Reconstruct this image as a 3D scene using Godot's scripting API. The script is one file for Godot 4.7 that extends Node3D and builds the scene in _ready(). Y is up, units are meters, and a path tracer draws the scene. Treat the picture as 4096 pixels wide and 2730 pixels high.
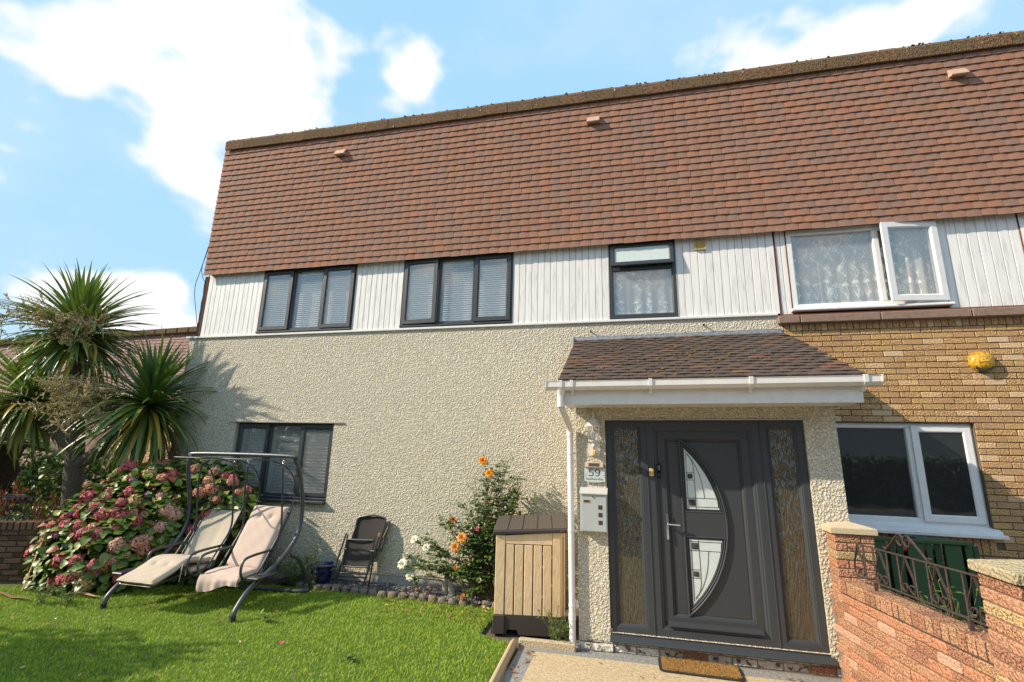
extends Node3D

# ------------------------------------------------------------------ helpers
var rng := RandomNumberGenerator.new()
var M := {}
var T := {}
var used := {}
const ID := Transform3D.IDENTITY

class Geo:
	var v := PackedVector3Array()
	var n := PackedVector3Array()
	var uv := PackedVector2Array()
	func vert(p: Vector3, nn: Vector3, t := Vector2.ZERO) -> void:
		v.append(p)
		n.append(nn)
		uv.append(t)
	func tri(a: Vector3, b: Vector3, c: Vector3) -> void:
		var nn := (c - a).cross(b - a).normalized()
		vert(a, nn)
		vert(b, nn)
		vert(c, nn)
	# convex polygon, turned so that it faces along 'out'
	func poly(p: Array, out: Vector3) -> void:
		var nn: Vector3 = (p[2] - p[0]).cross(p[1] - p[0])
		if nn.length_squared() < 1e-16 and p.size() > 3:
			nn = (p[3] - p[0]).cross(p[2] - p[0])
		var flip := nn.dot(out) < 0.0
		for i in range(1, p.size() - 1):
			if flip:
				tri(p[0], p[i + 1], p[i])
			else:
				tri(p[0], p[i], p[i + 1])
	func quad_uv(a: Vector3, b: Vector3, c: Vector3, d: Vector3) -> void:
		var nn := (c - a).cross(b - a).normalized()
		var t := [Vector2(0, 1), Vector2(0, 0), Vector2(1, 0), Vector2(1, 1)]
		var p := [a, b, c, d]
		for i in [0, 1, 2, 0, 2, 3]:
			vert(p[i], nn, t[i])
	func box(c: Vector3, s: Vector3, b := Basis.IDENTITY) -> void:
		var h := s * 0.5
		for ax in 3:
			for sg in [-1.0, 1.0]:
				var o := Vector3.ZERO
				o[ax] = sg
				var i1 := (ax + 1) % 3
				var i2 := (ax + 2) % 3
				var pts := []
				for k in [[-1, -1], [-1, 1], [1, 1], [1, -1]]:
					var q := Vector3.ZERO
					q[ax] = sg * h[ax]
					q[i1] = k[0] * h[i1]
					q[i2] = k[1] * h[i2]
					pts.append(c + b * q)
				poly(pts, b * o)
	# box between two corners
	func bx(x0: float, y0: float, z0: float, x1: float, y1: float, z1: float) -> void:
		box(Vector3((x0 + x1) * 0.5, (y0 + y1) * 0.5, (z0 + z1) * 0.5), Vector3(absf(x1 - x0), absf(y1 - y0), absf(z1 - z0)))
	# box with chamfered edges
	func bevel(c: Vector3, s: Vector3, r: float, b := Basis.IDENTITY) -> void:
		var h := s * 0.5
		for ax in 3:
			var i1 := (ax + 1) % 3
			var i2 := (ax + 2) % 3
			for sg in [-1.0, 1.0]:
				var pts := []
				for k in [[-1, -1], [-1, 1], [1, 1], [1, -1]]:
					var q := Vector3.ZERO
					q[ax] = sg * h[ax]
					q[i1] = k[0] * (h[i1] - r)
					q[i2] = k[1] * (h[i2] - r)
					pts.append(c + b * q)
				var o := Vector3.ZERO
				o[ax] = sg
				poly(pts, b * o)
			for s1 in [-1.0, 1.0]:
				for s2 in [-1.0, 1.0]:
					var pts2 := []
					for e in [-1.0, 1.0]:
						var q1 := Vector3.ZERO
						q1[ax] = e * (h[ax] - r)
						q1[i1] = s1 * h[i1]
						q1[i2] = s2 * (h[i2] - r)
						var q2 := Vector3.ZERO
						q2[ax] = e * (h[ax] - r)
						q2[i1] = s1 * (h[i1] - r)
						q2[i2] = s2 * h[i2]
						if e < 0:
							pts2.append(c + b * q1)
							pts2.append(c + b * q2)
						else:
							pts2.append(c + b * q2)
							pts2.append(c + b * q1)
					var oo := Vector3.ZERO
					oo[i1] = s1
					oo[i2] = s2
					poly(pts2, b * oo)
		for sx in [-1.0, 1.0]:
			for sy in [-1.0, 1.0]:
				for sz in [-1.0, 1.0]:
					poly([c + b * Vector3(sx * h.x, sy * (h.y - r), sz * (h.z - r)), c + b * Vector3(sx * (h.x - r), sy * h.y, sz * (h.z - r)), c + b * Vector3(sx * (h.x - r), sy * (h.y - r), sz * h.z)], b * Vector3(sx, sy, sz))
	func tube(path: Array, r, sides := 10, caps := true) -> void:
		var m := path.size()
		var up := Vector3.UP
		var rings := []
		var t0: Vector3 = (path[1] - path[0]).normalized()
		if absf(t0.dot(up)) > 0.9:
			up = Vector3.RIGHT
		var nx := t0.cross(up).normalized()
		for i in m:
			var t: Vector3
			if i == 0:
				t = path[1] - path[0]
			elif i == m - 1:
				t = path[m - 1] - path[m - 2]
			else:
				t = (path[i + 1] - path[i]).normalized() + (path[i] - path[i - 1]).normalized()
			t = t.normalized()
			nx = (nx - t * nx.dot(t)).normalized()
			var ny := t.cross(nx)
			var rr: float = r if not r is Array else r[i]
			var ring := []
			for k in sides:
				var a := TAU * k / sides
				var d := nx * cos(a) + ny * sin(a)
				ring.append([path[i] + d * rr, d])
			rings.append(ring)
		for i in m - 1:
			for k in sides:
				var k2 := (k + 1) % sides
				var a = rings[i][k]
				var b = rings[i][k2]
				var c = rings[i + 1][k2]
				var d = rings[i + 1][k]
				for q in [a, c, b, a, d, c]:
					vert(q[0], q[1])
		if caps:
			for e in [0, m - 1]:
				var pts := []
				for k in sides:
					pts.append(rings[e][k][0])
				poly(pts, (path[0] - path[1]) if e == 0 else (path[m - 1] - path[m - 2]))
	# profile: [radius, y] pairs, smooth round the axis
	func lathe(prof: Array, seg := 24, at := Vector3.ZERO) -> void:
		for i in prof.size() - 1:
			var r0: float = prof[i][0]
			var y0: float = prof[i][1]
			var r1: float = prof[i + 1][0]
			var y1: float = prof[i + 1][1]
			var sn := Vector2(y1 - y0, r0 - r1).normalized()
			for k in seg:
				var a0 := TAU * k / seg
				var a1 := TAU * (k + 1) / seg
				var d0 := Vector3(cos(a0), 0, sin(a0))
				var d1 := Vector3(cos(a1), 0, sin(a1))
				var up := Vector3.UP
				var p := [at + d0 * r0 + up * y0, at + d0 * r1 + up * y1, at + d1 * r1 + up * y1, at + d1 * r0 + up * y0]
				var ns := [d0 * sn.x + up * sn.y, d0 * sn.x + up * sn.y, d1 * sn.x + up * sn.y, d1 * sn.x + up * sn.y]
				for q in [0, 2, 1, 0, 3, 2]:
					vert(p[q], ns[q])
	# smooth grid of points rows[i][j]
	func grid(rows: Array, two := false) -> void:
		var a := rows.size()
		var b: int = rows[0].size()
		var ns := []
		for i in a:
			var line := []
			for j in b:
				var du: Vector3 = rows[mini(i + 1, a - 1)][j] - rows[maxi(i - 1, 0)][j]
				var dv: Vector3 = rows[i][mini(j + 1, b - 1)] - rows[i][maxi(j - 1, 0)]
				line.append(dv.cross(du).normalized())
			ns.append(line)
		for i in a - 1:
			for j in b - 1:
				for q in [[0, 0], [1, 1], [0, 1], [0, 0], [1, 0], [1, 1]]:
					vert(rows[i + q[0]][j + q[1]], ns[i + q[0]][j + q[1]], Vector2(float(j + q[1]) / (b - 1), float(i + q[0]) / (a - 1)))
	# flat outline in x, y pulled along z from z0 to z1
	func extrude(pts: PackedVector2Array, z0: float, z1: float, xf := Transform3D.IDENTITY) -> void:
		var idx := Geometry2D.triangulate_polygon(pts)
		for i in range(0, idx.size(), 3):
			for z in [z0, z1]:
				var t := []
				for k in 3:
					var p := pts[idx[i + k]]
					t.append(xf * Vector3(p.x, p.y, z))
				poly(t, xf.basis * Vector3(0, 0, 1 if z == maxf(z0, z1) else -1))
		var area := 0.0
		for i in pts.size():
			var p0 := pts[i]
			var p1 := pts[(i + 1) % pts.size()]
			area += p0.x * p1.y - p1.x * p0.y
		for i in pts.size():
			var p0 := pts[i]
			var p1 := pts[(i + 1) % pts.size()]
			var e := p1 - p0
			var o := Vector3(e.y, -e.x, 0) * signf(area)
			poly([xf * Vector3(p0.x, p0.y, z0), xf * Vector3(p1.x, p1.y, z0), xf * Vector3(p1.x, p1.y, z1), xf * Vector3(p0.x, p0.y, z1)], xf.basis * o)
	func add(g: Geo, xf: Transform3D) -> void:
		for i in g.v.size():
			vert(xf * g.v[i], (xf.basis * g.n[i]).normalized(), g.uv[i])
	func mesh() -> ArrayMesh:
		var a := []
		a.resize(Mesh.ARRAY_MAX)
		a[Mesh.ARRAY_VERTEX] = v
		a[Mesh.ARRAY_NORMAL] = n
		a[Mesh.ARRAY_TEX_UV] = uv
		var m := ArrayMesh.new()
		m.add_surface_from_arrays(Mesh.PRIMITIVE_TRIANGLES, a)
		return m

func R(a: float, b: float) -> float:
	return rng.randf_range(a, b)

func pick(a: Array):
	return a[rng.randi() % a.size()]

func numbered(called: String) -> String:
	used[called] = used.get(called, -1) + 1
	return called if used[called] == 0 else "%s_%03d" % [called, used[called]]

func thing(called: String, label: String, category: String, at := Vector3.ZERO, group := "") -> Node3D:
	var o := Node3D.new()
	o.name = numbered(called)
	add_child(o)
	o.position = at
	tag(o, label, category, group)
	return o

func tag(o: Node3D, label: String, category: String, group := "") -> void:
	o.set_meta("label", label)
	o.set_meta("category", category)
	if group:
		o.set_meta("group", group)

func part(parent: Node, called: String, g, m: Material, xf := ID) -> MeshInstance3D:
	var o := MeshInstance3D.new()
	o.name = called
	o.mesh = g.mesh() if g is Geo else g
	o.material_override = m
	o.transform = xf
	parent.add_child(o, true)
	return o

func single(called: String, label: String, category: String, g, m: Material, xf := ID, group := "") -> MeshInstance3D:
	var o := part(self, numbered(called), g, m, xf)
	tag(o, label, category, group)
	return o

func setting(called: String, g, m: Material) -> MeshInstance3D:
	var o := part(self, numbered(called), g, m)
	o.set_meta("kind", "structure")
	return o

func many(parent: Node, called: String, mesh: Mesh, m: Material, xs: Array) -> MultiMeshInstance3D:
	var mm := MultiMesh.new()
	mm.transform_format = MultiMesh.TRANSFORM_3D
	mm.mesh = mesh
	mm.instance_count = xs.size()
	for i in xs.size():
		mm.set_instance_transform(i, xs[i])
	var o := MultiMeshInstance3D.new()
	o.name = called
	o.multimesh = mm
	o.material_override = m
	parent.add_child(o, true)
	o.set_meta("kind", "stuff")
	return o

func bez(p0: Vector3, p1: Vector3, p2: Vector3, p3: Vector3, k := 10) -> Array:
	var a := []
	for i in k + 1:
		var t := float(i) / k
		a.append(p0.bezier_interpolate(p1, p2, p3, t))
	return a

# smooth line through points
func spline(pts: Array, per := 6) -> Array:
	var a := []
	var m := pts.size()
	for i in m - 1:
		var p0: Vector3 = pts[maxi(i - 1, 0)]
		var p1: Vector3 = pts[i]
		var p2: Vector3 = pts[i + 1]
		var p3: Vector3 = pts[mini(i + 2, m - 1)]
		for k in per:
			a.append(p1.cubic_interpolate(p2, p0, p3, float(k) / per))
	a.append(pts[m - 1])
	return a

# line with rounded corners of radius r
func rounded(pts: Array, r: float, k := 5) -> Array:
	var a := [pts[0]]
	for i in range(1, pts.size() - 1):
		var p: Vector3 = pts[i]
		var d0: Vector3 = pts[i - 1] - p
		var d1: Vector3 = pts[i + 1] - p
		var q0 := p + d0.normalized() * minf(r, d0.length() * 0.49)
		var q1 := p + d1.normalized() * minf(r, d1.length() * 0.49)
		for j in k + 1:
			var t := float(j) / k
			a.append(q0.lerp(p, t).lerp(p.lerp(q1, t), t))
	a.append(pts[pts.size() - 1])
	return a

func rot_to(d: Vector3, up := Vector3.UP) -> Basis:
	# basis whose y runs along d
	var y := d.normalized()
	if absf(y.dot(up)) > 0.98:
		up = Vector3.RIGHT
	var x := y.cross(up).normalized()
	return Basis(x, y, x.cross(y))

# ------------------------------------------------------------------ textures and materials
func noise_tex(key: String, kind: int, freq: float, oct: int, ramp: Array, size := 512, nsd := 1, jitter := 1.0, ret := -1) -> NoiseTexture2D:
	var f := FastNoiseLite.new()
	f.noise_type = kind
	f.frequency = freq
	f.seed = nsd
	f.fractal_type = FastNoiseLite.FRACTAL_FBM if oct > 1 else FastNoiseLite.FRACTAL_NONE
	f.fractal_octaves = oct
	f.cellular_jitter = jitter
	if ret >= 0:
		f.cellular_return_type = ret
	var t := NoiseTexture2D.new()
	t.noise = f
	t.width = size
	t.height = size
	t.seamless = true
	t.normalize = true
	if ramp.size():
		var gr := Gradient.new()
		var offs := PackedFloat32Array()
		var cols := PackedColorArray()
		for r in ramp:
			offs.append(r[0])
			var c = r[1]
			cols.append((c if c is Color else Color(c, c, c)).linear_to_srgb())
		gr.offsets = offs
		gr.colors = cols
		t.color_ramp = gr
	T[key] = t
	return t

func normal_tex(key: String, kind: int, freq: float, oct: int, bump: float, size := 512, nsd := 1, ret := -1) -> void:
	var t := noise_tex(key, kind, freq, oct, [], size, nsd, 1.0, ret)
	t.as_normal_map = true
	t.bump_strength = bump

func mat(key: String, lin: Color, rough := 0.8, opt := {}) -> StandardMaterial3D:
	var m := StandardMaterial3D.new()
	m.albedo_color = lin.linear_to_srgb()
	m.roughness = rough
	m.metallic = opt.get("metal", 0.0)
	m.metallic_specular = opt.get("spec", 0.5)
	if opt.has("tex"):
		m.albedo_texture = T[opt.tex]
	if opt.has("nrm"):
		m.normal_enabled = true
		m.normal_texture = T[opt.nrm]
		m.normal_scale = opt.get("ns", 1.0)
	if opt.has("scale"):
		m.uv1_triplanar = true
		m.uv1_world_triplanar = opt.get("world", true)
		var s = opt.scale
		m.uv1_scale = s if s is Vector3 else Vector3(s, s, s)
	if opt.has("back"):
		m.backlight_enabled = true
		m.backlight = opt.back.linear_to_srgb()
	if opt.has("coat"):
		m.clearcoat_enabled = true
		m.clearcoat = opt.coat
		m.clearcoat_roughness = 0.15
	if opt.has("alpha"):
		m.transparency = BaseMaterial3D.TRANSPARENCY_ALPHA
		m.albedo_color.a = opt.alpha
	if opt.has("two"):
		m.cull_mode = BaseMaterial3D.CULL_DISABLED
	M[key] = m
	return m

# pebble dash: overlapping stones pressed into render, each with its own tint
func pebbles() -> void:
	var w := 1024
	var r := RandomNumberGenerator.new()
	r.seed = 91
	var hgt := PackedFloat32Array()
	hgt.resize(w * w)
	var tint := Image.create(w, w, false, Image.FORMAT_RGB8)
	tint.fill(Color(0.70, 0.66, 0.58).linear_to_srgb())
	for i in 2600:
		var cx := r.randi() % w
		var cy := r.randi() % w
		var ra := r.randf_range(8.0, 17.0)
		var v := r.randf_range(0.66, 1.0)
		var c := Color(v, v * r.randf_range(0.93, 0.99), v * r.randf_range(0.8, 0.95)).linear_to_srgb()
		var k := int(ra)
		for dy in range(-k, k + 1):
			for dx in range(-k, k + 1):
				var q := 1.0 - (dx * dx + dy * dy) / (ra * ra)
				if q <= 0.0:
					continue
				var x := (cx + dx) & (w - 1)
				var y := (cy + dy) & (w - 1)
				var h := sqrt(q) * ra * 0.055
				if h > hgt[y * w + x]:
					hgt[y * w + x] = h
					tint.set_pixel(x, y, c)
	T["dash"] = ImageTexture.create_from_image(tint)
	var im := Image.create_from_data(w, w, false, Image.FORMAT_RF, hgt.to_byte_array())
	T["dash_h"] = ImageTexture.create_from_image(im)

func make_materials() -> void:
	pebbles()
	var SX := FastNoiseLite.TYPE_SIMPLEX
	var SS := FastNoiseLite.TYPE_SIMPLEX_SMOOTH
	var CE := FastNoiseLite.TYPE_CELLULAR
	var PE := FastNoiseLite.TYPE_PERLIN
	noise_tex("grain", SX, 0.03, 5, [[0.0, 0.78], [0.5, 0.92], [1.0, 1.0]], 512, 3)
	noise_tex("faint", SX, 0.01, 4, [[0.0, 0.9], [0.5, 0.97], [1.0, 1.0]], 512, 5)
	noise_tex("patch", SX, 0.008, 4, [[0.0, 0.62], [0.45, 0.86], [1.0, 1.0]], 512, 7)
	noise_tex("speckle", SX, 0.055, 4, [[0.0, 0.12], [0.3, 0.26], [0.42, 0.8], [1.0, 1.0]], 512, 11)
	noise_tex("speckle_light", SX, 0.05, 4, [[0.0, 0.45], [0.3, 0.62], [0.42, 0.92], [1.0, 1.0]], 512, 12)
	noise_tex("streak", SX, 0.035, 4, [[0.0, Color(0.66, 0.7, 0.74)], [0.4, Color(0.86, 0.87, 0.9)], [0.62, Color(0.95, 0.93, 0.92)], [1.0, Color(1.0, 0.92, 0.86)]], 512, 15)
	noise_tex("lichen", SX, 0.02, 5, [[0.0, Color(0.25, 0.22, 0.18)], [0.38, Color(0.5, 0.42, 0.36)], [0.55, Color(0.75, 0.62, 0.5)], [0.68, Color(0.66, 0.55, 0.42)], [0.76, Color(0.8, 0.6, 0.16)], [0.8, Color(0.5, 0.42, 0.3)], [1.0, Color(1, 0.98, 0.92)]], 512, 19)
	noise_tex("wood", PE, 0.02, 4, [[0.0, 0.8], [0.4, 0.95], [0.5, 0.86], [0.6, 0.97], [1.0, 1.0]], 512, 23)
	noise_tex("gritty", CE, 0.09, 1, [[0.0, Color(1, 0.96, 0.86)], [0.35, Color(0.9, 0.82, 0.66)], [0.6, Color(0.62, 0.52, 0.4)], [0.85, Color(0.94, 0.88, 0.76)], [1.0, Color(0.45, 0.4, 0.34)]], 512, 29, 1.0, FastNoiseLite.RETURN_CELL_VALUE)
	noise_tex("grey_grit", CE, 0.09, 1, [[0.0, 0.95], [0.3, 0.5], [0.5, 0.8], [0.75, 0.35], [1.0, 1.0]], 512, 31, 1.0, FastNoiseLite.RETURN_CELL_VALUE)
	noise_tex("whitewash", SX, 0.018, 5, [[0.0, Color(0.1, 0.09, 0.08)], [0.24, Color(0.24, 0.21, 0.18)], [0.3, Color(0.8, 0.77, 0.72)], [0.6, Color(0.95, 0.93, 0.9)], [1.0, Color(1, 1, 1)]], 512, 41)
	noise_tex("lead", SX, 0.02, 5, [[0.0, 0.45], [0.45, 0.65], [0.6, 0.95], [1.0, 1.0]], 512, 43)
	noise_tex("rust", SX, 0.02, 5, [[0.0, Color(0.28, 0.3, 0.34)], [0.45, Color(0.34, 0.34, 0.36)], [0.56, Color(0.75, 0.42, 0.26)], [0.7, Color(1.0, 0.62, 0.42)], [1.0, Color(0.6, 0.4, 0.3)]], 512, 47)
	noise_tex("coir", SX, 0.14, 3, [[0.0, 0.45], [0.4, 0.75], [1.0, 1.0]], 512, 53)
	noise_tex("bark", SX, 0.03, 4, [[0.0, 0.3], [0.45, 0.62], [1.0, 1.0]], 512, 59)
	noise_tex("leaf", SX, 0.012, 3, [[0.0, Color(0.7, 0.8, 0.6)], [0.5, Color(0.9, 0.95, 0.85)], [1.0, Color(1, 1, 0.9)]], 256, 61)
	noise_tex("autumn", SX, 0.006, 2, [[0.0, Color(0.55, 1, 0.5)], [0.55, Color(0.8, 1, 0.55)], [0.72, Color(1, 0.75, 0.5)], [1.0, Color(1, 0.4, 0.35)]], 256, 67)
	noise_tex("smudge", SX, 0.012, 5, [[0.0, Color(0.66, 0.62, 0.58)], [0.25, Color(0.86, 0.84, 0.82)], [0.45, Color(0.96, 0.955, 0.95)], [1.0, Color(1, 1, 1)]], 512, 71)
	noise_tex("yellow_dirt", SX, 0.016, 5, [[0.0, Color(0.25, 0.2, 0.12)], [0.36, Color(0.45, 0.4, 0.25)], [0.5, Color(0.95, 0.93, 0.85)], [1.0, Color(1, 1, 1)]], 512, 73)
	normal_tex("fine_n", SX, 0.08, 3, 8.0, 512, 83)
	normal_tex("brick_n", SX, 0.035, 4, 16.0, 512, 89)
	normal_tex("tile_n", SX, 0.04, 4, 10.0, 512, 97)
	normal_tex("ripple_n", SS, 0.03, 2, 10.0, 512, 101)
	normal_tex("wave_n", SS, 0.012, 2, 4.0, 256, 103)
	normal_tex("weave_n", CE, 0.12, 1, 10.0, 512, 107)
	normal_tex("leather_n", SS, 0.03, 3, 10.0, 512, 109)

	# the rendered house
	var rm := mat("render", Color(0.74, 0.70, 0.615), 0.95, {"tex": "dash", "scale": 1.12, "spec": 0.2})
	rm.heightmap_enabled = true
	rm.heightmap_texture = T["dash_h"]
	rm.heightmap_scale = 1.4
	mat("render_smooth", Color(0.47, 0.43, 0.36), 0.9, {"tex": "grain", "nrm": "fine_n", "ns": 0.5, "scale": 2.0, "spec": 0.2})
	mat("plinth", Color(0.46, 0.43, 0.38), 0.9, {"tex": "smudge", "nrm": "fine_n", "ns": 0.5, "scale": 1.4})
	mat("cladding", Color(0.80, 0.785, 0.76), 0.55, {"tex": "smudge", "scale": Vector3(2.6, 0.22, 2.6)})
	mat("cladding_b", Color(0.76, 0.75, 0.73), 0.55, {"tex": "smudge", "scale": Vector3(3.1, 0.3, 3.1)})
	mat("white_trim", Color(0.74, 0.725, 0.695), 0.45, {"tex": "faint", "scale": Vector3(1.3, 2.0, 2.0)})
	mat("upvc", Color(0.78, 0.77, 0.755), 0.35, {"tex": "faint", "scale": 1.2})
	mat("anthracite", Color(0.036, 0.042, 0.048), 0.42, {"nrm": "fine_n", "ns": 0.1, "scale": 6.0})
	mat("anthracite_door", Color(0.034, 0.038, 0.043), 0.5, {"nrm": "fine_n", "ns": 0.14, "scale": 5.0})
	mat("seal", Color(0.012, 0.012, 0.013), 0.6)
	mat("glass", Color(0.9, 0.95, 0.95), 0.02, {"alpha": 0.06, "spec": 0.65, "nrm": "wave_n", "ns": 0.03, "scale": 0.8})
	mat("glass_dirty", Color(0.1, 0.1, 0.1), 0.01, {"alpha": 0.12, "spec": 0.9, "nrm": "wave_n", "ns": 0.03, "scale": 0.8})
	mat("blind", Color(0.80, 0.80, 0.78), 0.5)
	mat("cord_white", Color(0.75, 0.75, 0.72), 0.7)
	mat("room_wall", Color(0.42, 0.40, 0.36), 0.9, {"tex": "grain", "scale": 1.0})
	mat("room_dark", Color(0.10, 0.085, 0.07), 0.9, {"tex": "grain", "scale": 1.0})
	mat("room_floor", Color(0.16, 0.11, 0.07), 0.7, {"tex": "wood", "scale": Vector3(2, 2, 0.6)})
	for k in 6:
		var c: Color = [Color(0.33, 0.178, 0.122), Color(0.31, 0.178, 0.128), Color(0.345, 0.182, 0.12), Color(0.29, 0.175, 0.13), Color(0.32, 0.165, 0.108), Color(0.365, 0.18, 0.112)][k]
		mat("tile%d" % k, c, 0.85, {"tex": "streak", "nrm": "tile_n", "ns": 0.35, "scale": Vector3(5.5, 0.9 + 0.1 * k, 5.5), "spec": 0.3})
	for k in 5:
		var c: Color = [Color(0.16, 0.115, 0.092), Color(0.14, 0.107, 0.09), Color(0.175, 0.118, 0.09), Color(0.25, 0.135, 0.09), Color(0.15, 0.11, 0.088)][k]
		mat("ptile%d" % k, c, 0.9, {"tex": "grey_grit", "nrm": "tile_n", "ns": 0.7, "scale": 3.0, "spec": 0.3})
	mat("batten", Color(0.03, 0.022, 0.018), 0.95)
	mat("ridge", Color(0.27, 0.215, 0.165), 0.95, {"tex": "lichen", "nrm": "brick_n", "ns": 0.6, "scale": Vector3(2.2, 1.3, 2.2), "spec": 0.2})
	mat("ridge_b", Color(0.31, 0.225, 0.17), 0.95, {"tex": "lichen", "nrm": "brick_n", "ns": 0.6, "scale": Vector3(2.0, 1.1, 2.0), "spec": 0.2})
	mat("moss", Color(0.075, 0.068, 0.02), 1.0, {"tex": "coir", "scale": 8.0})
	mat("moss_orange", Color(0.2, 0.105, 0.018), 1.0, {"tex": "coir", "scale": 8.0})
	mat("lichen_yellow", Color(0.46, 0.26, 0.03), 1.0)
	mat("lichen_white", Color(0.6, 0.58, 0.52), 1.0)
	mat("vent", Color(0.55, 0.36, 0.26), 0.7, {"tex": "grain", "scale": 4.0})
	mat("grille", Color(0.58, 0.42, 0.16), 0.6, {"tex": "grain", "scale": 4.0})
	mat("barge", Color(0.06, 0.042, 0.03), 0.95, {"tex": "lichen", "nrm": "brick_n", "scale": 3.0})
	mat("lead", Color(0.3, 0.315, 0.34), 0.5, {"tex": "lead", "nrm": "fine_n", "ns": 0.3, "scale": Vector3(1.2, 5.0, 3.0), "metal": 0.3})
	mat("mortar", Color(0.30, 0.25, 0.20), 0.95, {"tex": "grain", "nrm": "fine_n", "scale": 3.0})
	mat("whitewash", Color(0.66, 0.62, 0.56), 0.9, {"tex": "whitewash", "nrm": "brick_n", "ns": 0.5, "scale": 0.7})
	mat("whitewash_b", Color(0.52, 0.47, 0.4), 0.9, {"tex": "whitewash", "nrm": "brick_n", "ns": 0.5, "scale": 0.9})
	# obscure glass of the door screen
	var og := mat("obscure", Color(0.10, 0.09, 0.06), 0.12, {"nrm": "ripple_n", "ns": 0.7, "scale": Vector3(3.2, 0.3, 3.2), "spec": 0.6})
	og.transparency = BaseMaterial3D.TRANSPARENCY_ALPHA
	og.albedo_color.a = 0.45
	mat("frosted", Color(0.56, 0.62, 0.6), 0.3, {"tex": "faint", "scale": 2.0, "nrm": "fine_n", "ns": 0.1})
	mat("leading", Color(0.03, 0.03, 0.028), 0.5)
	mat("bevel_glass", Color(0.06, 0.06, 0.06), 0.05)
	mat("chrome", Color(0.75, 0.72, 0.68), 0.08, {"metal": 1.0})
	mat("brass", Color(0.62, 0.43, 0.14), 0.3, {"metal": 0.4})
	mat("gold_plastic", Color(0.64, 0.43, 0.15), 0.4)
	mat("black_gloss", Color(0.012, 0.012, 0.014), 0.12)
	mat("steel_box", Color(0.50, 0.53, 0.52), 0.35, {"metal": 0.25, "tex": "faint", "scale": 0.8})
	mat("steel_lid", Color(0.62, 0.60, 0.56), 0.4, {"metal": 0.2, "tex": "faint", "scale": Vector3(1, 8, 8)})
	mat("plate_glass", Color(0.52, 0.57, 0.55), 0.12)
	mat("solar_frame", Color(0.6, 0.45, 0.32), 0.3, {"metal": 0.3})
	mat("solar_cell", Color(0.06, 0.045, 0.04), 0.2)
	mat("lamp_white", Color(0.74, 0.70, 0.64), 0.45, {"tex": "smudge", "scale": 3.0})
	mat("pvc_pipe", Color(0.76, 0.73, 0.70), 0.4, {"tex": "faint", "scale": 1.0})
	# brickwork
	for k in 7:
		var c: Color = [Color(0.74, 0.46, 0.22), Color(0.76, 0.51, 0.28), Color(0.70, 0.43, 0.20), Color(0.76, 0.49, 0.22), Color(0.64, 0.38, 0.21), Color(0.78, 0.56, 0.34), Color(0.72, 0.44, 0.23)][k]
		mat("nbrick%d" % k, c, 0.92, {"tex": "speckle_light" if k in [1, 5] else "speckle", "nrm": "brick_n", "ns": 0.8, "scale": Vector3(1.9 + 0.2 * k, 2.1 + 0.2 * k, 1.9), "spec": 0.2})
	mat("nmortar", Color(0.14, 0.105, 0.08), 0.95, {"tex": "grain", "scale": 3.0})
	for k in 6:
		var c: Color = [Color(0.56, 0.265, 0.155), Color(0.53, 0.285, 0.175), Color(0.60, 0.32, 0.19), Color(0.48, 0.24, 0.15), Color(0.57, 0.33, 0.19), Color(0.66, 0.46, 0.24)][k]
		mat("gbrick%d" % k, c, 0.95, {"tex": "speckle_light" if k < 2 else "speckle", "nrm": "brick_n", "ns": 0.9, "scale": Vector3(1.5 + 0.2 * k, 1.7 + 0.2 * k, 1.5), "spec": 0.2})
	mat("gmortar", Color(0.22, 0.14, 0.095), 0.95, {"tex": "grain", "scale": 3.0})
	mat("eflor", Color(0.60, 0.36, 0.24), 0.95, {"tex": "speckle_light", "nrm": "brick_n", "ns": 0.8, "scale": 2.0})
	mat("coping_top", Color(0.26, 0.18, 0.11), 0.98, {"tex": "grey_grit", "nrm": "brick_n", "ns": 1.0, "scale": 2.2})
	mat("cap_stone", Color(0.60, 0.48, 0.32), 0.9, {"tex": "grain", "nrm": "fine_n", "ns": 0.5, "scale": 2.0})
	mat("cap_old", Color(0.44, 0.36, 0.22), 0.95, {"tex": "speckle_light", "nrm": "brick_n", "ns": 0.6, "scale": 1.4})
	for k in 4:
		var c: Color = [Color(0.17, 0.085, 0.05), Color(0.14, 0.075, 0.048), Color(0.2, 0.105, 0.06), Color(0.155, 0.09, 0.055)][k]
		mat("lbrick%d" % k, c, 0.95, {"tex": "speckle_light", "nrm": "brick_n", "ns": 0.8, "scale": 2.4 + 0.3 * k})
	mat("lmortar", Color(0.05, 0.04, 0.032), 0.95)
	mat("ledge", Color(0.26, 0.175, 0.13), 0.75, {"tex": "smudge", "nrm": "fine_n", "ns": 0.3, "scale": 1.2})
	mat("rust_strip", Color(0.3, 0.12, 0.06), 0.9, {"tex": "rust", "scale": 4.0})
	mat("alarm", Color(0.72, 0.42, 0.035), 0.45, {"tex": "yellow_dirt", "scale": 2.6})
	mat("alarm_base", Color(0.02, 0.022, 0.03), 0.5)
	mat("iron", Color(0.13, 0.115, 0.11), 0.7, {"tex": "rust", "nrm": "fine_n", "ns": 0.5, "scale": 5.0, "metal": 0.2})
	mat("iron_black", Color(0.03, 0.03, 0.032), 0.5)
	for k in 3:
		mat("green%d" % k, [Color(0.028, 0.085, 0.028), Color(0.022, 0.07, 0.024), Color(0.036, 0.095, 0.03)][k], 0.6, {"tex": "wood", "nrm": "fine_n", "ns": 0.3, "scale": Vector3(6, 0.6, 6)})
	mat("red_plastic", Color(0.6, 0.035, 0.025), 0.4)
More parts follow.
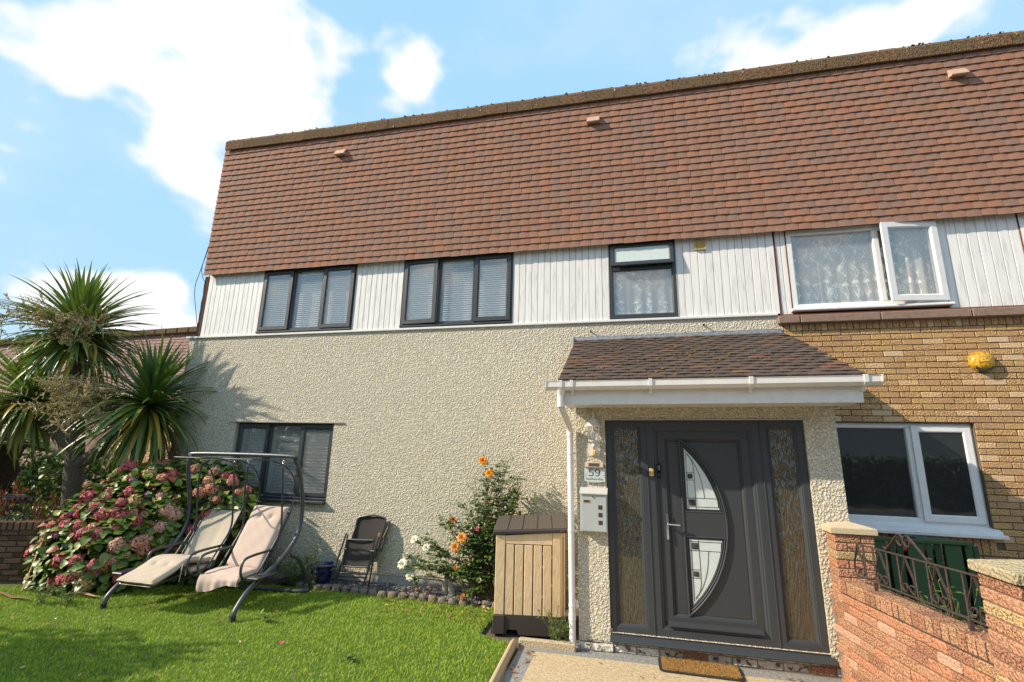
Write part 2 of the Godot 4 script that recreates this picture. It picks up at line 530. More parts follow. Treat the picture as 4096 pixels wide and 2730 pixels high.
	# garden things
	for k in 3:
		mat("resin%d" % k, [Color(0.76, 0.55, 0.33), Color(0.73, 0.525, 0.31), Color(0.79, 0.575, 0.345)][k], 0.55, {"tex": "wood", "nrm": "leather_n", "ns": 0.2, "scale": Vector3(4.0, 0.35, 4.0)})
	mat("resin_flat", Color(0.57, 0.435, 0.275), 0.55, {"tex": "grain", "scale": 3.0})
	mat("resin_groove", Color(0.12, 0.085, 0.055), 0.7)
	mat("brown_plastic", Color(0.055, 0.042, 0.036), 0.6, {"tex": "grain", "nrm": "leather_n", "ns": 0.25, "scale": 3.0})
	mat("brown_lid", Color(0.085, 0.066, 0.054), 0.6, {"tex": "smudge", "nrm": "leather_n", "ns": 0.3, "scale": 2.5})
	mat("swing_frame", Color(0.085, 0.09, 0.10), 0.38, {"metal": 0.5, "nrm": "fine_n", "ns": 0.12, "scale": 5.0})
	mat("swing_thin", Color(0.06, 0.062, 0.07), 0.4, {"metal": 0.4})
	mat("spring", Color(0.6, 0.58, 0.55), 0.25, {"metal": 0.9})
	mat("cushion", Color(0.60, 0.46, 0.38), 0.92, {"tex": "grain", "nrm": "weave_n", "ns": 0.12, "scale": 3.0})
	mat("cushion_b", Color(0.55, 0.45, 0.345), 0.92, {"tex": "grain", "nrm": "weave_n", "ns": 0.15, "scale": 3.0})
	mat("sling", Color(0.52, 0.45, 0.35), 0.95, {"tex": "grain", "nrm": "weave_n", "ns": 0.4, "scale": 4.0})
	mat("foot_rubber", Color(0.02, 0.02, 0.022), 0.7)
	mat("chair_frame", Color(0.11, 0.11, 0.11), 0.35, {"metal": 0.6})
	mat("chair_mesh", Color(0.045, 0.038, 0.033), 0.8, {"tex": "wood", "nrm": "weave_n", "ns": 0.5, "scale": Vector3(1.5, 9, 3)})
	mat("bare_metal", Color(0.5, 0.4, 0.32), 0.5, {"tex": "rust", "scale": 9.0})
	mat("blue_glaze", Color(0.008, 0.016, 0.085), 0.12, {"tex": "patch", "scale": 4.0, "coat": 0.6})
	mat("soil", Color(0.06, 0.042, 0.03), 1.0, {"tex": "grain", "nrm": "brick_n", "scale": 2.0})
	mat("timber_kerb", Color(0.50, 0.36, 0.21), 0.9, {"tex": "wood", "nrm": "fine_n", "ns": 0.4, "scale": Vector3(5, 5, 0.8)})
	mat("conc_kerb", Color(0.50, 0.40, 0.26), 0.95, {"tex": "smudge", "nrm": "brick_n", "ns": 0.5, "scale": 2.2})
	mat("path", Color(0.62, 0.52, 0.375), 0.9, {"tex": "gritty", "nrm": "fine_n", "ns": 0.4, "scale": 2.4})
	mat("path_border", Color(0.40, 0.385, 0.36), 0.9, {"tex": "grey_grit", "nrm": "fine_n", "ns": 0.4, "scale": 2.4})
	mat("coir", Color(0.52, 0.29, 0.085), 1.0, {"tex": "coir", "nrm": "brick_n", "ns": 1.0, "scale": 3.0})
	mat("rubber", Color(0.022, 0.022, 0.022), 0.7, {"nrm": "fine_n", "ns": 0.3, "scale": 5.0})
	mat("turf_base", Color(0.07, 0.12, 0.015), 1.0, {"tex": "grain", "scale": 3.0})
	for k in 3:
		mat("turf%d" % k, [Color(0.29, 0.40, 0.02), Color(0.23, 0.34, 0.02), Color(0.38, 0.46, 0.04)][k], 0.55, {"back": Color(0.12, 0.17, 0.008), "two": 1})
	mat("earth", Color(0.13, 0.1, 0.065), 1.0, {"tex": "grain", "scale": 0.4})
	for k in 5:
		mat("gravel%d" % k, [Color(0.10, 0.095, 0.11), Color(0.07, 0.066, 0.078), Color(0.2, 0.185, 0.19), Color(0.42, 0.33, 0.22), Color(0.58, 0.54, 0.46)][k], 0.75, {"tex": "grain", "scale": 6.0})
	mat("edging", Color(0.24, 0.19, 0.125), 0.95, {"tex": "speckle_light", "nrm": "brick_n", "ns": 0.8, "scale": 3.0})
	for k in 6:
		mat("fallen%d" % k, [Color(0.3, 0.1, 0.04), Color(0.42, 0.19, 0.06), Color(0.16, 0.06, 0.045), Color(0.5, 0.34, 0.16), Color(0.52, 0.25, 0.03), Color(0.13, 0.075, 0.05)][k], 0.8, {"two": 1})
	mat("pink_petal", Color(0.75, 0.03, 0.22), 0.6, {"two": 1})
	mat("dry_leaf", Color(0.46, 0.27, 0.13), 0.85, {"tex": "wood", "scale": 4.0, "two": 1})
	mat("dry_leaf_dark", Color(0.24, 0.11, 0.055), 0.85, {"tex": "wood", "scale": 4.0, "two": 1})
	# plants
	for k in 4:
		mat("hleaf%d" % k, [Color(0.10, 0.165, 0.02), Color(0.14, 0.205, 0.025), Color(0.07, 0.125, 0.02), Color(0.21, 0.23, 0.035)][k], 0.45, {"back": Color(0.07, 0.11, 0.008), "two": 1, "tex": "leaf", "scale": 3.0})
	mat("hleaf4", Color(0.30, 0.085, 0.03), 0.5, {"back": Color(0.16, 0.03, 0.01), "two": 1, "tex": "leaf", "scale": 3.0})
	for k in 6:
		mat("petal%d" % k, [Color(0.66, 0.14, 0.17), Color(0.58, 0.10, 0.145), Color(0.68, 0.27, 0.20), Color(0.60, 0.38, 0.19), Color(0.62, 0.28, 0.55), Color(0.70, 0.36, 0.30)][k], 0.7, {"back": Color(0.1, 0.03, 0.03), "two": 1, "tex": "leaf", "scale": 9.0})
	mat("stem", Color(0.12, 0.075, 0.035), 0.85)
	mat("stem_green", Color(0.11, 0.13, 0.03), 0.7)
	for k in 3:
		mat("rleaf%d" % k, [Color(0.05, 0.105, 0.022), Color(0.075, 0.14, 0.03), Color(0.12, 0.17, 0.03)][k], 0.42, {"back": Color(0.05, 0.09, 0.01), "two": 1})
	mat("rose_orange", Color(0.82, 0.31, 0.012), 0.6, {"back": Color(0.3, 0.1, 0.005), "two": 1})
	mat("rose_apricot", Color(0.84, 0.40, 0.09), 0.6, {"back": Color(0.3, 0.12, 0.03), "two": 1})
	mat("rose_white", Color(0.80, 0.76, 0.58), 0.6, {"back": Color(0.2, 0.2, 0.12), "two": 1})
	mat("rose_red", Color(0.72, 0.06, 0.015), 0.6, {"two": 1})
	mat("rose_pink", Color(0.75, 0.27, 0.26), 0.6, {"two": 1})
	for k in 4:
		mat("cleaf%d" % k, [Color(0.065, 0.12, 0.03), Color(0.10, 0.16, 0.034), Color(0.15, 0.2, 0.034), Color(0.36, 0.27, 0.04)][k], 0.36, {"back": Color(0.06, 0.1, 0.01), "two": 1, "nrm": "fine_n", "ns": 0.1, "scale": 5.0})
	mat("panicle", Color(0.56, 0.45, 0.22), 0.85, {"two": 1})
	mat("panicle_dark", Color(0.22, 0.155, 0.06), 0.85)
	mat("trunk", Color(0.2, 0.155, 0.11), 0.95, {"tex": "bark", "nrm": "brick_n", "ns": 1.2, "scale": Vector3(3.5, 1.6, 3.5)})
	mat("dark_trunk", Color(0.06, 0.042, 0.03), 1.0, {"tex": "bark", "nrm": "brick_n", "ns": 1.2, "scale": 2.0})
	for k in 3:
		mat("hedge%d" % k, [Color(0.045, 0.085, 0.018), Color(0.065, 0.115, 0.022), Color(0.032, 0.066, 0.016)][k], 0.5, {"back": Color(0.04, 0.07, 0.006), "two": 1})
	mat("weed", Color(0.10, 0.16, 0.03), 0.6, {"back": Color(0.06, 0.09, 0.01), "two": 1})
	mat("fuchsia", Color(0.72, 0.10, 0.03), 0.6, {"two": 1})
	mat("yellow_bloom", Color(0.72, 0.48, 0.03), 0.6, {"two": 1})
	mat("bin_black", Color(0.02, 0.021, 0.023), 0.45)
	mat("bin_grey", Color(0.09, 0.1, 0.11), 0.4)
	mat("asphalt", Color(0.055, 0.055, 0.058), 0.95, {"tex": "grain", "scale": 1.0})
	mat("cable", Color(0.05, 0.05, 0.05), 0.6)
	mat("clear_plastic", Color(0.75, 0.8, 0.85), 0.15, {"alpha": 0.55})
	mat("orange_plastic", Color(0.75, 0.24, 0.02), 0.5)
	mat("paper_white", Color(0.72, 0.7, 0.66), 0.8)
	mat("far_brick", Color(0.33, 0.2, 0.16), 0.95, {"tex": "speckle_light", "scale": 2.0})
	for k in 3:
		mat("ftile%d" % k, [Color(0.30, 0.165, 0.135), Color(0.335, 0.19, 0.155), Color(0.27, 0.15, 0.125)][k], 0.8, {"tex": "streak", "scale": 3.0})
	mat("ink", Color(0.015, 0.016, 0.018), 0.5)
	mat("net", Color(0.30, 0.31, 0.28), 0.9, {"two": 1})
	mat("orange_frame", Color(0.42, 0.09, 0.04), 0.6)

func sky_image() -> Image:
	var w := 2560
	var h := 1280
	var im := Image.create(w, h, false, Image.FORMAT_RGBF)
	var f := FastNoiseLite.new()
	f.noise_type = FastNoiseLite.TYPE_SIMPLEX_SMOOTH
	f.frequency = 2.6
	f.fractal_type = FastNoiseLite.FRACTAL_FBM
	f.fractal_octaves = 6
	f.fractal_gain = 0.5
	f.seed = 5
	var wide := FastNoiseLite.new()
	wide.noise_type = FastNoiseLite.TYPE_SIMPLEX_SMOOTH
	wide.frequency = 1.1
	wide.fractal_octaves = 3
	wide.seed = 17
	# clouds: direction, angular size, weight
	var blobs := [[-0.744,0.534,-0.401,0.063,1.00],[-0.681,0.577,-0.451,0.086,1.00],[-0.598,0.606,-0.524,0.118,1.10],[-0.533,0.605,-0.592,0.089,0.90],[-0.668,0.479,-0.570,0.089,0.90],[-0.696,0.416,-0.585,0.067,0.50],[-0.520,0.669,-0.532,0.083,0.80],[-0.385,0.695,-0.607,0.081,0.75],[-0.351,0.654,-0.671,0.058,0.60],[-0.855,0.197,-0.480,0.062,1.00],[-0.809,0.216,-0.547,0.058,1.00],[-0.757,0.257,-0.601,0.047,0.80],[-0.803,0.169,-0.571,0.071,1.00],[-0.763,0.180,-0.621,0.047,0.70],[0.100,0.650,-0.753,0.046,0.80],[0.207,0.647,-0.734,0.082,1.00],[0.291,0.637,-0.713,0.070,1.00],[0.369,0.602,-0.708,0.046,0.80],[0.453,0.597,-0.662,0.066,0.70],[-0.799,0.421,-0.429,0.026,0.45],[-0.773,0.540,-0.332,0.034,0.60]]
	var horizon := Color(0.55, 0.66, 0.75)
	var mid := Color(0.335, 0.56, 0.775)
	var top := Color(0.27, 0.50, 0.75)
	var white := Color(0.80, 0.80, 0.805)
	for y in h:
		var el := PI * 0.5 - PI * (y + 0.5) / h
		var sy := sin(el)
		var cy := cos(el)
		if el < -0.03:
			var g := Color(0.22, 0.21, 0.17)
			for x in w:
				im.set_pixel(x, y, g)
			continue
		var blue := horizon.lerp(mid, clampf(sqrt(maxf(sy, 0.0)) * 1.75, 0.0, 1.0)).lerp(top, clampf((sy - 0.35) / 0.65, 0.0, 1.0))
		for x in w:
			var az := TAU * (x + 0.5) / w
			var d := Vector3(sin(az) * cy, sy, -cos(az) * cy)
			var ahead := d.x * -0.2376 + d.y * 0.2217 - d.z * 0.9457
			var base := 0.0
			if d.z < -0.1:
				for b in blobs:
					var c: float = d.x * b[0] + d.y * b[1] + d.z * b[2]
					if c > 0.93:
						var q: float = (1.0 - c) * 2.0 / (b[3] * b[3])
						if q < 5.0:
							base += b[4] * exp(-q * 1.15)
			var n := f.get_noise_3d(d.x * 1.6, d.y * 2.6, d.z * 1.6)
			var o := wide.get_noise_3d(d.x, d.y * 1.6, d.z)
			var away := clampf(0.42 + o * 0.95, 0.0, 1.0) * (1.0 - smoothstep(0.35, 0.58, ahead))
			var k: float = minf(base, 1.05) + away + n * 1.15
			var a := smoothstep(0.36, 0.98, k)
			var thin := smoothstep(-0.1, 0.6, o * 0.5 + n * 0.5 + 0.15) * 0.16
			var col := blue.lerp(white, maxf(a, thin))
			im.set_pixel(x, y, col)
	return im

# ------------------------------------------------------------------ shared pieces
# a plain clay tile, hung with its lower edge at y = 0 and its back on z = 0
func tile_mesh(w: float, hgt: float, thick: float, camber: float, kick: float) -> ArrayMesh:
	var g := Geo.new()
	var nx := 4
	var front := []
	for j in [0, 1]:
		var line := []
		for i in nx + 1:
			var t := float(i) / nx
			var c := camber * (1.0 - pow(2.0 * t - 1.0, 2.0))
			var z := (kick if j == 0 else kick * 0.12) + thick + c
			line.append(Vector3((t - 0.5) * w, -c * 0.5 if j == 0 else hgt, z))
		front.append(line)
	g.grid([front[0], front[1]])
	for i in nx:
		var a: Vector3 = front[0][i]
		var b: Vector3 = front[0][i + 1]
		var q := Vector3(0, 0.002, -thick)
		g.poly([a, b, b + q, a + q], Vector3(0, -1, 0))
	for e in [0, nx]:
		var a: Vector3 = front[0][e]
		var b: Vector3 = front[1][e]
		var q := Vector3(0, 0, -thick)
		g.poly([a, b, b + q, a + q], Vector3(-1 if e == 0 else 1, 0, 0))
	return g.mesh()

# rectangular window member frame in the x-y plane, section w wide and from z0 to z1, with mitred chamfer inside
func frame_ring(g: Geo, x0: float, y0: float, x1: float, y1: float, w: float, z0: float, z1: float, ch := 0.012) -> void:
	var o := [Vector2(x0, y0), Vector2(x1, y0), Vector2(x1, y1), Vector2(x0, y1)]
	var i1 := [Vector2(x0 + w - ch, y0 + w - ch), Vector2(x1 - w + ch, y0 + w - ch), Vector2(x1 - w + ch, y1 - w + ch), Vector2(x0 + w - ch, y1 - w + ch)]
	var i2 := [Vector2(x0 + w, y0 + w), Vector2(x1 - w, y0 + w), Vector2(x1 - w, y1 - w), Vector2(x0 + w, y1 - w)]
	var ctr := Vector2((x0 + x1) * 0.5, (y0 + y1) * 0.5)
	for k in 4:
		var k2 := (k + 1) % 4
		var mid: Vector2 = (o[k] + o[k2]) * 0.5
		var inw := (ctr - mid)
		if k % 2 == 0:
			inw.x = 0
		else:
			inw.y = 0
		inw = inw.normalized()
		var v3 := func(p: Vector2, z: float) -> Vector3: return Vector3(p.x, p.y, z)
		g.poly([v3.call(o[k], z1), v3.call(o[k2], z1), v3.call(i1[k2], z1), v3.call(i1[k], z1)], Vector3(0, 0, 1))
		g.poly([v3.call(i1[k], z1), v3.call(i1[k2], z1), v3.call(i2[k2], z1 - ch), v3.call(i2[k], z1 - ch)], Vector3(inw.x, inw.y, 1))
		g.poly([v3.call(i2[k], z1 - ch), v3.call(i2[k2], z1 - ch), v3.call(i2[k2], z0), v3.call(i2[k], z0)], Vector3(inw.x, inw.y, 0))
		g.poly([v3.call(o[k], z1), v3.call(o[k2], z1), v3.call(o[k2], z0), v3.call(o[k], z0)], Vector3(-inw.x, -inw.y, 0))
		g.poly([v3.call(o[k], z0), v3.call(o[k2], z0), v3.call(i2[k2], z0), v3.call(i2[k], z0)], Vector3(0, 0, -1))

func pane_box(x0: float, y0: float, x1: float, y1: float, z: float) -> Geo:
	var g := Geo.new()
	# sealed unit: two sheets of glass, each with two faces
	for q in [0.0, -0.004, -0.014, -0.018]:
		g.quad_uv(Vector3(x0, y0, z + q), Vector3(x0, y1, z + q), Vector3(x1, y1, z + q), Vector3(x1, y0, z + q))
	return g

# a wall in the x-y plane with rectangular openings, front at z1, back at z0
func wall_with(g: Geo, x0: float, y0: float, x1: float, y1: float, z0: float, z1: float, holes: Array) -> void:
	var xs := [x0, x1]
	var ys := [y0, y1]
	for h in holes:
		xs.append_array([h[0], h[2]])
		ys.append_array([h[1], h[3]])
	xs.sort()
	ys.sort()
	for i in xs.size() - 1:
		for j in ys.size() - 1:
			var ax: float = xs[i]
			var bx_: float = xs[i + 1]
			var ay: float = ys[j]
			var by: float = ys[j + 1]
			if bx_ - ax < 1e-5 or by - ay < 1e-5:
				continue
			var cx := (ax + bx_) * 0.5
			var cy := (ay + by) * 0.5
			var open := false
			for h in holes:
				if cx > h[0] and cx < h[2] and cy > h[1] and cy < h[3]:
					open = true
			if open:
				continue
			for z in [z0, z1]:
				g.poly([Vector3(ax, ay, z), Vector3(bx_, ay, z), Vector3(bx_, by, z), Vector3(ax, by, z)], Vector3(0, 0, 1 if z == z1 else -1))
	var rects := holes.duplicate()
	rects.append([x0, y0, x1, y1])
	for k in rects.size():
		var h = rects[k]
		var s := -1.0 if k == rects.size() - 1 else 1.0
		g.poly([Vector3(h[0], h[1], z0), Vector3(h[2], h[1], z0), Vector3(h[2], h[1], z1), Vector3(h[0], h[1], z1)], Vector3(0, s, 0))
		g.poly([Vector3(h[0], h[3], z0), Vector3(h[2], h[3], z0), Vector3(h[2], h[3], z1), Vector3(h[0], h[3], z1)], Vector3(0, -s, 0))
		g.poly([Vector3(h[0], h[1], z0), Vector3(h[0], h[3], z0), Vector3(h[0], h[3], z1), Vector3(h[0], h[1], z1)], Vector3(s, 0, 0))
		g.poly([Vector3(h[2], h[1], z0), Vector3(h[2], h[3], z0), Vector3(h[2], h[3], z1), Vector3(h[2], h[1], z1)], Vector3(-s, 0, 0))

# a window of three lights: fixed middle, opening outer lights
func window_three(house: Node3D, x0: float, y0: float, x1: float, y1: float, zf: float, ajar: float) -> void:
	var w := Node3D.new()
	w.name = "window"
	house.add_child(w, true)
	var dz := 0.055
	var g := Geo.new()
	frame_ring(g, x0, y0, x1, y1, 0.055, zf - dz, zf)
	part(w, "frame", g, M.anthracite)
	var third := (x1 - x0 - 0.055) / 3.0
	for k in [1, 2]:
		var mx: float = x0 + 0.0275 + third * k
		var gm := Geo.new()
		gm.bevel(Vector3(mx, (y0 + y1) * 0.5, zf - dz * 0.5 + 0.001), Vector3(0.06, y1 - y0 - 0.108, dz - 0.004), 0.008)
		part(w, "mullion", gm, M.anthracite)
	for k in 3:
		var a := x0 + 0.0275 + third * k + 0.0275
		var b := x0 + 0.0275 + third * (k + 1) - 0.0275
		if k == 1:
			part(w, "pane", pane_box(a + 0.001, y0 + 0.052, b - 0.001, y1 - 0.052, zf - 0.032), M.glass)
			continue
		var piv := Transform3D(Basis(Vector3.UP, (ajar if k == 0 else 0.0)), Vector3(a - 0.02, 0, zf + 0.003))
		var gs := Geo.new()
		frame_ring(gs, 0.0, y0 + 0.03, b - a + 0.04, y1 - 0.03, 0.068, 0.0, 0.022, 0.014)
		part(w, "sash", gs, M.anthracite, piv)
		part(w, "pane", pane_box(0.066, y0 + 0.096, b - a - 0.026, y1 - 0.096, 0.006), M.glass, piv)
		var gg := Geo.new()
		frame_ring(gg, 0.06, y0 + 0.09, b - a - 0.02, y1 - 0.09, 0.012, 0.004, 0.009, 0.002)
		part(w, "gasket", gg, M.seal, piv)
	var gsill := Geo.new()
	gsill.bevel(Vector3((x0 + x1) * 0.5, y0 - 0.008, zf - 0.01), Vector3(x1 - x0 - 0.004, 0.03, 0.09), 0.006)
	part(w, "sill", gsill, M.anthracite)

# a venetian blind: head rail, slats, ladder cords
func blind(x0: float, y0: float, x1: float, y1: float, z: float, pitch: float, tilt: float, label: String, group := "", wid := 0.036) -> void:
	var t := thing("venetian_blind", label, "blind", Vector3(0, 0, 0), group)
	var g := Geo.new()
	g.bevel(Vector3((x0 + x1) * 0.5, y1 - 0.02, z), Vector3(x1 - x0, 0.035, 0.035), 0.004)
	part(t, "head_rail", g, M.blind)
	var gs := Geo.new()
	var wd := x1 - x0 - 0.01
	var rows := []
	for i in 3:
		var a := (i - 1) * wid * 0.5
		rows.append([Vector3(-wd * 0.5, 0.0016 * (1 - absf(i - 1)), a), Vector3(wd * 0.5, 0.0016 * (1 - absf(i - 1)), a)])
	gs.grid(rows)
	var slat := gs.mesh()
	var y := y1 - 0.06
	while y > y0 + 0.02:
		part(t, "slat", slat, M.blind, Transform3D(Basis(Vector3.RIGHT, tilt + R(-0.05, 0.05)), Vector3((x0 + x1) * 0.5, y + R(-0.0015, 0.0015), z)))
		y -= pitch
	var gb := Geo.new()
	gb.bevel(Vector3((x0 + x1) * 0.5, y0 + 0.012, z), Vector3(wd, 0.014, 0.026), 0.003)
	part(t, "bottom_rail", gb, M.blind)
	for e in [x0 + 0.09, x1 - 0.09]:
		var gc := Geo.new()
		gc.tube([Vector3(e, y1 - 0.03, z + 0.014), Vector3(e, y0 + 0.01, z + 0.014)], 0.0014, 4)
		part(t, "ladder_cord", gc, M.cord_white)

func roof_top(x: float) -> float:
	return 7.575 - 0.0155 * x

# the tile hanging of one house: 23 courses; the 300 tiles nearest the viewer are parts of their own, the others one mass
func tile_hang(house: Node3D, x0: float, x1: float, near_x: float, verge: bool) -> void:
	var w := 0.1625
	var rows := 23
	var spots := []
	for r in rows:
		var off := (0.5 if r % 2 else 0.0) * w
		var x := x0 + (w * 0.5 if not verge else (w * 0.36 if r % 2 else w * 0.75))
		if not verge:
			x = x0 + w * 0.5 - off + (w if r % 2 else 0.0)
		var first := true
		while x < x1:
			var e := 5.07 + (roof_top(x) + 0.03 - 5.07) * float(r) / rows
			var tw := 1.0
			if first and verge:
				tw = 0.72 if r % 2 else 1.5
			spots.append([x, e, r, tw if first and verge else 1.0])
			x += w * (1.0 if not (first and verge) else (0.86 if r % 2 else 1.25))
			first = false
	spots.sort_custom(func(a, b): return Vector2(a[0] - near_x, (a[1] - 2.0) * 0.6).length() < Vector2(b[0] - near_x, (b[1] - 2.0) * 0.6).length())
	var mesh := tile_mesh(w - 0.003, 0.155, 0.012, 0.0045, 0.026)
	var rest := {}
	for i in spots.size():
		var s = spots[i]
		var k := rng.randi() % 10
		var m := [0, 0, 1, 1, 2, 3, 3, 4, 4, 5]
		var b := Basis(Vector3(0, 0, 1), R(-0.012, 0.012)) * Basis(Vector3.RIGHT, R(-0.014, 0.010))
		b = b.scaled(Vector3(s[3], 1, 1))
		var xf := Transform3D(b, Vector3(s[0] + R(-0.0015, 0.0015), s[1] + R(-0.004, 0.004), 0.062 + R(0, 0.003)))
		if i < 300:
			part(house, "roof_tile", mesh, M["tile%d" % m[k]], xf)
		else:
			if not rest.has(m[k]):
				rest[m[k]] = []
			rest[m[k]].append(xf)
	for q in rest:
		many(house, "roof_tile", mesh, M["tile%d" % q], rest[q])

func ridge_run(house: Node3D, x0: float, x1: float) -> void:
	var g := Geo.new()
	var prof := PackedVector2Array([Vector2(0.105, -0.005), Vector2(0.125, 0.0), Vector2(0.135, 0.16), Vector2(0.115, 0.205), Vector2(0.05, 0.225), Vector2(-0.3, 0.15), Vector2(-0.3, 0.12), Vector2(0.05, 0.19), Vector2(0.1, 0.16)])
	g.extrude(prof, -0.221, 0.221)
	var mesh := g.mesh()
	var x := x0
	var k := 0
	while x < x1 - 0.05:
		var b := Basis(Vector3(0, 0, 1), Vector3(0, 1, 0), Vector3(-1, 0, 0))
		# profile x becomes world z, profile z becomes world x
		b = Basis(Vector3(0, 0, 1), Vector3(0, 1, 0), Vector3(1, 0, 0))
		var at := Vector3(x + 0.225, roof_top(x + 0.225) + R(-0.006, 0.006), 0.02 + R(-0.004, 0.004))
		part(house, "ridge_tile", mesh, M.ridge if k % 3 else M.ridge_b, Transform3D(Basis(Vector3(0, 0, 1), R(-0.008, 0.008) - 0.0155) * b, at))
		x += 0.447
		k += 1
	# moss and lichen clumps growing along the top edge
	var gm := Geo.new()
	for i in int((x1 - x0) * 26):
		var px := R(x0, x1)
		var r := R(0.008, 0.022)
		gm.lathe([[0.0, -r * 0.4], [r, -r * 0.2], [r * 0.8, r * 0.35], [0.0, r * 0.7]], 6, Vector3(px, roof_top(px) + 0.215 - R(0.0, 0.025), R(0.06, 0.15)))
	var o := part(house, "moss", gm, M.moss)
	o.set_meta("kind", "stuff")
	for q in [["lichen_yellow", 4], ["lichen_white", 2]]:
		var gl := Geo.new()
		for i in int((x1 - x0) * q[1] * 0.55):
			var px := R(x0, x1)
			var yy := R(0.01, 0.19)
			var r := R(0.005, 0.013)
			var ring := []
			for a in 7:
				var rr := r * R(0.6, 1.2)
				ring.append(Vector3(px + cos(a * TAU / 7) * rr, roof_top(px) + yy + sin(a * TAU / 7) * rr * 1.4, 0.02 + 0.132 + yy * 0.06))
			gl.poly(ring, Vector3(0, 0, 1))
		var ol := part(house, "lichen", gl, M[q[0]])
		ol.set_meta("kind", "stuff")

func boards(house: Node3D, x0: float, x1: float, y0: float, y1: float, w: float, z: float) -> void:
	var n := int(round((x1 - x0) / w))
	var bw := (x1 - x0) / n
	var g := Geo.new()
	var h := y1 - y0
	# a board with a V joint down each edge
	var o := PackedVector2Array([Vector2(-bw * 0.5 + 0.0012, 0), Vector2(-bw * 0.5 + 0.0012, 0.004), Vector2(-bw * 0.5 + 0.007, 0.014), Vector2(bw * 0.5 - 0.007, 0.014), Vector2(bw * 0.5 - 0.0012, 0.004), Vector2(bw * 0.5 - 0.0012, 0)])
	g.extrude(o, 0.0, h, Transform3D(Basis(Vector3(1, 0, 0), Vector3(0, 0, 1), Vector3(0, 1, 0)), Vector3.ZERO))
	var mesh := g.mesh()
	for i in n:
		part(house, "board", mesh, M.cladding if rng.randi() % 3 else M.cladding_b, Transform3D(Basis.IDENTITY, Vector3(x0 + bw * (i + 0.5), y0, z + R(-0.001, 0.001))))

func net_image(seed_: int, flowers: int) -> Image:
	# lace: white thread drawn on thin net
	var w := 512
	var h := 512
	var im := Image.create(w, h, false, Image.FORMAT_RGBA8)
	im.fill(Color(0.88, 0.88, 0.86, 0.42))
	var r := RandomNumberGenerator.new()
	r.seed = seed_
	var ink := Color(0.97, 0.97, 0.95, 0.96)
	var dab := func(x: float, y: float, q: float) -> void:
		for yy in range(int(y - q), int(y + q) + 1):
			for xx in range(int(x - q), int(x + q) + 1):
				if (xx - x) * (xx - x) + (yy - y) * (yy - y) <= q * q and yy >= 0 and yy < h:
					im.set_pixel(posmod(xx, w), yy, ink)
	for i in flowers:
		# winding stalk with curls and leaves
		var x := w * (i + 0.5) / flowers + r.randf_range(-12, 12)
		var y := h - 60.0
		var ph := r.randf() * TAU
		while y > 10:
			x += sin(y * 0.045 + ph) * 2.0
			y -= 2.0
			dab.call(x, y, 1.6)
			if r.randf() < 0.06:
				var sgn := -1.0 if r.randf() < 0.5 else 1.0
				var a := 0.0
				var cx := x
				var cy := y
				while a < 5.0:
					var q := 16.0 * (1.0 - a / 6.5)
					dab.call(cx + sgn * (16 - q * cos(a)), cy - q * sin(a), 1.3)
					a += 0.1
			if r.randf() < 0.03:
				for k in 12:
					dab.call(x + k * 1.4 * (1 if k % 2 else -1), y - k * 0.8, 3.0 - k * 0.2)
			if r.randf() < 0.02:
				for k in 5:
					dab.call(x + cos(k * 1.256) * 7, y + sin(k * 1.256) * 7, 4.0)
	for i in flowers:
		var fx := w * (i + 0.5) / flowers + r.randf_range(-10, 10)
		var fy := h - r.randf_range(120, 190)
		for k in 8:
			var a := -PI * 0.5 + (k - 3.5) * 0.42
			for q in 26:
				dab.call(fx + cos(a) * q, fy + sin(a) * q, 4.2 - absf(q - 13) * 0.22)
		for q in 110:
			dab.call(fx + sin(q * 0.03) * 9, fy + q, 2.0)
		for k in 2:
			for q in 34:
				dab.call(fx + (1 if k else -1) * q * 0.55, fy + 90 - q * 1.3, 5.0 - q * 0.12)
	for i in 1100:
		dab.call(r.randf() * w, h - 46 + r.randf() * 46, 1.6)
	for i in 24:
		for k in 7:
			dab.call((i + 0.5) * w / 24.0 + cos(k * 0.9) * 7, h - 26 + sin(k * 0.9) * 7, 2.6)
	return im

func net_curtain(x0: float, y0: float, x1: float, y1: float, z: float, folds: int, key: String, label: String) -> void:
	if not M.has(key):
		var m := StandardMaterial3D.new()
		m.albedo_texture = ImageTexture.create_from_image(net_image(hash(key), 4 if key == "net_small" else 7))
		m.transparency = BaseMaterial3D.TRANSPARENCY_ALPHA
		m.roughness = 0.95
		m.cull_mode = BaseMaterial3D.CULL_DISABLED
		m.albedo_color = Color(0.95, 0.95, 0.94)
		m.uv1_scale = Vector3(2.0 if key == "net_wide" else 1.0, 1, 1)
		M[key] = m
	var rows := []
	var n := folds * 12
	for j in 6:
		var line := []
		for i in n + 1:
			var t := float(i) / n
			var a := t * folds * TAU
			var zz := 0.018 * sin(a + 0.4 * sin(a * 0.37)) + 0.01 * sin(a * 0.43 + 1.0)
			line.append(Vector3(lerpf(x0, x1, t), lerpf(y1, y0, j / 5.0) + 0.004 * sin(a * 0.5), z + zz * (0.7 + 0.3 * j / 5.0)))
		rows.append(line)
	var g := Geo.new()
	g.grid(rows)
	single("net_curtain", label, "curtain", g, M[key])

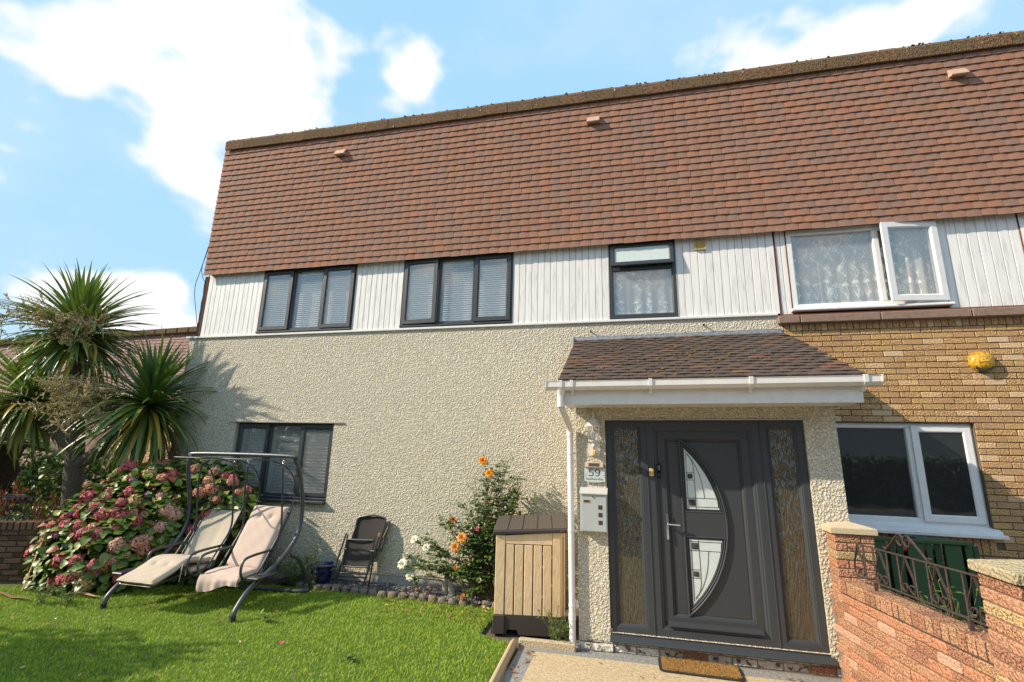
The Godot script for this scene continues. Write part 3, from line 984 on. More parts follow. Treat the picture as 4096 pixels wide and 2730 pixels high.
func build_house() -> void:
	var h := thing("rendered_house", "end house with cream roughcast wall, white cladding band and hung clay tiles", "house")
	var low := [-6.609, 1.10, -4.706, 2.357]
	var g := Geo.new()
	# ground floor wall, with the way into the porch left open
	wall_with(g, -7.92, 0.17, 2.03, 3.872, -0.28, 0.0, [low, [0.3, 0.17, 1.2, 2.3]])
	part(h, "wall", g, M.render)
	g = Geo.new()
	wall_with(g, -7.9, -0.1, 2.03, 0.17, -0.28, -0.012, [])
	part(h, "plinth", g, M.plinth)
	# end wall, party wall, back wall, floors, roof deck
	g = Geo.new()
	g.bx(-7.92, -0.1, -7.5, -7.64, 3.872, -0.281)
	part(h, "side_wall", g, M.render)
	g = Geo.new()
	g.bx(-7.78, 3.872, -7.5, -7.6, 7.6, -0.05)
	part(h, "gable_wall", g, M.barge)
	g = Geo.new()
	g.bx(1.93, -0.1, -7.5, 2.03, 7.5, -0.281)
	part(h, "party_wall", g, M.room_wall)
	g = Geo.new()
	g.bx(-7.64, -0.1, -7.7, 1.93, 7.5, -7.5)
	part(h, "back_wall", g, M.room_wall)
	g = Geo.new()
	g.bx(-7.6, 3.55, -7.5, 1.93, 3.70, -0.281)
	part(h, "floor", g, M.room_wall)
	g = Geo.new()
	g.bx(-7.64, 0.0, -7.5, 1.93, 0.15, -0.281)
	part(h, "floor", g, M.room_floor)
	g = Geo.new()
	g.bx(-7.6, 5.25, -7.5, 1.93, 5.35, -0.2)
	part(h, "ceiling", g, M.room_wall)
	# partition walls between rooms
	for px in [-4.1, -1.1]:
		g = Geo.new()
		g.bx(px - 0.05, 3.70, -3.6, px + 0.05, 5.25, -0.1)
		part(h, "partition", g, M.room_wall)
	g = Geo.new()
	g.bx(-7.6, 3.70, -3.7, 1.93, 5.25, -3.6)
	part(h, "partition", g, M.room_wall)
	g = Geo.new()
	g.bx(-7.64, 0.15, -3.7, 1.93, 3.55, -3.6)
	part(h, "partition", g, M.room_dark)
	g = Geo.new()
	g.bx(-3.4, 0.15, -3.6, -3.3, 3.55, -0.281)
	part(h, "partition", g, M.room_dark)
	# backing wall behind the cladding with the upper window openings
	g = Geo.new()
	var ups := [[-6.471, 3.925, -4.563, 5.2], [-3.672, 3.925, -1.762, 5.2], [-0.269, 3.925, 0.696, 5.2]]
	wall_with(g, -7.725, 3.70, 2.03, 5.25, -0.12, -0.022, ups)
	part(h, "frame_wall", g, M.batten)
	# wall behind the hung tiles
	g = Geo.new()
	g.poly([Vector3(-7.70, 5.12, 0.06), Vector3(2.03, 5.12, 0.06), Vector3(2.03, roof_top(2.03) + 0.1, 0.06), Vector3(-7.70, roof_top(-7.7) + 0.1, 0.06)], Vector3(0, 0, 1))
	g.poly([Vector3(-7.70, 5.12, -0.12), Vector3(2.03, 5.12, -0.12), Vector3(2.03, 5.12, 0.06), Vector3(-7.70, 5.12, 0.06)], Vector3(0, -1, 0))
	g.poly([Vector3(-7.70, 5.12, -0.12), Vector3(-7.70, 5.12, 0.06), Vector3(-7.70, 7.75, 0.06), Vector3(-7.70, 7.75, -0.12)], Vector3(-1, 0, 0))
	g.poly([Vector3(-7.78, 7.62, 0.06), Vector3(2.03, 7.5, 0.06), Vector3(2.03, 7.3, -7.7), Vector3(-7.78, 7.4, -7.7)], Vector3(0, 1, 0))
	part(h, "roof_deck", g, M.batten)
	tile_hang(h, -7.76, 2.06, 2.6, true)
	ridge_run(h, -7.72, 2.0)
	# cladding boards between the windows
	boards(h, -7.715, -6.476, 3.905, 5.12, 0.102, -0.018)
	boards(h, -4.558, -3.677, 3.905, 5.12, 0.098, -0.018)
	boards(h, -1.757, -0.274, 3.905, 5.12, 0.1, -0.018)
	boards(h, 0.701, 2.02, 3.905, 5.12, 0.1, -0.018)
	g = Geo.new()
	for x in [-6.474, -4.56, -3.6745, -1.7595, -0.2715, 0.6985]:
		g.bx(x - 0.0022, 3.91, -0.02, x + 0.0022, 5.12, 0.002)
	part(h, "board_edge_trim", g, M.white_trim)
	# trim between cladding and render, in two lengths
	for q in [[-7.985, -1.2], [-1.198, 1.975]]:
		g = Geo.new()
		g.bevel(Vector3((q[0] + q[1]) * 0.5, 3.89, -0.012), Vector3(q[1] - q[0], 0.036, 0.09), 0.005)
		part(h, "drip_trim", g, M.white_trim)
	# weathered barge edge at the end of the cladding
	g = Geo.new()
	var edge := PackedVector2Array()
	for i in 17:
		edge.append(Vector2(-7.80 + R(-0.012, 0.012), lerpf(3.9, 5.08, i / 16.0)))
	edge.append(Vector2(-7.735, 5.08))
	edge.append(Vector2(-7.735, 3.9))
	g.extrude(edge, -0.1, 0.004)
	part(h, "barge_edge", g, M.barge)
	g = Geo.new()
	g.bx(-7.735, 3.91, -0.06, -7.717, 5.06, 0.006)
	part(h, "corner_strip", g, M.rust_strip)
	for k in 3:
		var u: Array = ups[k]
		if k < 2:
			window_three(h, u[0], 3.945, u[2], 5.104, -0.002, 0.0 if k == 0 else -0.055)
	# small window: top light ajar over a fixed light
	var w := Node3D.new()
	w.name = "window"
	h.add_child(w, true)
	g = Geo.new()
	frame_ring(g, -0.267, 3.93, 0.694, 5.104, 0.06, -0.06, -0.004)
	part(w, "frame", g, M.anthracite)
	g = Geo.new()
	g.bevel(Vector3(0.2135, 4.70, -0.031), Vector3(0.845, 0.06, 0.05), 0.008)
	part(w, "transom", g, M.anthracite)
	part(w, "pane", pane_box(-0.208, 3.989, 0.635, 4.671, -0.03), M.glass)
	var tp := Transform3D(Basis(Vector3.RIGHT, -0.16), Vector3(0.2135, 5.075, 0.004))
	g = Geo.new()
	frame_ring(g, -0.45, -0.36, 0.45, 0.0, 0.06, 0.0, 0.035)
	part(w, "sash", g, M.anthracite, tp)
	part(w, "pane", pane_box(-0.392, -0.302, 0.392, -0.058, 0.015), M.frosted, tp)
	g = Geo.new()
	g.bevel(Vector3(0.2135, 3.925, -0.01), Vector3(0.957, 0.024, 0.085), 0.005)
	part(w, "sill", g, M.anthracite)
	net_curtain(-0.2, 3.99, 0.63, 4.68, -0.10, 5, "net_small", "white net curtain in small upper window above the porch roof")
	# lower window set back in its reveal
	window_three(h, low[0], 1.175, low[2], 2.357, -0.075, 0.0)
	g = Geo.new()
	g.bevel(Vector3(-5.6575, 1.125, -0.01), Vector3(1.9, 0.04, 0.18), 0.008)
	g.bx(-6.607, 1.102, -0.14, -4.708, 1.175, -0.08)
	part(h, "window_sill", g, M.anthracite)
	g = Geo.new()
	g.bx(-6.74, 2.357, 0.002, -4.52, 2.372, 0.024)
	part(h, "drip_bead", g, M.render_smooth)
	g = Geo.new()
	g.bx(-6.608, 1.14, -0.14, -6.606, 2.357, -0.002)
	part(h, "reveal", g, M.render_smooth)
	# blinds
	var ref := [[-6.471, -4.563, "upper window at the house's outer end"], [-3.672, -1.762, "middle upper window with one light ajar"]]
	var pos := ["left light of the ", "middle light of the ", "right light of the "]
	for r in ref:
		var third: float = (r[1] - r[0] - 0.055) / 3.0
		for k in 3:
			var a: float = r[0] + 0.0275 + third * k + 0.045
			blind(a, 3.99, a + third - 0.09, 5.08, -0.13, 0.037, 0.8, "white venetian blind in the " + pos[k] + r[2], "venetian blinds behind the grey windows")
	for k in 3:
		var third := (1.903 - 0.055) / 3.0
		var a: float = low[0] + 0.0275 + third * k + 0.045
		blind(a, 1.21, a + third - 0.09, 2.33, -0.2, 0.05, 0.10, "open slatted blind in the " + pos[k] + "ground floor window", "venetian blinds behind the grey windows")
	# curtains hanging inside the lower window
	for q in [[-6.58, -6.0], [-4.95, -4.74]]:
		var rows := []
		for j in 4:
			var line := []
			for i in 49:
				var t := i / 48.0
				line.append(Vector3(lerpf(q[0], q[1], t), lerpf(2.36, 0.9, j / 3.0), -0.3 + 0.03 * sin(t * TAU * (5 if q[1] < -5.5 else 2))))
			rows.append(line)
		var gc := Geo.new()
		gc.grid(rows)
		single("curtain", "pale curtain drawn to the left side of the ground floor window" if q[1] < -5.5 else "narrow pale curtain at the right edge of ground floor window", "curtain", gc, M.net)
	# roof vents, grille, pipe stubs
	for p in [Vector3(-5.079, 7.22, 0.1), Vector3(-0.46, 7.17, 0.1)]:
		vent_tile(h, p)
	grille(h)
	for p in [[-0.55, 3.74], [1.02, 3.78]]:
		g = Geo.new()
		g.tube([Vector3(p[0], p[1], -0.02), Vector3(p[0], p[1] - 0.004, 0.055)], 0.011, 10, false)
		g.tube([Vector3(p[0], p[1], -0.02), Vector3(p[0], p[1] - 0.004, 0.055)], 0.008, 10, false)
		part(h, "overflow_pipe", g, M.rust_strip)

func vent_tile(h: Node3D, p: Vector3) -> void:
	var g := Geo.new()
	var o := PackedVector2Array([Vector2(0, 0.02), Vector2(0.075, 0.0), Vector2(0.085, 0.012), Vector2(0.02, 0.13), Vector2(0, 0.13)])
	g.extrude(o, -0.1, 0.1, Transform3D(Basis(Vector3(0, 0, 1), Vector3(0, 1, 0), Vector3(1, 0, 0)), Vector3.ZERO))
	part(h, "vent_tile", g, M.vent, Transform3D(Basis.IDENTITY, p))

func grille(h: Node3D) -> void:
	var v := Node3D.new()
	v.name = "vent_grille"
	v.position = Vector3(1.045, 4.985, 0.0)
	h.add_child(v, true)
	var g := Geo.new()
	frame_ring(g, -0.075, -0.075, 0.075, 0.075, 0.014, 0.0, 0.03, 0.004)
	part(v, "frame", g, M.grille)
	for k in 3:
		g = Geo.new()
		g.bevel(Vector3(0, -0.04 + 0.04 * k, 0.012), Vector3(0.122, 0.036, 0.004), 0.001, Basis(Vector3.RIGHT, 0.45))
		part(v, "louvre", g, M.grille)

func build_porch() -> void:
	var p := thing("porch", "front porch with moss flecked tile roof and dark grey front door", "porch")
	var piv := Vector3(-0.6, 0, 0)
	p.transform = Transform3D(Basis.IDENTITY, piv) * Transform3D(Basis(Vector3(0, 0, 1), 0.009), Vector3.ZERO) * Transform3D(Basis.IDENTITY, -piv)
	var g := Geo.new()
	wall_with(g, -0.604, 0.185, 2.04, 2.56, 1.19, 1.39, [[-0.278, 0.10, 1.745, 2.352]])
	part(p, "wall", g, M.render)
	# side walls rise to the slope of the roof
	for s in [[-0.604, -0.45], [1.9, 2.04]]:
		g = Geo.new()
		g.extrude(PackedVector2Array([Vector2(0.003, 0.0), Vector2(1.189, 0.0), Vector2(1.189, 2.93), Vector2(0.003, 3.49)]), s[0], s[1], Transform3D(Basis(Vector3(0, 0, 1), Vector3(0, 1, 0), Vector3(1, 0, 0)), Vector3.ZERO))
		part(p, "side_wall", g, M.render)
	g = Geo.new()
	g.bx(-0.2, 2.352, 1.391, 1.80, 2.364, 1.404)
	part(p, "drip_bead", g, M.render_smooth)
	# base bricks, painted white and worn
	var bm := Geo.new()
	bm.bevel(Vector3.ZERO, Vector3(0.213, 0.066, 0.1), 0.006)
	var bmesh := bm.mesh()
	for r in 3:
		var x := -0.585 - (0.11 if r % 2 else 0.0)
		while x < 2.1:
			var z := 1.335 + (0.028 if r == 0 and x < -0.3 else 0.0) - (0.0 if x < -0.3 else 0.0)
			var top := 0.038 + r * 0.075 - (0.0 if r < 2 else 0.006)
			if r == 2 and x > -0.35 and x < 1.75:
				x += 0.225
				continue
			var m: Material = M.whitewash if x < 1.4 else (M.gbrick3 if x > 1.75 else M.whitewash_b)
			if r == 0 and x > 0.25:
				m = M.gbrick3 if rng.randi() % 2 else M.whitewash_b
			part(p, "base_brick", bmesh, m, Transform3D(Basis.IDENTITY, Vector3(clampf(x, -0.5, 1.95), top, z + R(-0.003, 0.003))))
			x += 0.225
	g = Geo.new()
	g.bx(-0.6, -0.1, 1.2, 2.03, 0.18, 1.374)
	part(p, "footing", g, M.mortar)
	g = Geo.new()
	g.bx(-0.45, 0.0, 0.003, 1.9, 0.155, 1.198)
	part(p, "floor", g, M.room_floor)
	# roof
	var up := Vector3(0, 0.429, -0.9033)
	var nn := Vector3(0, 0.9033, 0.429)
	var eave := Vector3(0, 2.728, 1.815)
	var b := Basis(Vector3.RIGHT, up, nn)
	g = Geo.new()
	var lo := -0.72
	var A := [Vector3(lo, 2.71, 1.79), Vector3(2.14, 2.71, 1.79), Vector3(2.03, 3.56, 0.01), Vector3(lo, 3.56, 0.01)]
	var Bq := []
	for q in A:
		Bq.append(q - Vector3(0, 0.055, 0))
	g.poly(A, Vector3.UP)
	g.poly(Bq, Vector3.DOWN)
	for k in 4:
		g.poly([A[k], A[(k + 1) % 4], Bq[(k + 1) % 4], Bq[k]], [Vector3(0, 0, 1), Vector3(1, 0, 0), Vector3(0, 0, -1), Vector3(-1, 0, 0)][k])
	part(p, "roof_deck", g, M.batten)
	var tw := 0.1885
	var tmesh := tile_mesh(tw - 0.004, 0.2, 0.017, 0.005, 0.018)
	var half := tile_mesh(tw * 0.5 - 0.004, 0.2, 0.017, 0.003, 0.018)
	for r in 18:
		var s := r * 0.1105
		var right := 2.2 - 0.15 * s / 2.0
		var x := -0.745
		if r % 2:
			part(p, "roof_tile", half, M["ptile%d" % (rng.randi() % 5)], Transform3D(b, eave + up * s + Vector3(x + tw * 0.25, 0, 0)))
			x += tw * 0.5
		while x + tw * 0.55 < right:
			var w2 := minf(tw, right - x)
			var k := rng.randi() % 14
			var m := [0, 0, 1, 1, 1, 2, 2, 4, 4, 0, 1, 4, 2, 3]
			var bb := b * Basis(Vector3(0, 0, 1), R(-0.012, 0.012)) * Basis(Vector3.RIGHT, R(-0.02, 0.012))
			part(p, "roof_tile", tmesh, M["ptile%d" % m[k]], Transform3D(bb.scaled_local(Vector3(w2 / tw, 1, 1)), eave + up * (s + R(-0.006, 0.006)) + nn * R(0.0, 0.006) + Vector3(x + w2 * 0.5, 0, 0)))
			x += tw
	# cushions of moss in the laps between the tiles
	var gm := Geo.new()
	var go := Geo.new()
	for i in 90:
		var r := rng.randi() % 16
		var x: float = clampf(0.55 + rng.randfn() * 0.55, -0.6, 1.9)
		if i < 30:
			r = 5 + rng.randi() % 5
		var q := R(0.012, 0.026)
		var at := eave + up * (r * 0.1105 - 0.006) + nn * R(0.03, 0.04) + Vector3(x, 0, 0)
		(go if i % 4 == 0 else gm).lathe([[0.0, -q * 0.5], [q * 1.1, -q * 0.3], [q, q * 0.2], [q * 0.5, q * 0.55], [0.0, q * 0.65]], 7, at)
	part(p, "moss", gm, M.moss).set_meta("kind", "stuff")
	part(p, "moss", go, M.moss_orange).set_meta("kind", "stuff")
	# lead flashing
	g = Geo.new()
	g.poly([Vector3(-0.755, 3.585, 0.03), Vector3(2.03, 3.585, 0.03), Vector3(2.03, 3.66, 0.012), Vector3(-0.755, 3.66, 0.012)], Vector3(0, 0.2, 1))
	g.poly([Vector3(-0.755, 3.585, 0.03), Vector3(2.05, 3.585, 0.03), Vector3(2.06, 3.565, 0.10), Vector3(-0.75, 3.565, 0.10)], Vector3(0, 1, 0.3))
	g.bx(-0.755, 3.652, 0.002, 2.03, 3.664, 0.014)
	part(p, "lead_flashing", g, M.lead)
	g = Geo.new()
	g.bevel(Vector3(-0.765, 3.56, 0.05), Vector3(0.03, 0.16, 0.1), 0.01)
	part(p, "lead_soaker", g, M.lead)
	# fascia, soffit boards, gutter
	g = Geo.new()
	g.bevel(Vector3(0.72, 2.578, 1.81), Vector3(2.82, 0.18, 0.022), 0.004)
	part(p, "fascia", g, M.white_trim)
	for q in [-0.6805, 2.1205]:
		g = Geo.new()
		g.bevel(Vector3(q, 2.578, 1.806), Vector3(0.045, 0.182, 0.038), 0.004)
		part(p, "corner_cover", g, M.white_trim)
	for q in [-0.68, 2.12]:
		g = Geo.new()
		g.bevel(Vector3(q, 2.59, 1.4), Vector3(0.02, 0.2, 0.77), 0.003)
		part(p, "side_board", g, M.white_trim)
	var sg := Geo.new()
	sg.bevel(Vector3.ZERO, Vector3(0.098, 0.01, 0.395), 0.002)
	var smesh := sg.mesh()
	for k in 28:
		part(p, "soffit_board", smesh, M.white_trim, Transform3D(Basis.IDENTITY, Vector3(-0.62 + k * 0.1, 2.496, 1.595)))
	g = Geo.new()
	g.bx(-0.67, 2.505, 1.392, 2.11, 2.52, 1.798)
	part(p, "soffit_backing", g, M.batten)
	var gut := Node3D.new()
	gut.name = "gutter"
	p.add_child(gut, true)
	g = Geo.new()
	var prof := PackedVector2Array([Vector2(0, 0.09), Vector2(0, 0.02), Vector2(0.03, 0), Vector2(0.075, 0), Vector2(0.108, 0.032), Vector2(0.112, 0.085), Vector2(0.118, 0.09), Vector2(0.108, 0.093), Vector2(0.103, 0.036), Vector2(0.072, 0.006), Vector2(0.032, 0.006), Vector2(0.006, 0.024), Vector2(0.006, 0.09)])
	var gx := Transform3D(Basis(Vector3(0, 0, 1), Vector3(0, 1, 0), Vector3(1, 0, 0)), Vector3(0, 2.638, 1.824))
	g.extrude(prof, -0.855, 2.27, gx)
	part(gut, "channel", g, M.pvc_pipe)
	for q in [-0.858, 2.272]:
		g = Geo.new()
		g.extrude(PackedVector2Array([Vector2(-0.003, 0.094), Vector2(-0.003, 0.018), Vector2(0.03, -0.004), Vector2(0.077, -0.004), Vector2(0.113, 0.03), Vector2(0.122, 0.096)]), q - 0.006, q + 0.006, gx)
		part(gut, "end_cap", g, M.pvc_pipe)
	for q in [-0.70, -0.585, 0.22, 1.165, 2.14]:
		g = Geo.new()
		g.extrude(PackedVector2Array([Vector2(0.0, -0.05), Vector2(0.012, -0.05), Vector2(0.03, -0.012), Vector2(0.08, -0.008), Vector2(0.118, 0.028), Vector2(0.126, 0.1), Vector2(0.09, 0.1), Vector2(0.112, 0.03), Vector2(0.075, -0.001), Vector2(0.03, -0.001), Vector2(-0.001, 0.02)]), q - 0.017, q + 0.017, gx)
		part(gut, "bracket", g, M.white_trim)
	# outlet and downpipe
	g = Geo.new()
	g.lathe([[0.0, 0.0], [0.036, 0.0], [0.036, 0.05], [0.052, 0.11], [0.0, 0.11]], 16, Vector3(-0.71, 2.53, 1.875))
	part(gut, "outlet", g, M.pvc_pipe)
	var dp := Node3D.new()
	dp.name = "downpipe"
	p.add_child(dp, true)
	g = Geo.new()
	g.tube(rounded([Vector3(-0.71, 2.535, 1.875), Vector3(-0.71, 2.47, 1.875), Vector3(-0.668, 2.26, 1.432), Vector3(-0.668, 2.1, 1.432), Vector3(-0.668, 0.06, 1.432)], 0.07), 0.034, 18)
	part(dp, "pipe", g, M.pvc_pipe)
	for y in [2.2, 0.31, 2.52]:
		g = Geo.new()
		g.lathe([[0.034, -0.03], [0.039, -0.03], [0.039, 0.03], [0.034, 0.03]], 18, Vector3(-0.668, y, 1.432) if y < 2.4 else Vector3(-0.71, 2.49, 1.875))
		part(dp, "socket", g, M.pvc_pipe)
	for y in [1.98, 1.16, 0.42]:
		g = Geo.new()
		g.lathe([[0.034, -0.011], [0.038, -0.011], [0.038, 0.011], [0.034, 0.011]], 18, Vector3(-0.668, y, 1.432))
		g.bevel(Vector3(-0.618, y, 1.425), Vector3(0.04, 0.02, 0.02), 0.003)
		part(dp, "clip", g, M.pvc_pipe)
	build_door(p)

func arc_x(y: float, inset: float) -> float:
	var r := 1.127 - inset
	var dy := y - 1.27
	return 0.938 - 1.127 + sqrt(maxf(r * r - dy * dy, 0.0))

func d_outline(inset: float, y0: float, y1: float, left: float, k := 26) -> Array:
	# left upright, then the bow back down; returns points anticlockwise from the bottom left
	var a := []
	for i in k + 1:
		var y := lerpf(y0, y1, float(i) / k)
		a.append(Vector2(maxf(arc_x(y, inset), left), y))
	return a

func build_door(p: Node3D) -> void:
	var zf := 1.362
	var fr := Node3D.new()
	fr.name = "door_screen"
	p.add_child(fr, true)
	var g: Geo
	# side lights
	for s in [[-0.272, 0.166, 0.178, 2.345], [1.326, 1.738, 0.178, 2.345]]:
		g = Geo.new()
		frame_ring(g, s[0], s[2], s[1], s[3], 0.068, zf - 0.07, zf, 0.01)
		frame_ring(g, s[0] + 0.067, s[2] + 0.067, s[1] - 0.067, s[3] - 0.067, 0.026, zf - 0.05, zf - 0.006, 0.022)
		part(fr, "side_light_frame", g, M.anthracite)
		part(fr, "obscure_pane", pane_box(s[0] + 0.085, s[2] + 0.085, s[1] - 0.085, s[3] - 0.085, zf - 0.03), M.obscure)
	# outer door frame
	g = Geo.new()
	frame_ring(g, 0.168, 0.178, 1.324, 2.345, 0.085, zf - 0.07, zf - 0.001, 0.012)
	frame_ring(g, 0.252, 0.262, 1.240, 2.261, 0.03, zf - 0.07, zf - 0.012, 0.02)
	part(fr, "door_frame", g, M.anthracite)
	for x in [0.167, 1.325]:
		g = Geo.new()
		g.bevel(Vector3(x, 1.26, zf + 0.002), Vector3(0.012, 2.165, 0.012), 0.004)
		part(fr, "coupling_strip", g, M.anthracite)
	g = Geo.new()
	g.extrude(PackedVector2Array([Vector2(1.30, 0.11), Vector2(1.44, 0.108), Vector2(1.445, 0.116), Vector2(1.44, 0.128), Vector2(1.37, 0.176), Vector2(1.30, 0.177)]), -0.284, 1.772, Transform3D(Basis(Vector3(0, 0, 1), Vector3(0, 1, 0), Vector3(1, 0, 0)), Vector3.ZERO))
	part(fr, "sill", g, M.anthracite)
	# door leaf
	var d := Node3D.new()
	d.name = "door"
	p.add_child(d, true)
	g = Geo.new()
	frame_ring(g, 0.284, 0.294, 1.208, 2.229, 0.085, zf - 0.06, zf - 0.03, 0.012)
	part(d, "stile_frame", g, M.anthracite_door)
	g = Geo.new()
	frame_ring(g, 0.366, 0.376, 1.126, 2.147, 0.032, zf - 0.06, zf - 0.036, 0.03)
	part(d, "panel_moulding", g, M.anthracite_door)
	# panel with two cut outs for the glass
	var up_glass := PackedVector2Array()
	var lo_glass := PackedVector2Array()
	var gx := 0.558
	for q in d_outline(0.05, 1.425, 2.06, gx):
		up_glass.append(q)
	up_glass.append(Vector2(gx, 1.425))
	for q in d_outline(0.05, 0.49, 1.122, gx):
		lo_glass.append(q)
	lo_glass.append(Vector2(gx, 1.122))
	g = Geo.new()
	g.bx(0.39, 0.4, zf - 0.062, 1.10, 2.12, zf - 0.052)
	part(d, "panel", g, M.anthracite_door)
	for gl in [up_glass, lo_glass]:
		g = Geo.new()
		g.extrude(gl, zf - 0.052, zf - 0.046)
		part(d, "frosted_pane", g, M.frosted)
	# raised bow moulding
	var top := 2.15
	var bot := 0.39
	for q in [[0.0, 0.514, 0.0115, 0.034], [0.022, 0.534, 0.008, 0.04], [0.04, 0.549, 0.006, 0.045]]:
		var pts := []
		var arc := d_outline(q[0], bot + q[0] * 2.0, top - q[0] * 2.0, q[1], 40)
		pts.append(Vector3(q[1], arc[0].y, zf - q[3]))
		for a in arc:
			if a.x > q[1] + 0.001:
				pts.append(Vector3(a.x, a.y, zf - q[3]))
		pts.append(Vector3(q[1], arc[arc.size() - 1].y, zf - q[3]))
		g = Geo.new()
		g.tube(pts, q[2], 8)
		g.tube([Vector3(q[1], arc[0].y, zf - q[3]), Vector3(q[1], arc[arc.size() - 1].y, zf - q[3])], q[2], 8)
		part(d, "bow_moulding", g, M.anthracite_door)
	g = Geo.new()
	var midp := PackedVector2Array()
	for q in d_outline(0.012, 1.15, 1.39, 0.5, 8):
		midp.append(q)
	midp.append(Vector2(0.525, 1.39))
	midp.append(Vector2(0.525, 1.15))
	g.extrude(midp, zf - 0.06, zf - 0.034)
	part(d, "lock_panel", g, M.anthracite_door)
	for y in [1.396, 1.146]:
		g = Geo.new()
		g.tube([Vector3(0.53, y, zf - 0.038), Vector3(0.915, y, zf - 0.038)], 0.009, 8)
		part(d, "rail_moulding", g, M.anthracite_door)
	# weather bar
	g = Geo.new()
	g.extrude(PackedVector2Array([Vector2(-0.03, 0.0), Vector2(0.022, -0.004), Vector2(0.022, 0.008), Vector2(-0.03, 0.036)]), 0.30, 1.19, Transform3D(Basis(Vector3(0, 0, 1), Vector3(0, 1, 0), Vector3(1, 0, 0)), Vector3(0, 0.292, zf)))
	part(d, "weather_bar", g, M.anthracite_door)
	# leading on the two panes, mirrored top to bottom
	for s in [1.0, -1.0]:
		var Y := func(y: float) -> float: return 1.2735 + s * (y - 1.2735)
		var z := zf - 0.045
		var lines := []
		lines.append([Vector2(0.572, 1.43), Vector2(0.572, 2.02)])
		lines.append([Vector2(0.645, 1.43), Vector2(0.645, 1.86), Vector2(0.585, 1.99)])
		lines.append([Vector2(0.562, 1.447), Vector2(0.878, 1.447)])
		lines.append([Vector2(0.562, 1.535), Vector2(0.868, 1.535)])
		lines.append([Vector2(0.738, 1.535), Vector2(0.715, 1.72), Vector2(0.66, 1.88), Vector2(0.585, 2.0)])
		lines.append([Vector2(0.868, 1.45), Vector2(0.855, 1.56), Vector2(0.81, 1.72), Vector2(0.73, 1.87), Vector2(0.59, 2.02)])
		lines.append([Vector2(0.562, 1.72), Vector2(0.645, 1.72)])
		lines.append([Vector2(0.562, 1.80), Vector2(0.645, 1.80)])
		g = Geo.new()
		for l in lines:
			var pts := []
			for q in l:
				pts.append(Vector3(q.x, Y.call(q.y), z))
			g.tube(spline(pts, 4) if pts.size() > 2 else pts, 0.0028, 5)
		part(d, "leading", g, M.leading)
		for q in [[0.61, 1.49, 0.062], [0.605, 1.76, 0.05]]:
			for k in 3:
				g = Geo.new()
				var w: float = q[2] * (1.0 - 0.3 * k)
				g.bevel(Vector3(q[0], Y.call(q[1]), z + 0.002 + k * 0.003), Vector3(w, w, 0.008), 0.003)
				part(d, "bevelled_square", g, M.leading if k != 1 else M.bevel_glass)
	# handle
	var hz := zf - 0.024
	g = Geo.new()
	g.bevel(Vector3(0.343, 1.237, hz), Vector3(0.03, 0.255, 0.012), 0.004)
	g.lathe([[0.0, 0.0], [0.0145, 0.0], [0.0145, 0.011], [0.0, 0.011]], 16, Vector3(0.343, 1.105, hz))
	part(d, "handle_plate", g, M.chrome)
	g = Geo.new()
	g.tube(rounded([Vector3(0.343, 1.268, hz), Vector3(0.343, 1.268, hz + 0.05), Vector3(0.47, 1.263, hz + 0.05)], 0.02), 0.0095, 12)
	part(d, "handle_lever", g, M.chrome)
	g = Geo.new()
	g.lathe([[0.0, 0.0], [0.008, 0.0], [0.008, 0.006], [0.0, 0.006]], 12)
	part(d, "lock_cylinder", g, M.chrome, Transform3D(Basis(Vector3.RIGHT, PI / 2), Vector3(0.343, 1.165, hz + 0.005)))

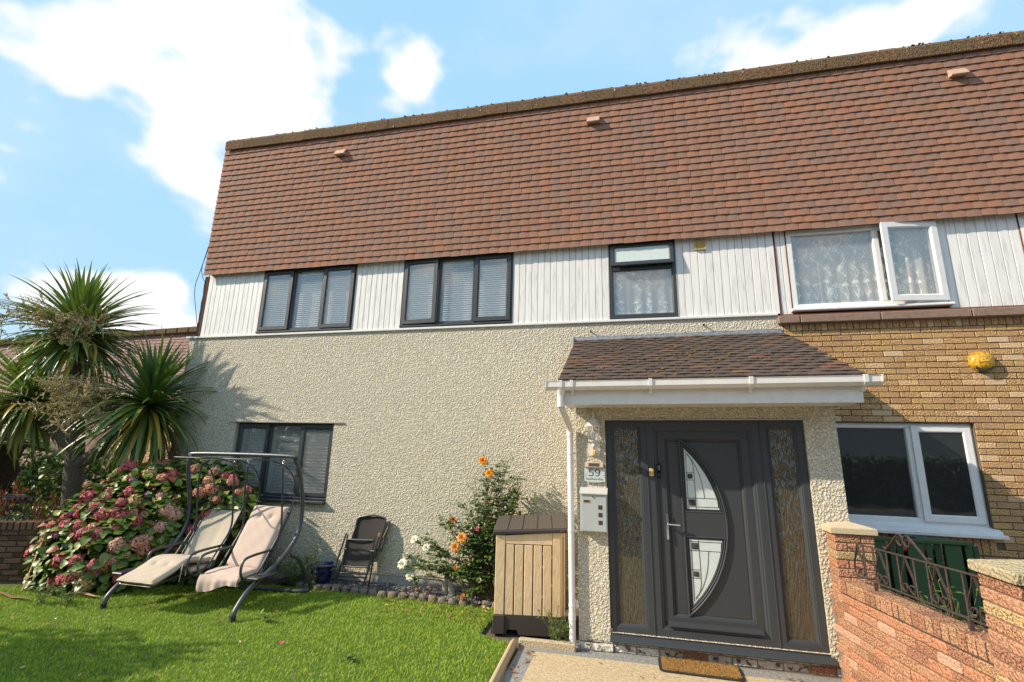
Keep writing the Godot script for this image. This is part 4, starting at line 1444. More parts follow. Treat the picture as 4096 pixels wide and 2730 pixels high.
func build_porch_fittings() -> void:
	# door bells
	var t := thing("doorbell", "small gold doorbell button on the grey frame left of the door", "doorbell", Vector3(0.19, 1.80, 1.362))
	var g := Geo.new()
	g.bevel(Vector3(0, 0, 0.009), Vector3(0.046, 0.082, 0.018), 0.006)
	part(t, "case", g, M.gold_plastic)
	g = Geo.new()
	g.lathe([[0.011, 0.0], [0.013, 0.0], [0.013, 0.004], [0.011, 0.004]], 20)
	part(t, "ring", g, M.bin_grey, Transform3D(Basis(Vector3.RIGHT, PI / 2), Vector3(0, 0, 0.018)))
	t = thing("video_doorbell", "tall black rounded video doorbell beside the gold bell button", "doorbell", Vector3(0.268, 1.82, 1.36))
	g = Geo.new()
	var o := PackedVector2Array()
	for i in 24:
		var a := TAU * i / 24
		o.append(Vector2(cos(a) * 0.021, sin(a) * 0.021 + (0.058 if sin(a) >= 0 else -0.058)))
	g.extrude(o, 0.0, 0.022)
	part(t, "case", g, M.black_gloss)
	g = Geo.new()
	g.bevel(Vector3(0, 0.03, 0.022), Vector3(0.026, 0.05, 0.005), 0.002)
	part(t, "camera_window", g, M.bin_grey)
	g = Geo.new()
	g.lathe([[0.0, 0.0], [0.013, 0.0], [0.013, 0.003], [0.011, 0.004], [0.0, 0.003]], 20)
	part(t, "button", g, M.bin_black, Transform3D(Basis(Vector3.RIGHT, PI / 2), Vector3(0, -0.042, 0.021)))
	# house number
	t = thing("house_number_plate", "frosted glass house number plate reading 59 Swallow Way", "number plate", Vector3(-0.42, 1.752, 1.395))
	g = Geo.new()
	o = PackedVector2Array([Vector2(-0.113, 0.074), Vector2(-0.113, -0.068)])
	for i in 9:
		var q := -0.113 + 0.226 * i / 8.0
		o.append(Vector2(q, -0.068 - 0.012 * (1.0 - pow(q / 0.113, 2.0))))
	o.append(Vector2(0.113, 0.074))
	g.extrude(o, 0.014, 0.02)
	part(t, "plate", g, M.plate_glass)
	for s in [-1, 1]:
		g = Geo.new()
		g.lathe([[0.0, 0.0], [0.007, 0.0], [0.007, 0.022], [0.0, 0.024]], 12)
		part(t, "stud", g, M.chrome, Transform3D(Basis(Vector3.RIGHT, PI / 2), Vector3(0.1 * s, 0.0, 0.0)))
	text(t, "59", 0.082, 0.125, Vector3(-0.002, 0.028, 0.0205))
	text(t, "Swallow Way", 0.026, 0.19, Vector3(0.0, -0.045, 0.0205))
	t = thing("solar_light", "flat copper coloured solar light bar above the number plate", "light", Vector3(-0.421, 1.858, 1.395))
	g = Geo.new()
	g.bevel(Vector3(0, 0, 0.022), Vector3(0.205, 0.06, 0.044), 0.006, Basis(Vector3.RIGHT, -0.25))
	part(t, "case", g, M.solar_frame)
	g = Geo.new()
	g.bevel(Vector3(-0.002, 0.004, 0.044), Vector3(0.12, 0.036, 0.004), 0.001, Basis(Vector3.RIGHT, -0.25))
	part(t, "solar_cell", g, M.solar_cell)
	# letter box
	t = thing("letter_box", "silver grey wall letter box with three square holes", "letter box", Vector3(-0.43, 1.165, 1.391))
	g = Geo.new()
	g.bevel(Vector3(0, 0.2, 0.045), Vector3(0.288, 0.4, 0.09), 0.004)
	part(t, "case", g, M.steel_box)
	g = Geo.new()
	g.bevel(Vector3(0.002, 0.196, 0.092), Vector3(0.264, 0.372, 0.006), 0.002)
	part(t, "front_panel", g, M.steel_box)
	g = Geo.new()
	g.extrude(PackedVector2Array([Vector2(0.0, 0.40), Vector2(0.0, 0.455), Vector2(0.03, 0.455), Vector2(0.112, 0.40), Vector2(0.112, 0.388), Vector2(0.105, 0.388), Vector2(0.1, 0.398)]), -0.149, 0.149, Transform3D(Basis(Vector3(0, 0, 1), Vector3(0, 1, 0), Vector3(1, 0, 0)), Vector3.ZERO))
	part(t, "lid", g, M.steel_lid)
	for k in 3:
		g = Geo.new()
		g.bevel(Vector3(0.072, 0.255 - 0.078 * k, 0.0955), Vector3(0.044, 0.044, 0.003), 0.001)
		part(t, "window_hole", g, M.solar_cell)
	g = Geo.new()
	g.bevel(Vector3(-0.075, 0.315, 0.097), Vector3(0.074, 0.034, 0.006), 0.002)
	part(t, "name_holder", g, M.brass)
	g = Geo.new()
	g.bevel(Vector3(-0.075, 0.315, 0.1005), Vector3(0.06, 0.02, 0.002), 0.0005)
	part(t, "name_card", g, M.solar_cell)
	g = Geo.new()
	g.lathe([[0.0, 0.0], [0.013, 0.0], [0.013, 0.006], [0.008, 0.01], [0.0, 0.01]], 16)
	part(t, "lock", g, M.chrome, Transform3D(Basis(Vector3.RIGHT, PI / 2), Vector3(-0.005, 0.364, 0.095)))
	# coach lantern
	t = thing("wall_lantern", "white coach lantern with glass panes on wall left of door", "lantern", Vector3(-0.42, 1.96, 1.391))
	g = Geo.new()
	g.extrude(PackedVector2Array([Vector2(-0.065, 0.03), Vector2(-0.04, 0.0), Vector2(0.04, 0.0), Vector2(0.065, 0.03), Vector2(0.065, 0.16), Vector2(0.045, 0.185), Vector2(-0.045, 0.185), Vector2(-0.065, 0.16)]), 0.0, 0.018)
	part(t, "back_plate", g, M.lamp_white)
	var cz := 0.105
	g = Geo.new()
	g.tube(spline([Vector3(0, 0.09, 0.015), Vector3(0, 0.075, 0.07), Vector3(0, 0.1, cz), Vector3(0, 0.15, cz)], 5), 0.013, 10)
	g.lathe([[0.0, 0.09], [0.018, 0.095], [0.024, 0.11], [0.018, 0.125], [0.03, 0.15], [0.05, 0.158], [0.0, 0.158]], 12, Vector3(0, 0, cz))
	part(t, "arm", g, M.lamp_white)
	g = Geo.new()
	g.bevel(Vector3(0.0, 0.03, 0.035), Vector3(0.036, 0.05, 0.045), 0.006)
	part(t, "sensor", g, M.gold_plastic)
	g = Geo.new()
	var r0 := 0.05
	var r1 := 0.078
	for k in 6:
		var a := TAU * (k + 0.5) / 6
		g.tube([Vector3(cos(a) * r0, 0.158, cz + sin(a) * r0), Vector3(cos(a) * r1, 0.322, cz + sin(a) * r1)], 0.006, 6)
	g.lathe([[0.04, 0.155], [r0 + 0.006, 0.155], [r0 + 0.008, 0.166], [0.04, 0.166]], 6, Vector3(0, 0, cz))
	part(t, "cage", g, M.lamp_white)
	for k in 6:
		var a0 := TAU * k / 6 - TAU / 12
		var a1 := a0 + TAU / 6
		g = Geo.new()
		g.poly([Vector3(cos(a0) * r0, 0.165, cz + sin(a0) * r0), Vector3(cos(a1) * r0, 0.165, cz + sin(a1) * r0), Vector3(cos(a1) * r1, 0.32, cz + sin(a1) * r1), Vector3(cos(a0) * r1, 0.32, cz + sin(a0) * r1)], Vector3(cos(a0 + TAU / 12), 0, sin(a0 + TAU / 12)))
		part(t, "pane", g, M.glass)
	g = Geo.new()
	g.lathe([[0.0, 0.315], [0.094, 0.315], [0.096, 0.325], [0.072, 0.345], [0.052, 0.38], [0.022, 0.408], [0.012, 0.415], [0.0, 0.415]], 6, Vector3(0, 0, cz))
	part(t, "roof", g, M.lamp_white)
	g = Geo.new()
	g.lathe([[0.0, 0.412], [0.008, 0.414], [0.014, 0.425], [0.006, 0.435], [0.011, 0.45], [0.007, 0.472], [0.0, 0.482]], 10, Vector3(0, 0, cz))
	part(t, "finial", g, M.lamp_white)
	g = Geo.new()
	g.lathe([[0.0, 0.16], [0.014, 0.16], [0.014, 0.2], [0.02, 0.22], [0.02, 0.27], [0.0, 0.285]], 12, Vector3(0, 0, cz))
	part(t, "bulb", g, M.paper_white)
	# things standing inside the porch, seen through the obscure glass
	for k in 2:
		t = thing("bottle_pack", ["upper", "lower"][k] + " shrink wrapped pack of plastic bottles behind the right side light", "bottles", Vector3(1.52, 0.16 + (0.325 if k == 0 else 0.0), 1.02), "bottle packs inside the porch")
		for i in 3:
			for j in 2:
				g = Geo.new()
				g.lathe([[0.0, 0.0], [0.04, 0.0], [0.044, 0.01], [0.044, 0.08], [0.041, 0.09], [0.044, 0.1], [0.044, 0.2], [0.03, 0.25], [0.014, 0.275], [0.014, 0.29], [0.0, 0.29]], 12, Vector3((i - 1) * 0.09, 0, (j - 0.5) * 0.09))
				part(t, "bottle", g, M.clear_plastic)
				g = Geo.new()
				g.lathe([[0.0, 0.285], [0.016, 0.285], [0.016, 0.305], [0.0, 0.305]], 10, Vector3((i - 1) * 0.09, 0, (j - 0.5) * 0.09))
				part(t, "cap", g, M.paper_white if (i + j) % 2 else M.blue_glaze)
	t = thing("shopping_bag", "red and orange bag leaning behind the right side light", "bag", Vector3(1.76, 0.156, 0.98))
	var rows := []
	for j in 9:
		var line := []
		var f := j / 8.0
		for i in 25:
			var a := TAU * i / 24
			line.append(Vector3(cos(a) * (0.09 + 0.01 * sin(a * 5 + j)) * (1.0 - 0.25 * f), 0.62 * f, sin(a) * 0.13 * (1.0 - 0.3 * f)))
		rows.append(line)
	g = Geo.new()
	g.grid(rows)
	part(t, "body", g, M.red_plastic)
	g = Geo.new()
	g.tube(spline([Vector3(-0.06, 0.6, 0.05), Vector3(-0.05, 0.82, 0.05), Vector3(-0.12, 0.88, 0.05), Vector3(-0.2, 0.84, 0.05)], 6), 0.03, 8)
	part(t, "handle", g, M.orange_plastic)

func text(parent: Node3D, s: String, hgt: float, wid: float, at: Vector3) -> void:
	var f := SystemFont.new()
	f.font_names = PackedStringArray(["Droid Sans"])
	var tm := TextMesh.new()
	tm.text = s
	tm.font = f
	tm.font_size = 64
	tm.pixel_size = 0.01
	tm.depth = 0.01
	tm.curve_step = 1.0
	var box := tm.get_aabb()
	var k := Vector3(wid / maxf(box.size.x, 0.01), hgt / maxf(box.size.y, 0.01), 0.1)
	var c := box.get_center()
	part(parent, "lettering", tm, M.ink, Transform3D(Basis.from_scale(k), at - Vector3(c.x * k.x, c.y * k.y, 0)))

# ------------------------------------------------------------------ the brick neighbour
func build_neighbour() -> void:
	var h := thing("brick_house", "neighbouring house of rustic tan brick with white upvc windows", "house")
	var low := [2.25, 1.19, 3.985, 2.442]
	var g := Geo.new()
	wall_with(g, 2.034, -0.1, 6.4, 3.74, -0.3, -0.012, [low])
	part(h, "wall", g, M.nmortar)
	g = Geo.new()
	wall_with(g, 2.034, 3.70, 6.4, 5.25, -0.12, -0.024, [[2.179, 3.95, 3.955, 5.12], [4.86, 3.95, 6.2, 5.12]])
	part(h, "frame_wall", g, M.batten)
	g = Geo.new()
	g.bx(2.034, 3.55, -7.5, 6.4, 3.70, -0.301)
	g.bx(2.034, 5.25, -7.5, 6.4, 5.35, -0.13)
	part(h, "floor", g, M.room_wall)
	g = Geo.new()
	g.bx(6.4, -0.1, -7.5, 6.6, 7.5, -0.02)
	part(h, "side_wall", g, M.room_wall)
	g = Geo.new()
	g.bx(2.034, -0.1, -7.7, 6.4, 7.4, -7.5)
	part(h, "back_wall", g, M.room_wall)
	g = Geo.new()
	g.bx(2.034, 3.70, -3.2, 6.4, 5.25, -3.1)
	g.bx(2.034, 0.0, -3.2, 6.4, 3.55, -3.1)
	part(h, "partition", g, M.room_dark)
	g = Geo.new()
	g.bx(2.034, 0.0, -7.5, 6.4, 0.15, -0.301)
	part(h, "floor", g, M.room_floor)
	g = Geo.new()
	g.poly([Vector3(2.034, 5.12, 0.06), Vector3(6.6, 5.12, 0.06), Vector3(6.6, roof_top(6.6) + 0.1, 0.06), Vector3(2.034, roof_top(2.03) + 0.1, 0.06)], Vector3(0, 0, 1))
	g.poly([Vector3(2.034, 5.12, -0.12), Vector3(6.6, 5.12, -0.12), Vector3(6.6, 5.12, 0.06), Vector3(2.034, 5.12, 0.06)], Vector3(0, -1, 0))
	g.poly([Vector3(2.034, 7.5, 0.06), Vector3(6.6, 7.45, 0.06), Vector3(6.6, 7.2, -7.7), Vector3(2.034, 7.3, -7.7)], Vector3(0, 1, 0))
	part(h, "roof_deck", g, M.batten)
	tile_hang(h, 2.0, 6.5, 3.2, false)
	ridge_run(h, 2.015, 6.5)
	vent_tile(h, Vector3(4.48, 7.12, 0.1))
	# bricks: soldier course under the ledge, then stretchers in half bond; those in view are parts
	var bs := Geo.new()
	bs.bevel(Vector3.ZERO, Vector3(0.2155, 0.0655, 0.06), 0.004)
	var stretcher := bs.mesh()
	bs = Geo.new()
	bs.bevel(Vector3.ZERO, Vector3(0.103, 0.0655, 0.06), 0.004)
	var header := bs.mesh()
	bs = Geo.new()
	bs.bevel(Vector3.ZERO, Vector3(0.0655, 0.1, 0.06), 0.004)
	var soldier := bs.mesh()
	bs = Geo.new()
	bs.bevel(Vector3.ZERO, Vector3(0.0655, 0.2155, 0.06), 0.004)
	var soldier_long := bs.mesh()
	var b0 := 3.649
	var spots := []
	var x := 2.075
	while x < 5.2:
		spots.append([soldier, Vector3(x, b0 + 0.053, 0)])
		x += 0.075
	x = 2.3
	while x < 3.96:
		spots.append([soldier_long, Vector3(x, 1.065, 0)])
		x += 0.075
	for r in 49:
		var y := b0 - 0.0375 - 0.075 * r
		if y < 0.05:
			break
		x = 2.145 + (0.1125 if r % 2 else 0.0)
		var xs := []
		if r % 2:
			xs.append([2.0885, header])
		while x < 6.3:
			xs.append([x, stretcher])
			x += 0.225
		for q in xs:
			var px: float = q[0]
			var hw := 0.11 if q[1] == stretcher else 0.055
			var m = q[1]
			if y < 2.442 + 0.01 and y > 1.19 - 0.25:
				if y > 1.19 - 0.22 + 0.25 or y > 1.17:
					if px + hw > low[0] and px - hw < low[2]:
						if px + hw > 4.03:
							var wide := px + hw - 3.99
							spots.append([stretcher, Vector3(3.99 + wide * 0.5, y, 0), wide / 0.2155])
							continue
						else:
							continue
				elif px - hw < 3.95 and px + hw > 2.26:
					if px < 3.95:
						continue
			spots.append([m, Vector3(px, y, 0)])
	var seen := func(p: Vector3) -> bool:
		return p.x < 5.05 and p.y > 0.75 and (p.x > 2.95 or p.y > 2.5 or p.x < 2.2) and not (p.x < 2.25 and p.y < 3.45) and not (p.x < 2.95 and p.y < 2.75)
	var count := 0
	var rest := {}
	spots.sort_custom(func(a, b): return (a[1] - Vector3(3.2, 2.4, 0)).length() < (b[1] - Vector3(3.2, 2.4, 0)).length())
	for s in spots:
		var k: int = [0, 0, 1, 2, 2, 3, 3, 4, 5, 6, 6, 0][rng.randi() % 12]
		var xf := Transform3D((Basis(Vector3.UP, R(-0.012, 0.012)) * Basis(Vector3(0, 0, 1), R(-0.006, 0.006))).scaled_local(Vector3(s[2] if s.size() > 2 else 1.0, 1, 1)), s[1] + Vector3(R(-0.002, 0.002), R(-0.0015, 0.0015), -0.0275 + R(-0.002, 0.003)))
		if count < 300 and seen.call(s[1]):
			part(h, "brick", s[0], M["nbrick%d" % k], xf)
			count += 1
		else:
			var key := [s[0], k]
			if not rest.has(key):
				rest[key] = []
			rest[key].append(xf)
	for key in rest:
		many(h, "brick", key[0], M["nbrick%d" % key[1]], rest[key])
	# brown ledge blocks under the cladding
	x = 1.955
	var k := 0
	for w in [0.27, 0.93, 0.98, 0.98, 0.98]:
		g = Geo.new()
		g.bevel(Vector3(x + w * 0.5, 3.797, 0.03), Vector3(w - 0.012, 0.105, 0.12), 0.008)
		part(h, "ledge_block", g, M.ledge)
		x += w
		k += 1
	g = Geo.new()
	g.bx(2.0, 3.852, -0.02, 6.3, 3.876, 0.05)
	part(h, "rusty_flashing", g, M.rust_strip)
	# cladding
	boards(h, 2.036, 2.172, 3.89, 5.12, 0.07, -0.02)
	boards(h, 3.962, 4.855, 3.89, 5.12, 0.112, -0.02)
	g = Geo.new()
	for q in [2.0315, 2.1755, 3.9585, 4.8575]:
		g.bx(q - 0.003, 3.89, -0.02, q + 0.003, 5.12, 0.004)
	part(h, "board_edge_trim", g, M.rust_strip)
	# upper window: wide fixed light and one casement standing ajar
	var w := Node3D.new()
	w.name = "window"
	h.add_child(w, true)
	g = Geo.new()
	frame_ring(g, 2.181, 3.952, 3.952, 5.1, 0.07, -0.06, 0.006)
	part(w, "frame", g, M.upvc)
	g = Geo.new()
	g.bevel(Vector3(3.265, 4.526, -0.027), Vector3(0.075, 1.012, 0.062), 0.008)
	part(w, "mullion", g, M.upvc)
	part(w, "pane", pane_box(2.25, 4.02, 3.229, 5.031, -0.025), M.glass)
	var piv := Transform3D(Basis(Vector3.UP, 0.11), Vector3(3.95, 0, 0.014))
	g = Geo.new()
	frame_ring(g, -0.66, 3.985, 0.0, 5.075, 0.085, 0.0, 0.035, 0.016)
	part(w, "sash", g, M.upvc, piv)
	part(w, "pane", pane_box(-0.576, 4.069, -0.084, 4.991, 0.012), M.glass, piv)
	g = Geo.new()
	g.bevel(Vector3(3.066, 3.93, 0.015), Vector3(1.85, 0.034, 0.13), 0.008)
	part(w, "sill", g, M.upvc)
	net_curtain(2.24, 4.0, 3.94, 5.06, -0.16, 11, "net_wide", "patterned lace net curtain in neighbour's white upper window")
	# next upper window, cut by the picture's edge
	w = Node3D.new()
	w.name = "window"
	h.add_child(w, true)
	g = Geo.new()
	frame_ring(g, 4.862, 3.952, 6.198, 5.1, 0.07, -0.06, 0.006)
	frame_ring(g, 4.925, 4.015, 5.55, 5.04, 0.075, -0.02, 0.03)
	part(w, "frame", g, M.upvc)
	part(w, "pane", pane_box(4.93, 4.02, 6.13, 5.03, -0.025), M.glass)
	# lower window
	w = Node3D.new()
	w.name = "window"
	h.add_child(w, true)
	var zf := -0.06
	g = Geo.new()
	frame_ring(g, low[0] + 0.002, 1.262, low[2] - 0.002, low[3] - 0.002, 0.062, zf - 0.07, zf)
	part(w, "frame", g, M.upvc)
	g = Geo.new()
	g.bevel(Vector3(3.33, 1.85, zf - 0.035), Vector3(0.07, 1.06, 0.068), 0.008)
	part(w, "mullion", g, M.upvc)
	part(w, "pane", pane_box(2.313, 1.324, 3.296, 2.379, zf - 0.04), M.glass_dirty)
	g = Geo.new()
	frame_ring(g, 3.345, 1.29, 3.955, 2.412, 0.082, zf + 0.002, zf + 0.024, 0.014)
	part(w, "sash", g, M.upvc)
	part(w, "pane", pane_box(3.424, 1.37, 3.876, 2.332, zf + 0.008), M.glass_dirty)
	g = Geo.new()
	frame_ring(g, 3.42, 1.366, 3.88, 2.336, 0.01, zf + 0.006, zf + 0.011, 0.002)
	part(w, "gasket", g, M.seal)
	g = Geo.new()
	g.extrude(PackedVector2Array([Vector2(-0.15, 0.0), Vector2(0.055, -0.008), Vector2(0.06, 0.0), Vector2(0.055, 0.03), Vector2(-0.06, 0.068), Vector2(-0.15, 0.068)]), 2.252, 4.035, Transform3D(Basis(Vector3(0, 0, 1), Vector3(0, 1, 0), Vector3(1, 0, 0)), Vector3(0, 1.194, 0)))
	part(w, "sill", g, M.upvc)
	g = Geo.new()
	g.bevel(Vector3(3.13, 1.168, 0.035), Vector3(1.87, 0.042, 0.13), 0.006)
	part(h, "under_sill", g, M.upvc)
	# alarm box
	var t := thing("alarm_box", "round yellow burglar alarm box stained with dirt on brick wall", "alarm box", Vector3(4.17, 3.19, 0.004))
	g = Geo.new()
	var rows := []
	for j in 9:
		var f := j / 8.0
		var rr := cos(f * PI * 0.5)
		var line := []
		for i in 33:
			var a := TAU * i / 32
			line.append(Vector3(cos(a) * 0.125 * pow(rr, 0.55), sin(a) * 0.115 * pow(rr, 0.55) - 0.01 * f, 0.025 + 0.07 * f))
		rows.append(line)
	g.grid(rows)
	part(t, "cover", g, M.alarm)
	g = Geo.new()
	g.lathe([[0.0, 0.0], [0.13, 0.0], [0.13, 0.026], [0.0, 0.026]], 32)
	part(t, "base", g, M.alarm, Transform3D(Basis(Vector3.RIGHT, PI / 2), Vector3.ZERO))
	g = Geo.new()
	var o := PackedVector2Array()
	for i in 15:
		var a := PI + PI * (0.14 + 0.72 * i / 14.0)
		o.append(Vector2(cos(a) * 0.1, sin(a) * 0.118 - 0.016))
	g.extrude(o, 0.0, 0.06)
	part(t, "strobe_lens", g, M.alarm_base)

# ------------------------------------------------------------------ garden wall on the right, with pillars
func build_garden_wall() -> void:
	var t := thing("garden_wall", "low orange brick garden wall with pillars beside the front door", "wall", Vector3(1.8, 0, 1.42))
	# wall runs outwards and a little to the right, courses climbing slightly
	var ang := atan2(0.15, 1.72)
	var b := Basis(Vector3.UP, ang) * Basis(Vector3.RIGHT, -0.04)
	# local: z along the wall, x through it, y up
	var T0 := Transform3D(b, Vector3(0, 0, 0.2))
	var mk := func(l: float, hh: float, dpt: float) -> ArrayMesh:
		var g := Geo.new()
		g.bevel(Vector3.ZERO, Vector3(dpt, hh, l), 0.006)
		return g.mesh()
	var br: ArrayMesh = mk.call(0.215, 0.066, 0.06)
	var hd: ArrayMesh = mk.call(0.1, 0.066, 0.06)
	var g := Geo.new()
	g.bx(0.014, -0.25, -0.19, 0.205, 0.8, 2.0)
	part(t, "core", g, M.gmortar, T0)
	var top := 0.8
	for r in 13:
		var y := top - 0.0375 - 0.075 * r
		var z := -0.08 + (0.1125 if r % 2 else 0.0)
		while z < 1.95:
			var k := rng.randi() % 10
			var m: Material = M["gbrick%d" % [0, 0, 1, 1, 2, 2, 3, 4, 2, 1][k]]
			if z < 0.35 and rng.randf() < 0.35 or rng.randf() < 0.04:
				m = M.eflor
			part(t, "brick", br, m, T0 * Transform3D(Basis(Vector3.UP, R(-0.01, 0.01)), Vector3(0.03 + R(-0.003, 0.003), y, z)))
			z += 0.225
		if y < 0.7:
			continue
	# coping of bricks on edge
	var cp := Geo.new()
	cp.bevel(Vector3.ZERO, Vector3(0.225, 0.105, 0.0655), 0.007)
	var cop := cp.mesh()
	for i in 24:
		var k := rng.randi() % 6
		part(t, "coping_brick", cop, M["gbrick%d" % [3, 2, 3, 4, 2, 4][k]], T0 * Transform3D(Basis(Vector3.RIGHT, R(-0.015, 0.015)), Vector3(0.1125 + R(-0.004, 0.004), top + 0.058 + R(-0.003, 0.003), 0.03 + i * 0.0755)))
	g = Geo.new()
	g.bx(0.006, top - 0.001, -0.0, 0.22, top + 0.096, 1.83)
	part(t, "coping_mortar", g, M.lmortar, T0)
	# pillars
	pillar(t, Vector3(0.0, 0, 0.0), 0.0, 1.31, M.cap_stone, Vector2(0.33, 0.2), [2, 1, 5, 0, 2])
	pillar(t, Vector3(0.15, 0, 1.93), 0.0, 1.37, M.cap_old, Vector2(0.33, 0.33), [3, 1, 5, 2, 1])

func pillar(t: Node3D, at: Vector3, turn: float, top: float, capm: Material, s: Vector2, tones: Array) -> void:
	var g := Geo.new()
	var xf := Transform3D(Basis(Vector3.UP, turn), at)
	g.bx(0.008, -0.1, 0.008, s.x - 0.008, top, s.y - 0.008)
	part(t, "pillar_core", g, M.gmortar, xf)
	var rows := int(top / 0.075)
	for r in rows:
		var y := top - 0.04 - 0.075 * r
		if y < 0.03:
			break
		var m: Material = M["gbrick%d" % tones[r % tones.size()]]
		var f := r % 2
		# left face and front face pieces; corner brick shared
		var w1 := 0.2155 if f == 0 else 0.1
		for piece in [[0.0, w1], [w1 + 0.01, s.x]]:
			g = Geo.new()
			var a: float = piece[0]
			var bq: float = piece[1]
			if a == 0.0:
				g.bevel(Vector3((a + bq) * 0.5, y, s.y * 0.5), Vector3(bq - a, 0.066, s.y), 0.006)
			else:
				g.bevel(Vector3((a + bq) * 0.5, y, s.y * 0.5), Vector3(bq - a, 0.066, s.y - 0.001), 0.006)
			part(t, "brick", g, m if a == 0.0 or rng.randf() < 0.6 else M["gbrick%d" % (rng.randi() % 5)], xf * Transform3D(Basis(Vector3.UP, R(-0.006, 0.006)), Vector3(R(-0.002, 0.002), 0, R(-0.003, 0.003))))
	g = Geo.new()
	var o := 0.025
	var yb := top + 0.004
	var ys := yb + 0.055
	var ya := ys + 0.045
	var c := [Vector3(-o, 0, -o), Vector3(s.x + o, 0, -o), Vector3(s.x + o, 0, s.y + o), Vector3(-o, 0, s.y + o)]
	var apex := Vector3(s.x * 0.5, ya, s.y * 0.5)
	var e := 0.008
	for k in 4:
		var k2 := (k + 1) % 4
		var p0: Vector3 = c[k]
		var p1: Vector3 = c[k2]
		var mid: Vector3 = (p0 + p1) * 0.5 - Vector3(s.x * 0.5, 0, s.y * 0.5)
		var q0 := p0.lerp(Vector3(s.x * 0.5, 0, s.y * 0.5), e * 4)
		var q1 := p1.lerp(Vector3(s.x * 0.5, 0, s.y * 0.5), e * 4)
		g.poly([p0 + Vector3(0, yb, 0), p1 + Vector3(0, yb, 0), p1 + Vector3(0, ys - e, 0), p0 + Vector3(0, ys - e, 0)], mid)
		g.poly([p0 + Vector3(0, ys - e, 0), p1 + Vector3(0, ys - e, 0), q1 + Vector3(0, ys, 0), q0 + Vector3(0, ys, 0)], mid + Vector3.UP)
		g.poly([q0 + Vector3(0, ys, 0), q1 + Vector3(0, ys, 0), apex], mid + Vector3.UP)
	g.poly([c[0] + Vector3(0, yb, 0), c[1] + Vector3(0, yb, 0), c[2] + Vector3(0, yb, 0), c[3] + Vector3(0, yb, 0)], Vector3.DOWN)
	part(t, "pillar_cap", g, capm, xf)

func flat_bar(g: Geo, path: Array, w: float, th: float, across: Vector3) -> void:
	# a strip of iron: w across, th thick, along a path
	var m := path.size()
	var ring := []
	for i in m:
		var t: Vector3 = (path[mini(i + 1, m - 1)] - path[maxi(i - 1, 0)]).normalized()
		var nn := t.cross(across).normalized() * th * 0.5
		var a := across.normalized() * w * 0.5
		ring.append([path[i] - a - nn, path[i] + a - nn, path[i] + a + nn, path[i] - a + nn])
	for i in m - 1:
		for k in 4:
			var k2 := (k + 1) % 4
			var ctr: Vector3 = (ring[i][0] + ring[i][2]) * 0.5
			g.poly([ring[i][k], ring[i][k2], ring[i + 1][k2], ring[i + 1][k]], (ring[i][k] + ring[i][k2]) * 0.5 - ctr)
	g.poly(ring[0], path[0] - path[1])
	g.poly(ring[m - 1], path[m - 1] - path[m - 2])

func scroll(c: Vector3, r: float, a0: float, a1: float, ux: Vector3, uy: Vector3, shrink := 0.55, k := 14) -> Array:
	var p := []
	for i in k + 1:
		var t := float(i) / k
		var a := lerpf(a0, a1, t)
		var rr := r * (1.0 - shrink * t)
		p.append(c + ux * cos(a) * rr + uy * sin(a) * rr)
	return p

# iron railing of bars with heart scrolls; from p along u, n bays
func railing(t: Node3D, p: Vector3, u: Vector3, up: Vector3, length: float, hgt: float, bay: float, start: float, mm: Material, crest: bool, thick := 1.0) -> void:
	var across := u.cross(up).normalized()
	for y in [0.0, hgt]:
		var g := Geo.new()
		flat_bar(g, [p + up * y, p + up * y + u * length], 0.024 * thick, 0.007 * thick, across)
		part(t, "rail", g, mm)
	var g2 := Geo.new()
	var x := 0.0
	var k := 0
	var n := int(length / bay)
	# upright bars in pairs with a scroll between
	for i in n + 1:
		x = start + i * bay
		for e in [-0.095, 0.095]:
			if x + e < 0.02 or x + e > length - 0.01:
				continue
			var g := Geo.new()
			g.tube([p + u * (x + e), p + u * (x + e) + up * hgt], 0.0065 * thick, 6)
			part(t, "bar", g, mm)
		var c := p + u * x
		if x < 0.06 or x > length - 0.06:
			continue
		for s in [-1.0, 1.0]:
			var pts := []
			pts.append(c + up * (hgt - 0.006) + u * s * 0.004)
			pts.append(c + up * (hgt * 0.72) + u * s * 0.03)
			pts.append(c + up * (hgt * 0.44) + u * s * 0.07)
			pts.append(c + up * (hgt * 0.26) + u * s * 0.082)
			pts = spline(pts, 4)
			var cc: Vector3 = c + up * (hgt * 0.2) + u * s * 0.042
			pts.append_array(scroll(cc, 0.042, (0.1 if s > 0 else PI - 0.1), (-5.6 if s > 0 else PI + 5.6), u, up, 0.55, 18))
			var g := Geo.new()
			flat_bar(g, pts, 0.014 * thick, 0.005 * thick, across)
			part(t, "scroll", g, mm)
	if crest:
		for s in [-1.0, 1.0]:
			var c: Vector3 = p + u * (length * 0.46) + up * hgt
			var pts := [c + u * s * 0.26 + up * 0.0, c + u * s * 0.13 + up * 0.10, c + u * s * 0.055 + up * 0.155]
			pts = spline(pts, 4)
			pts.append_array(scroll(c + u * s * 0.045 + up * 0.11, 0.045, PI * 0.5, (PI * 0.5 + 5.6 if s > 0 else PI * 0.5 - 5.6), u, up, 0.35, 18))
			var g := Geo.new()
			flat_bar(g, pts, 0.016, 0.006, across)
			part(t, "crest_scroll", g, mm)
			g = Geo.new()
			flat_bar(g, scroll(c + u * s * 0.27 + up * 0.018, 0.02, -PI * 0.5, (-PI * 0.5 + 4.2 if s < 0 else -PI * 0.5 - 4.2), u, up, 0.4, 10), 0.016, 0.006, across)
			part(t, "crest_curl", g, mm)

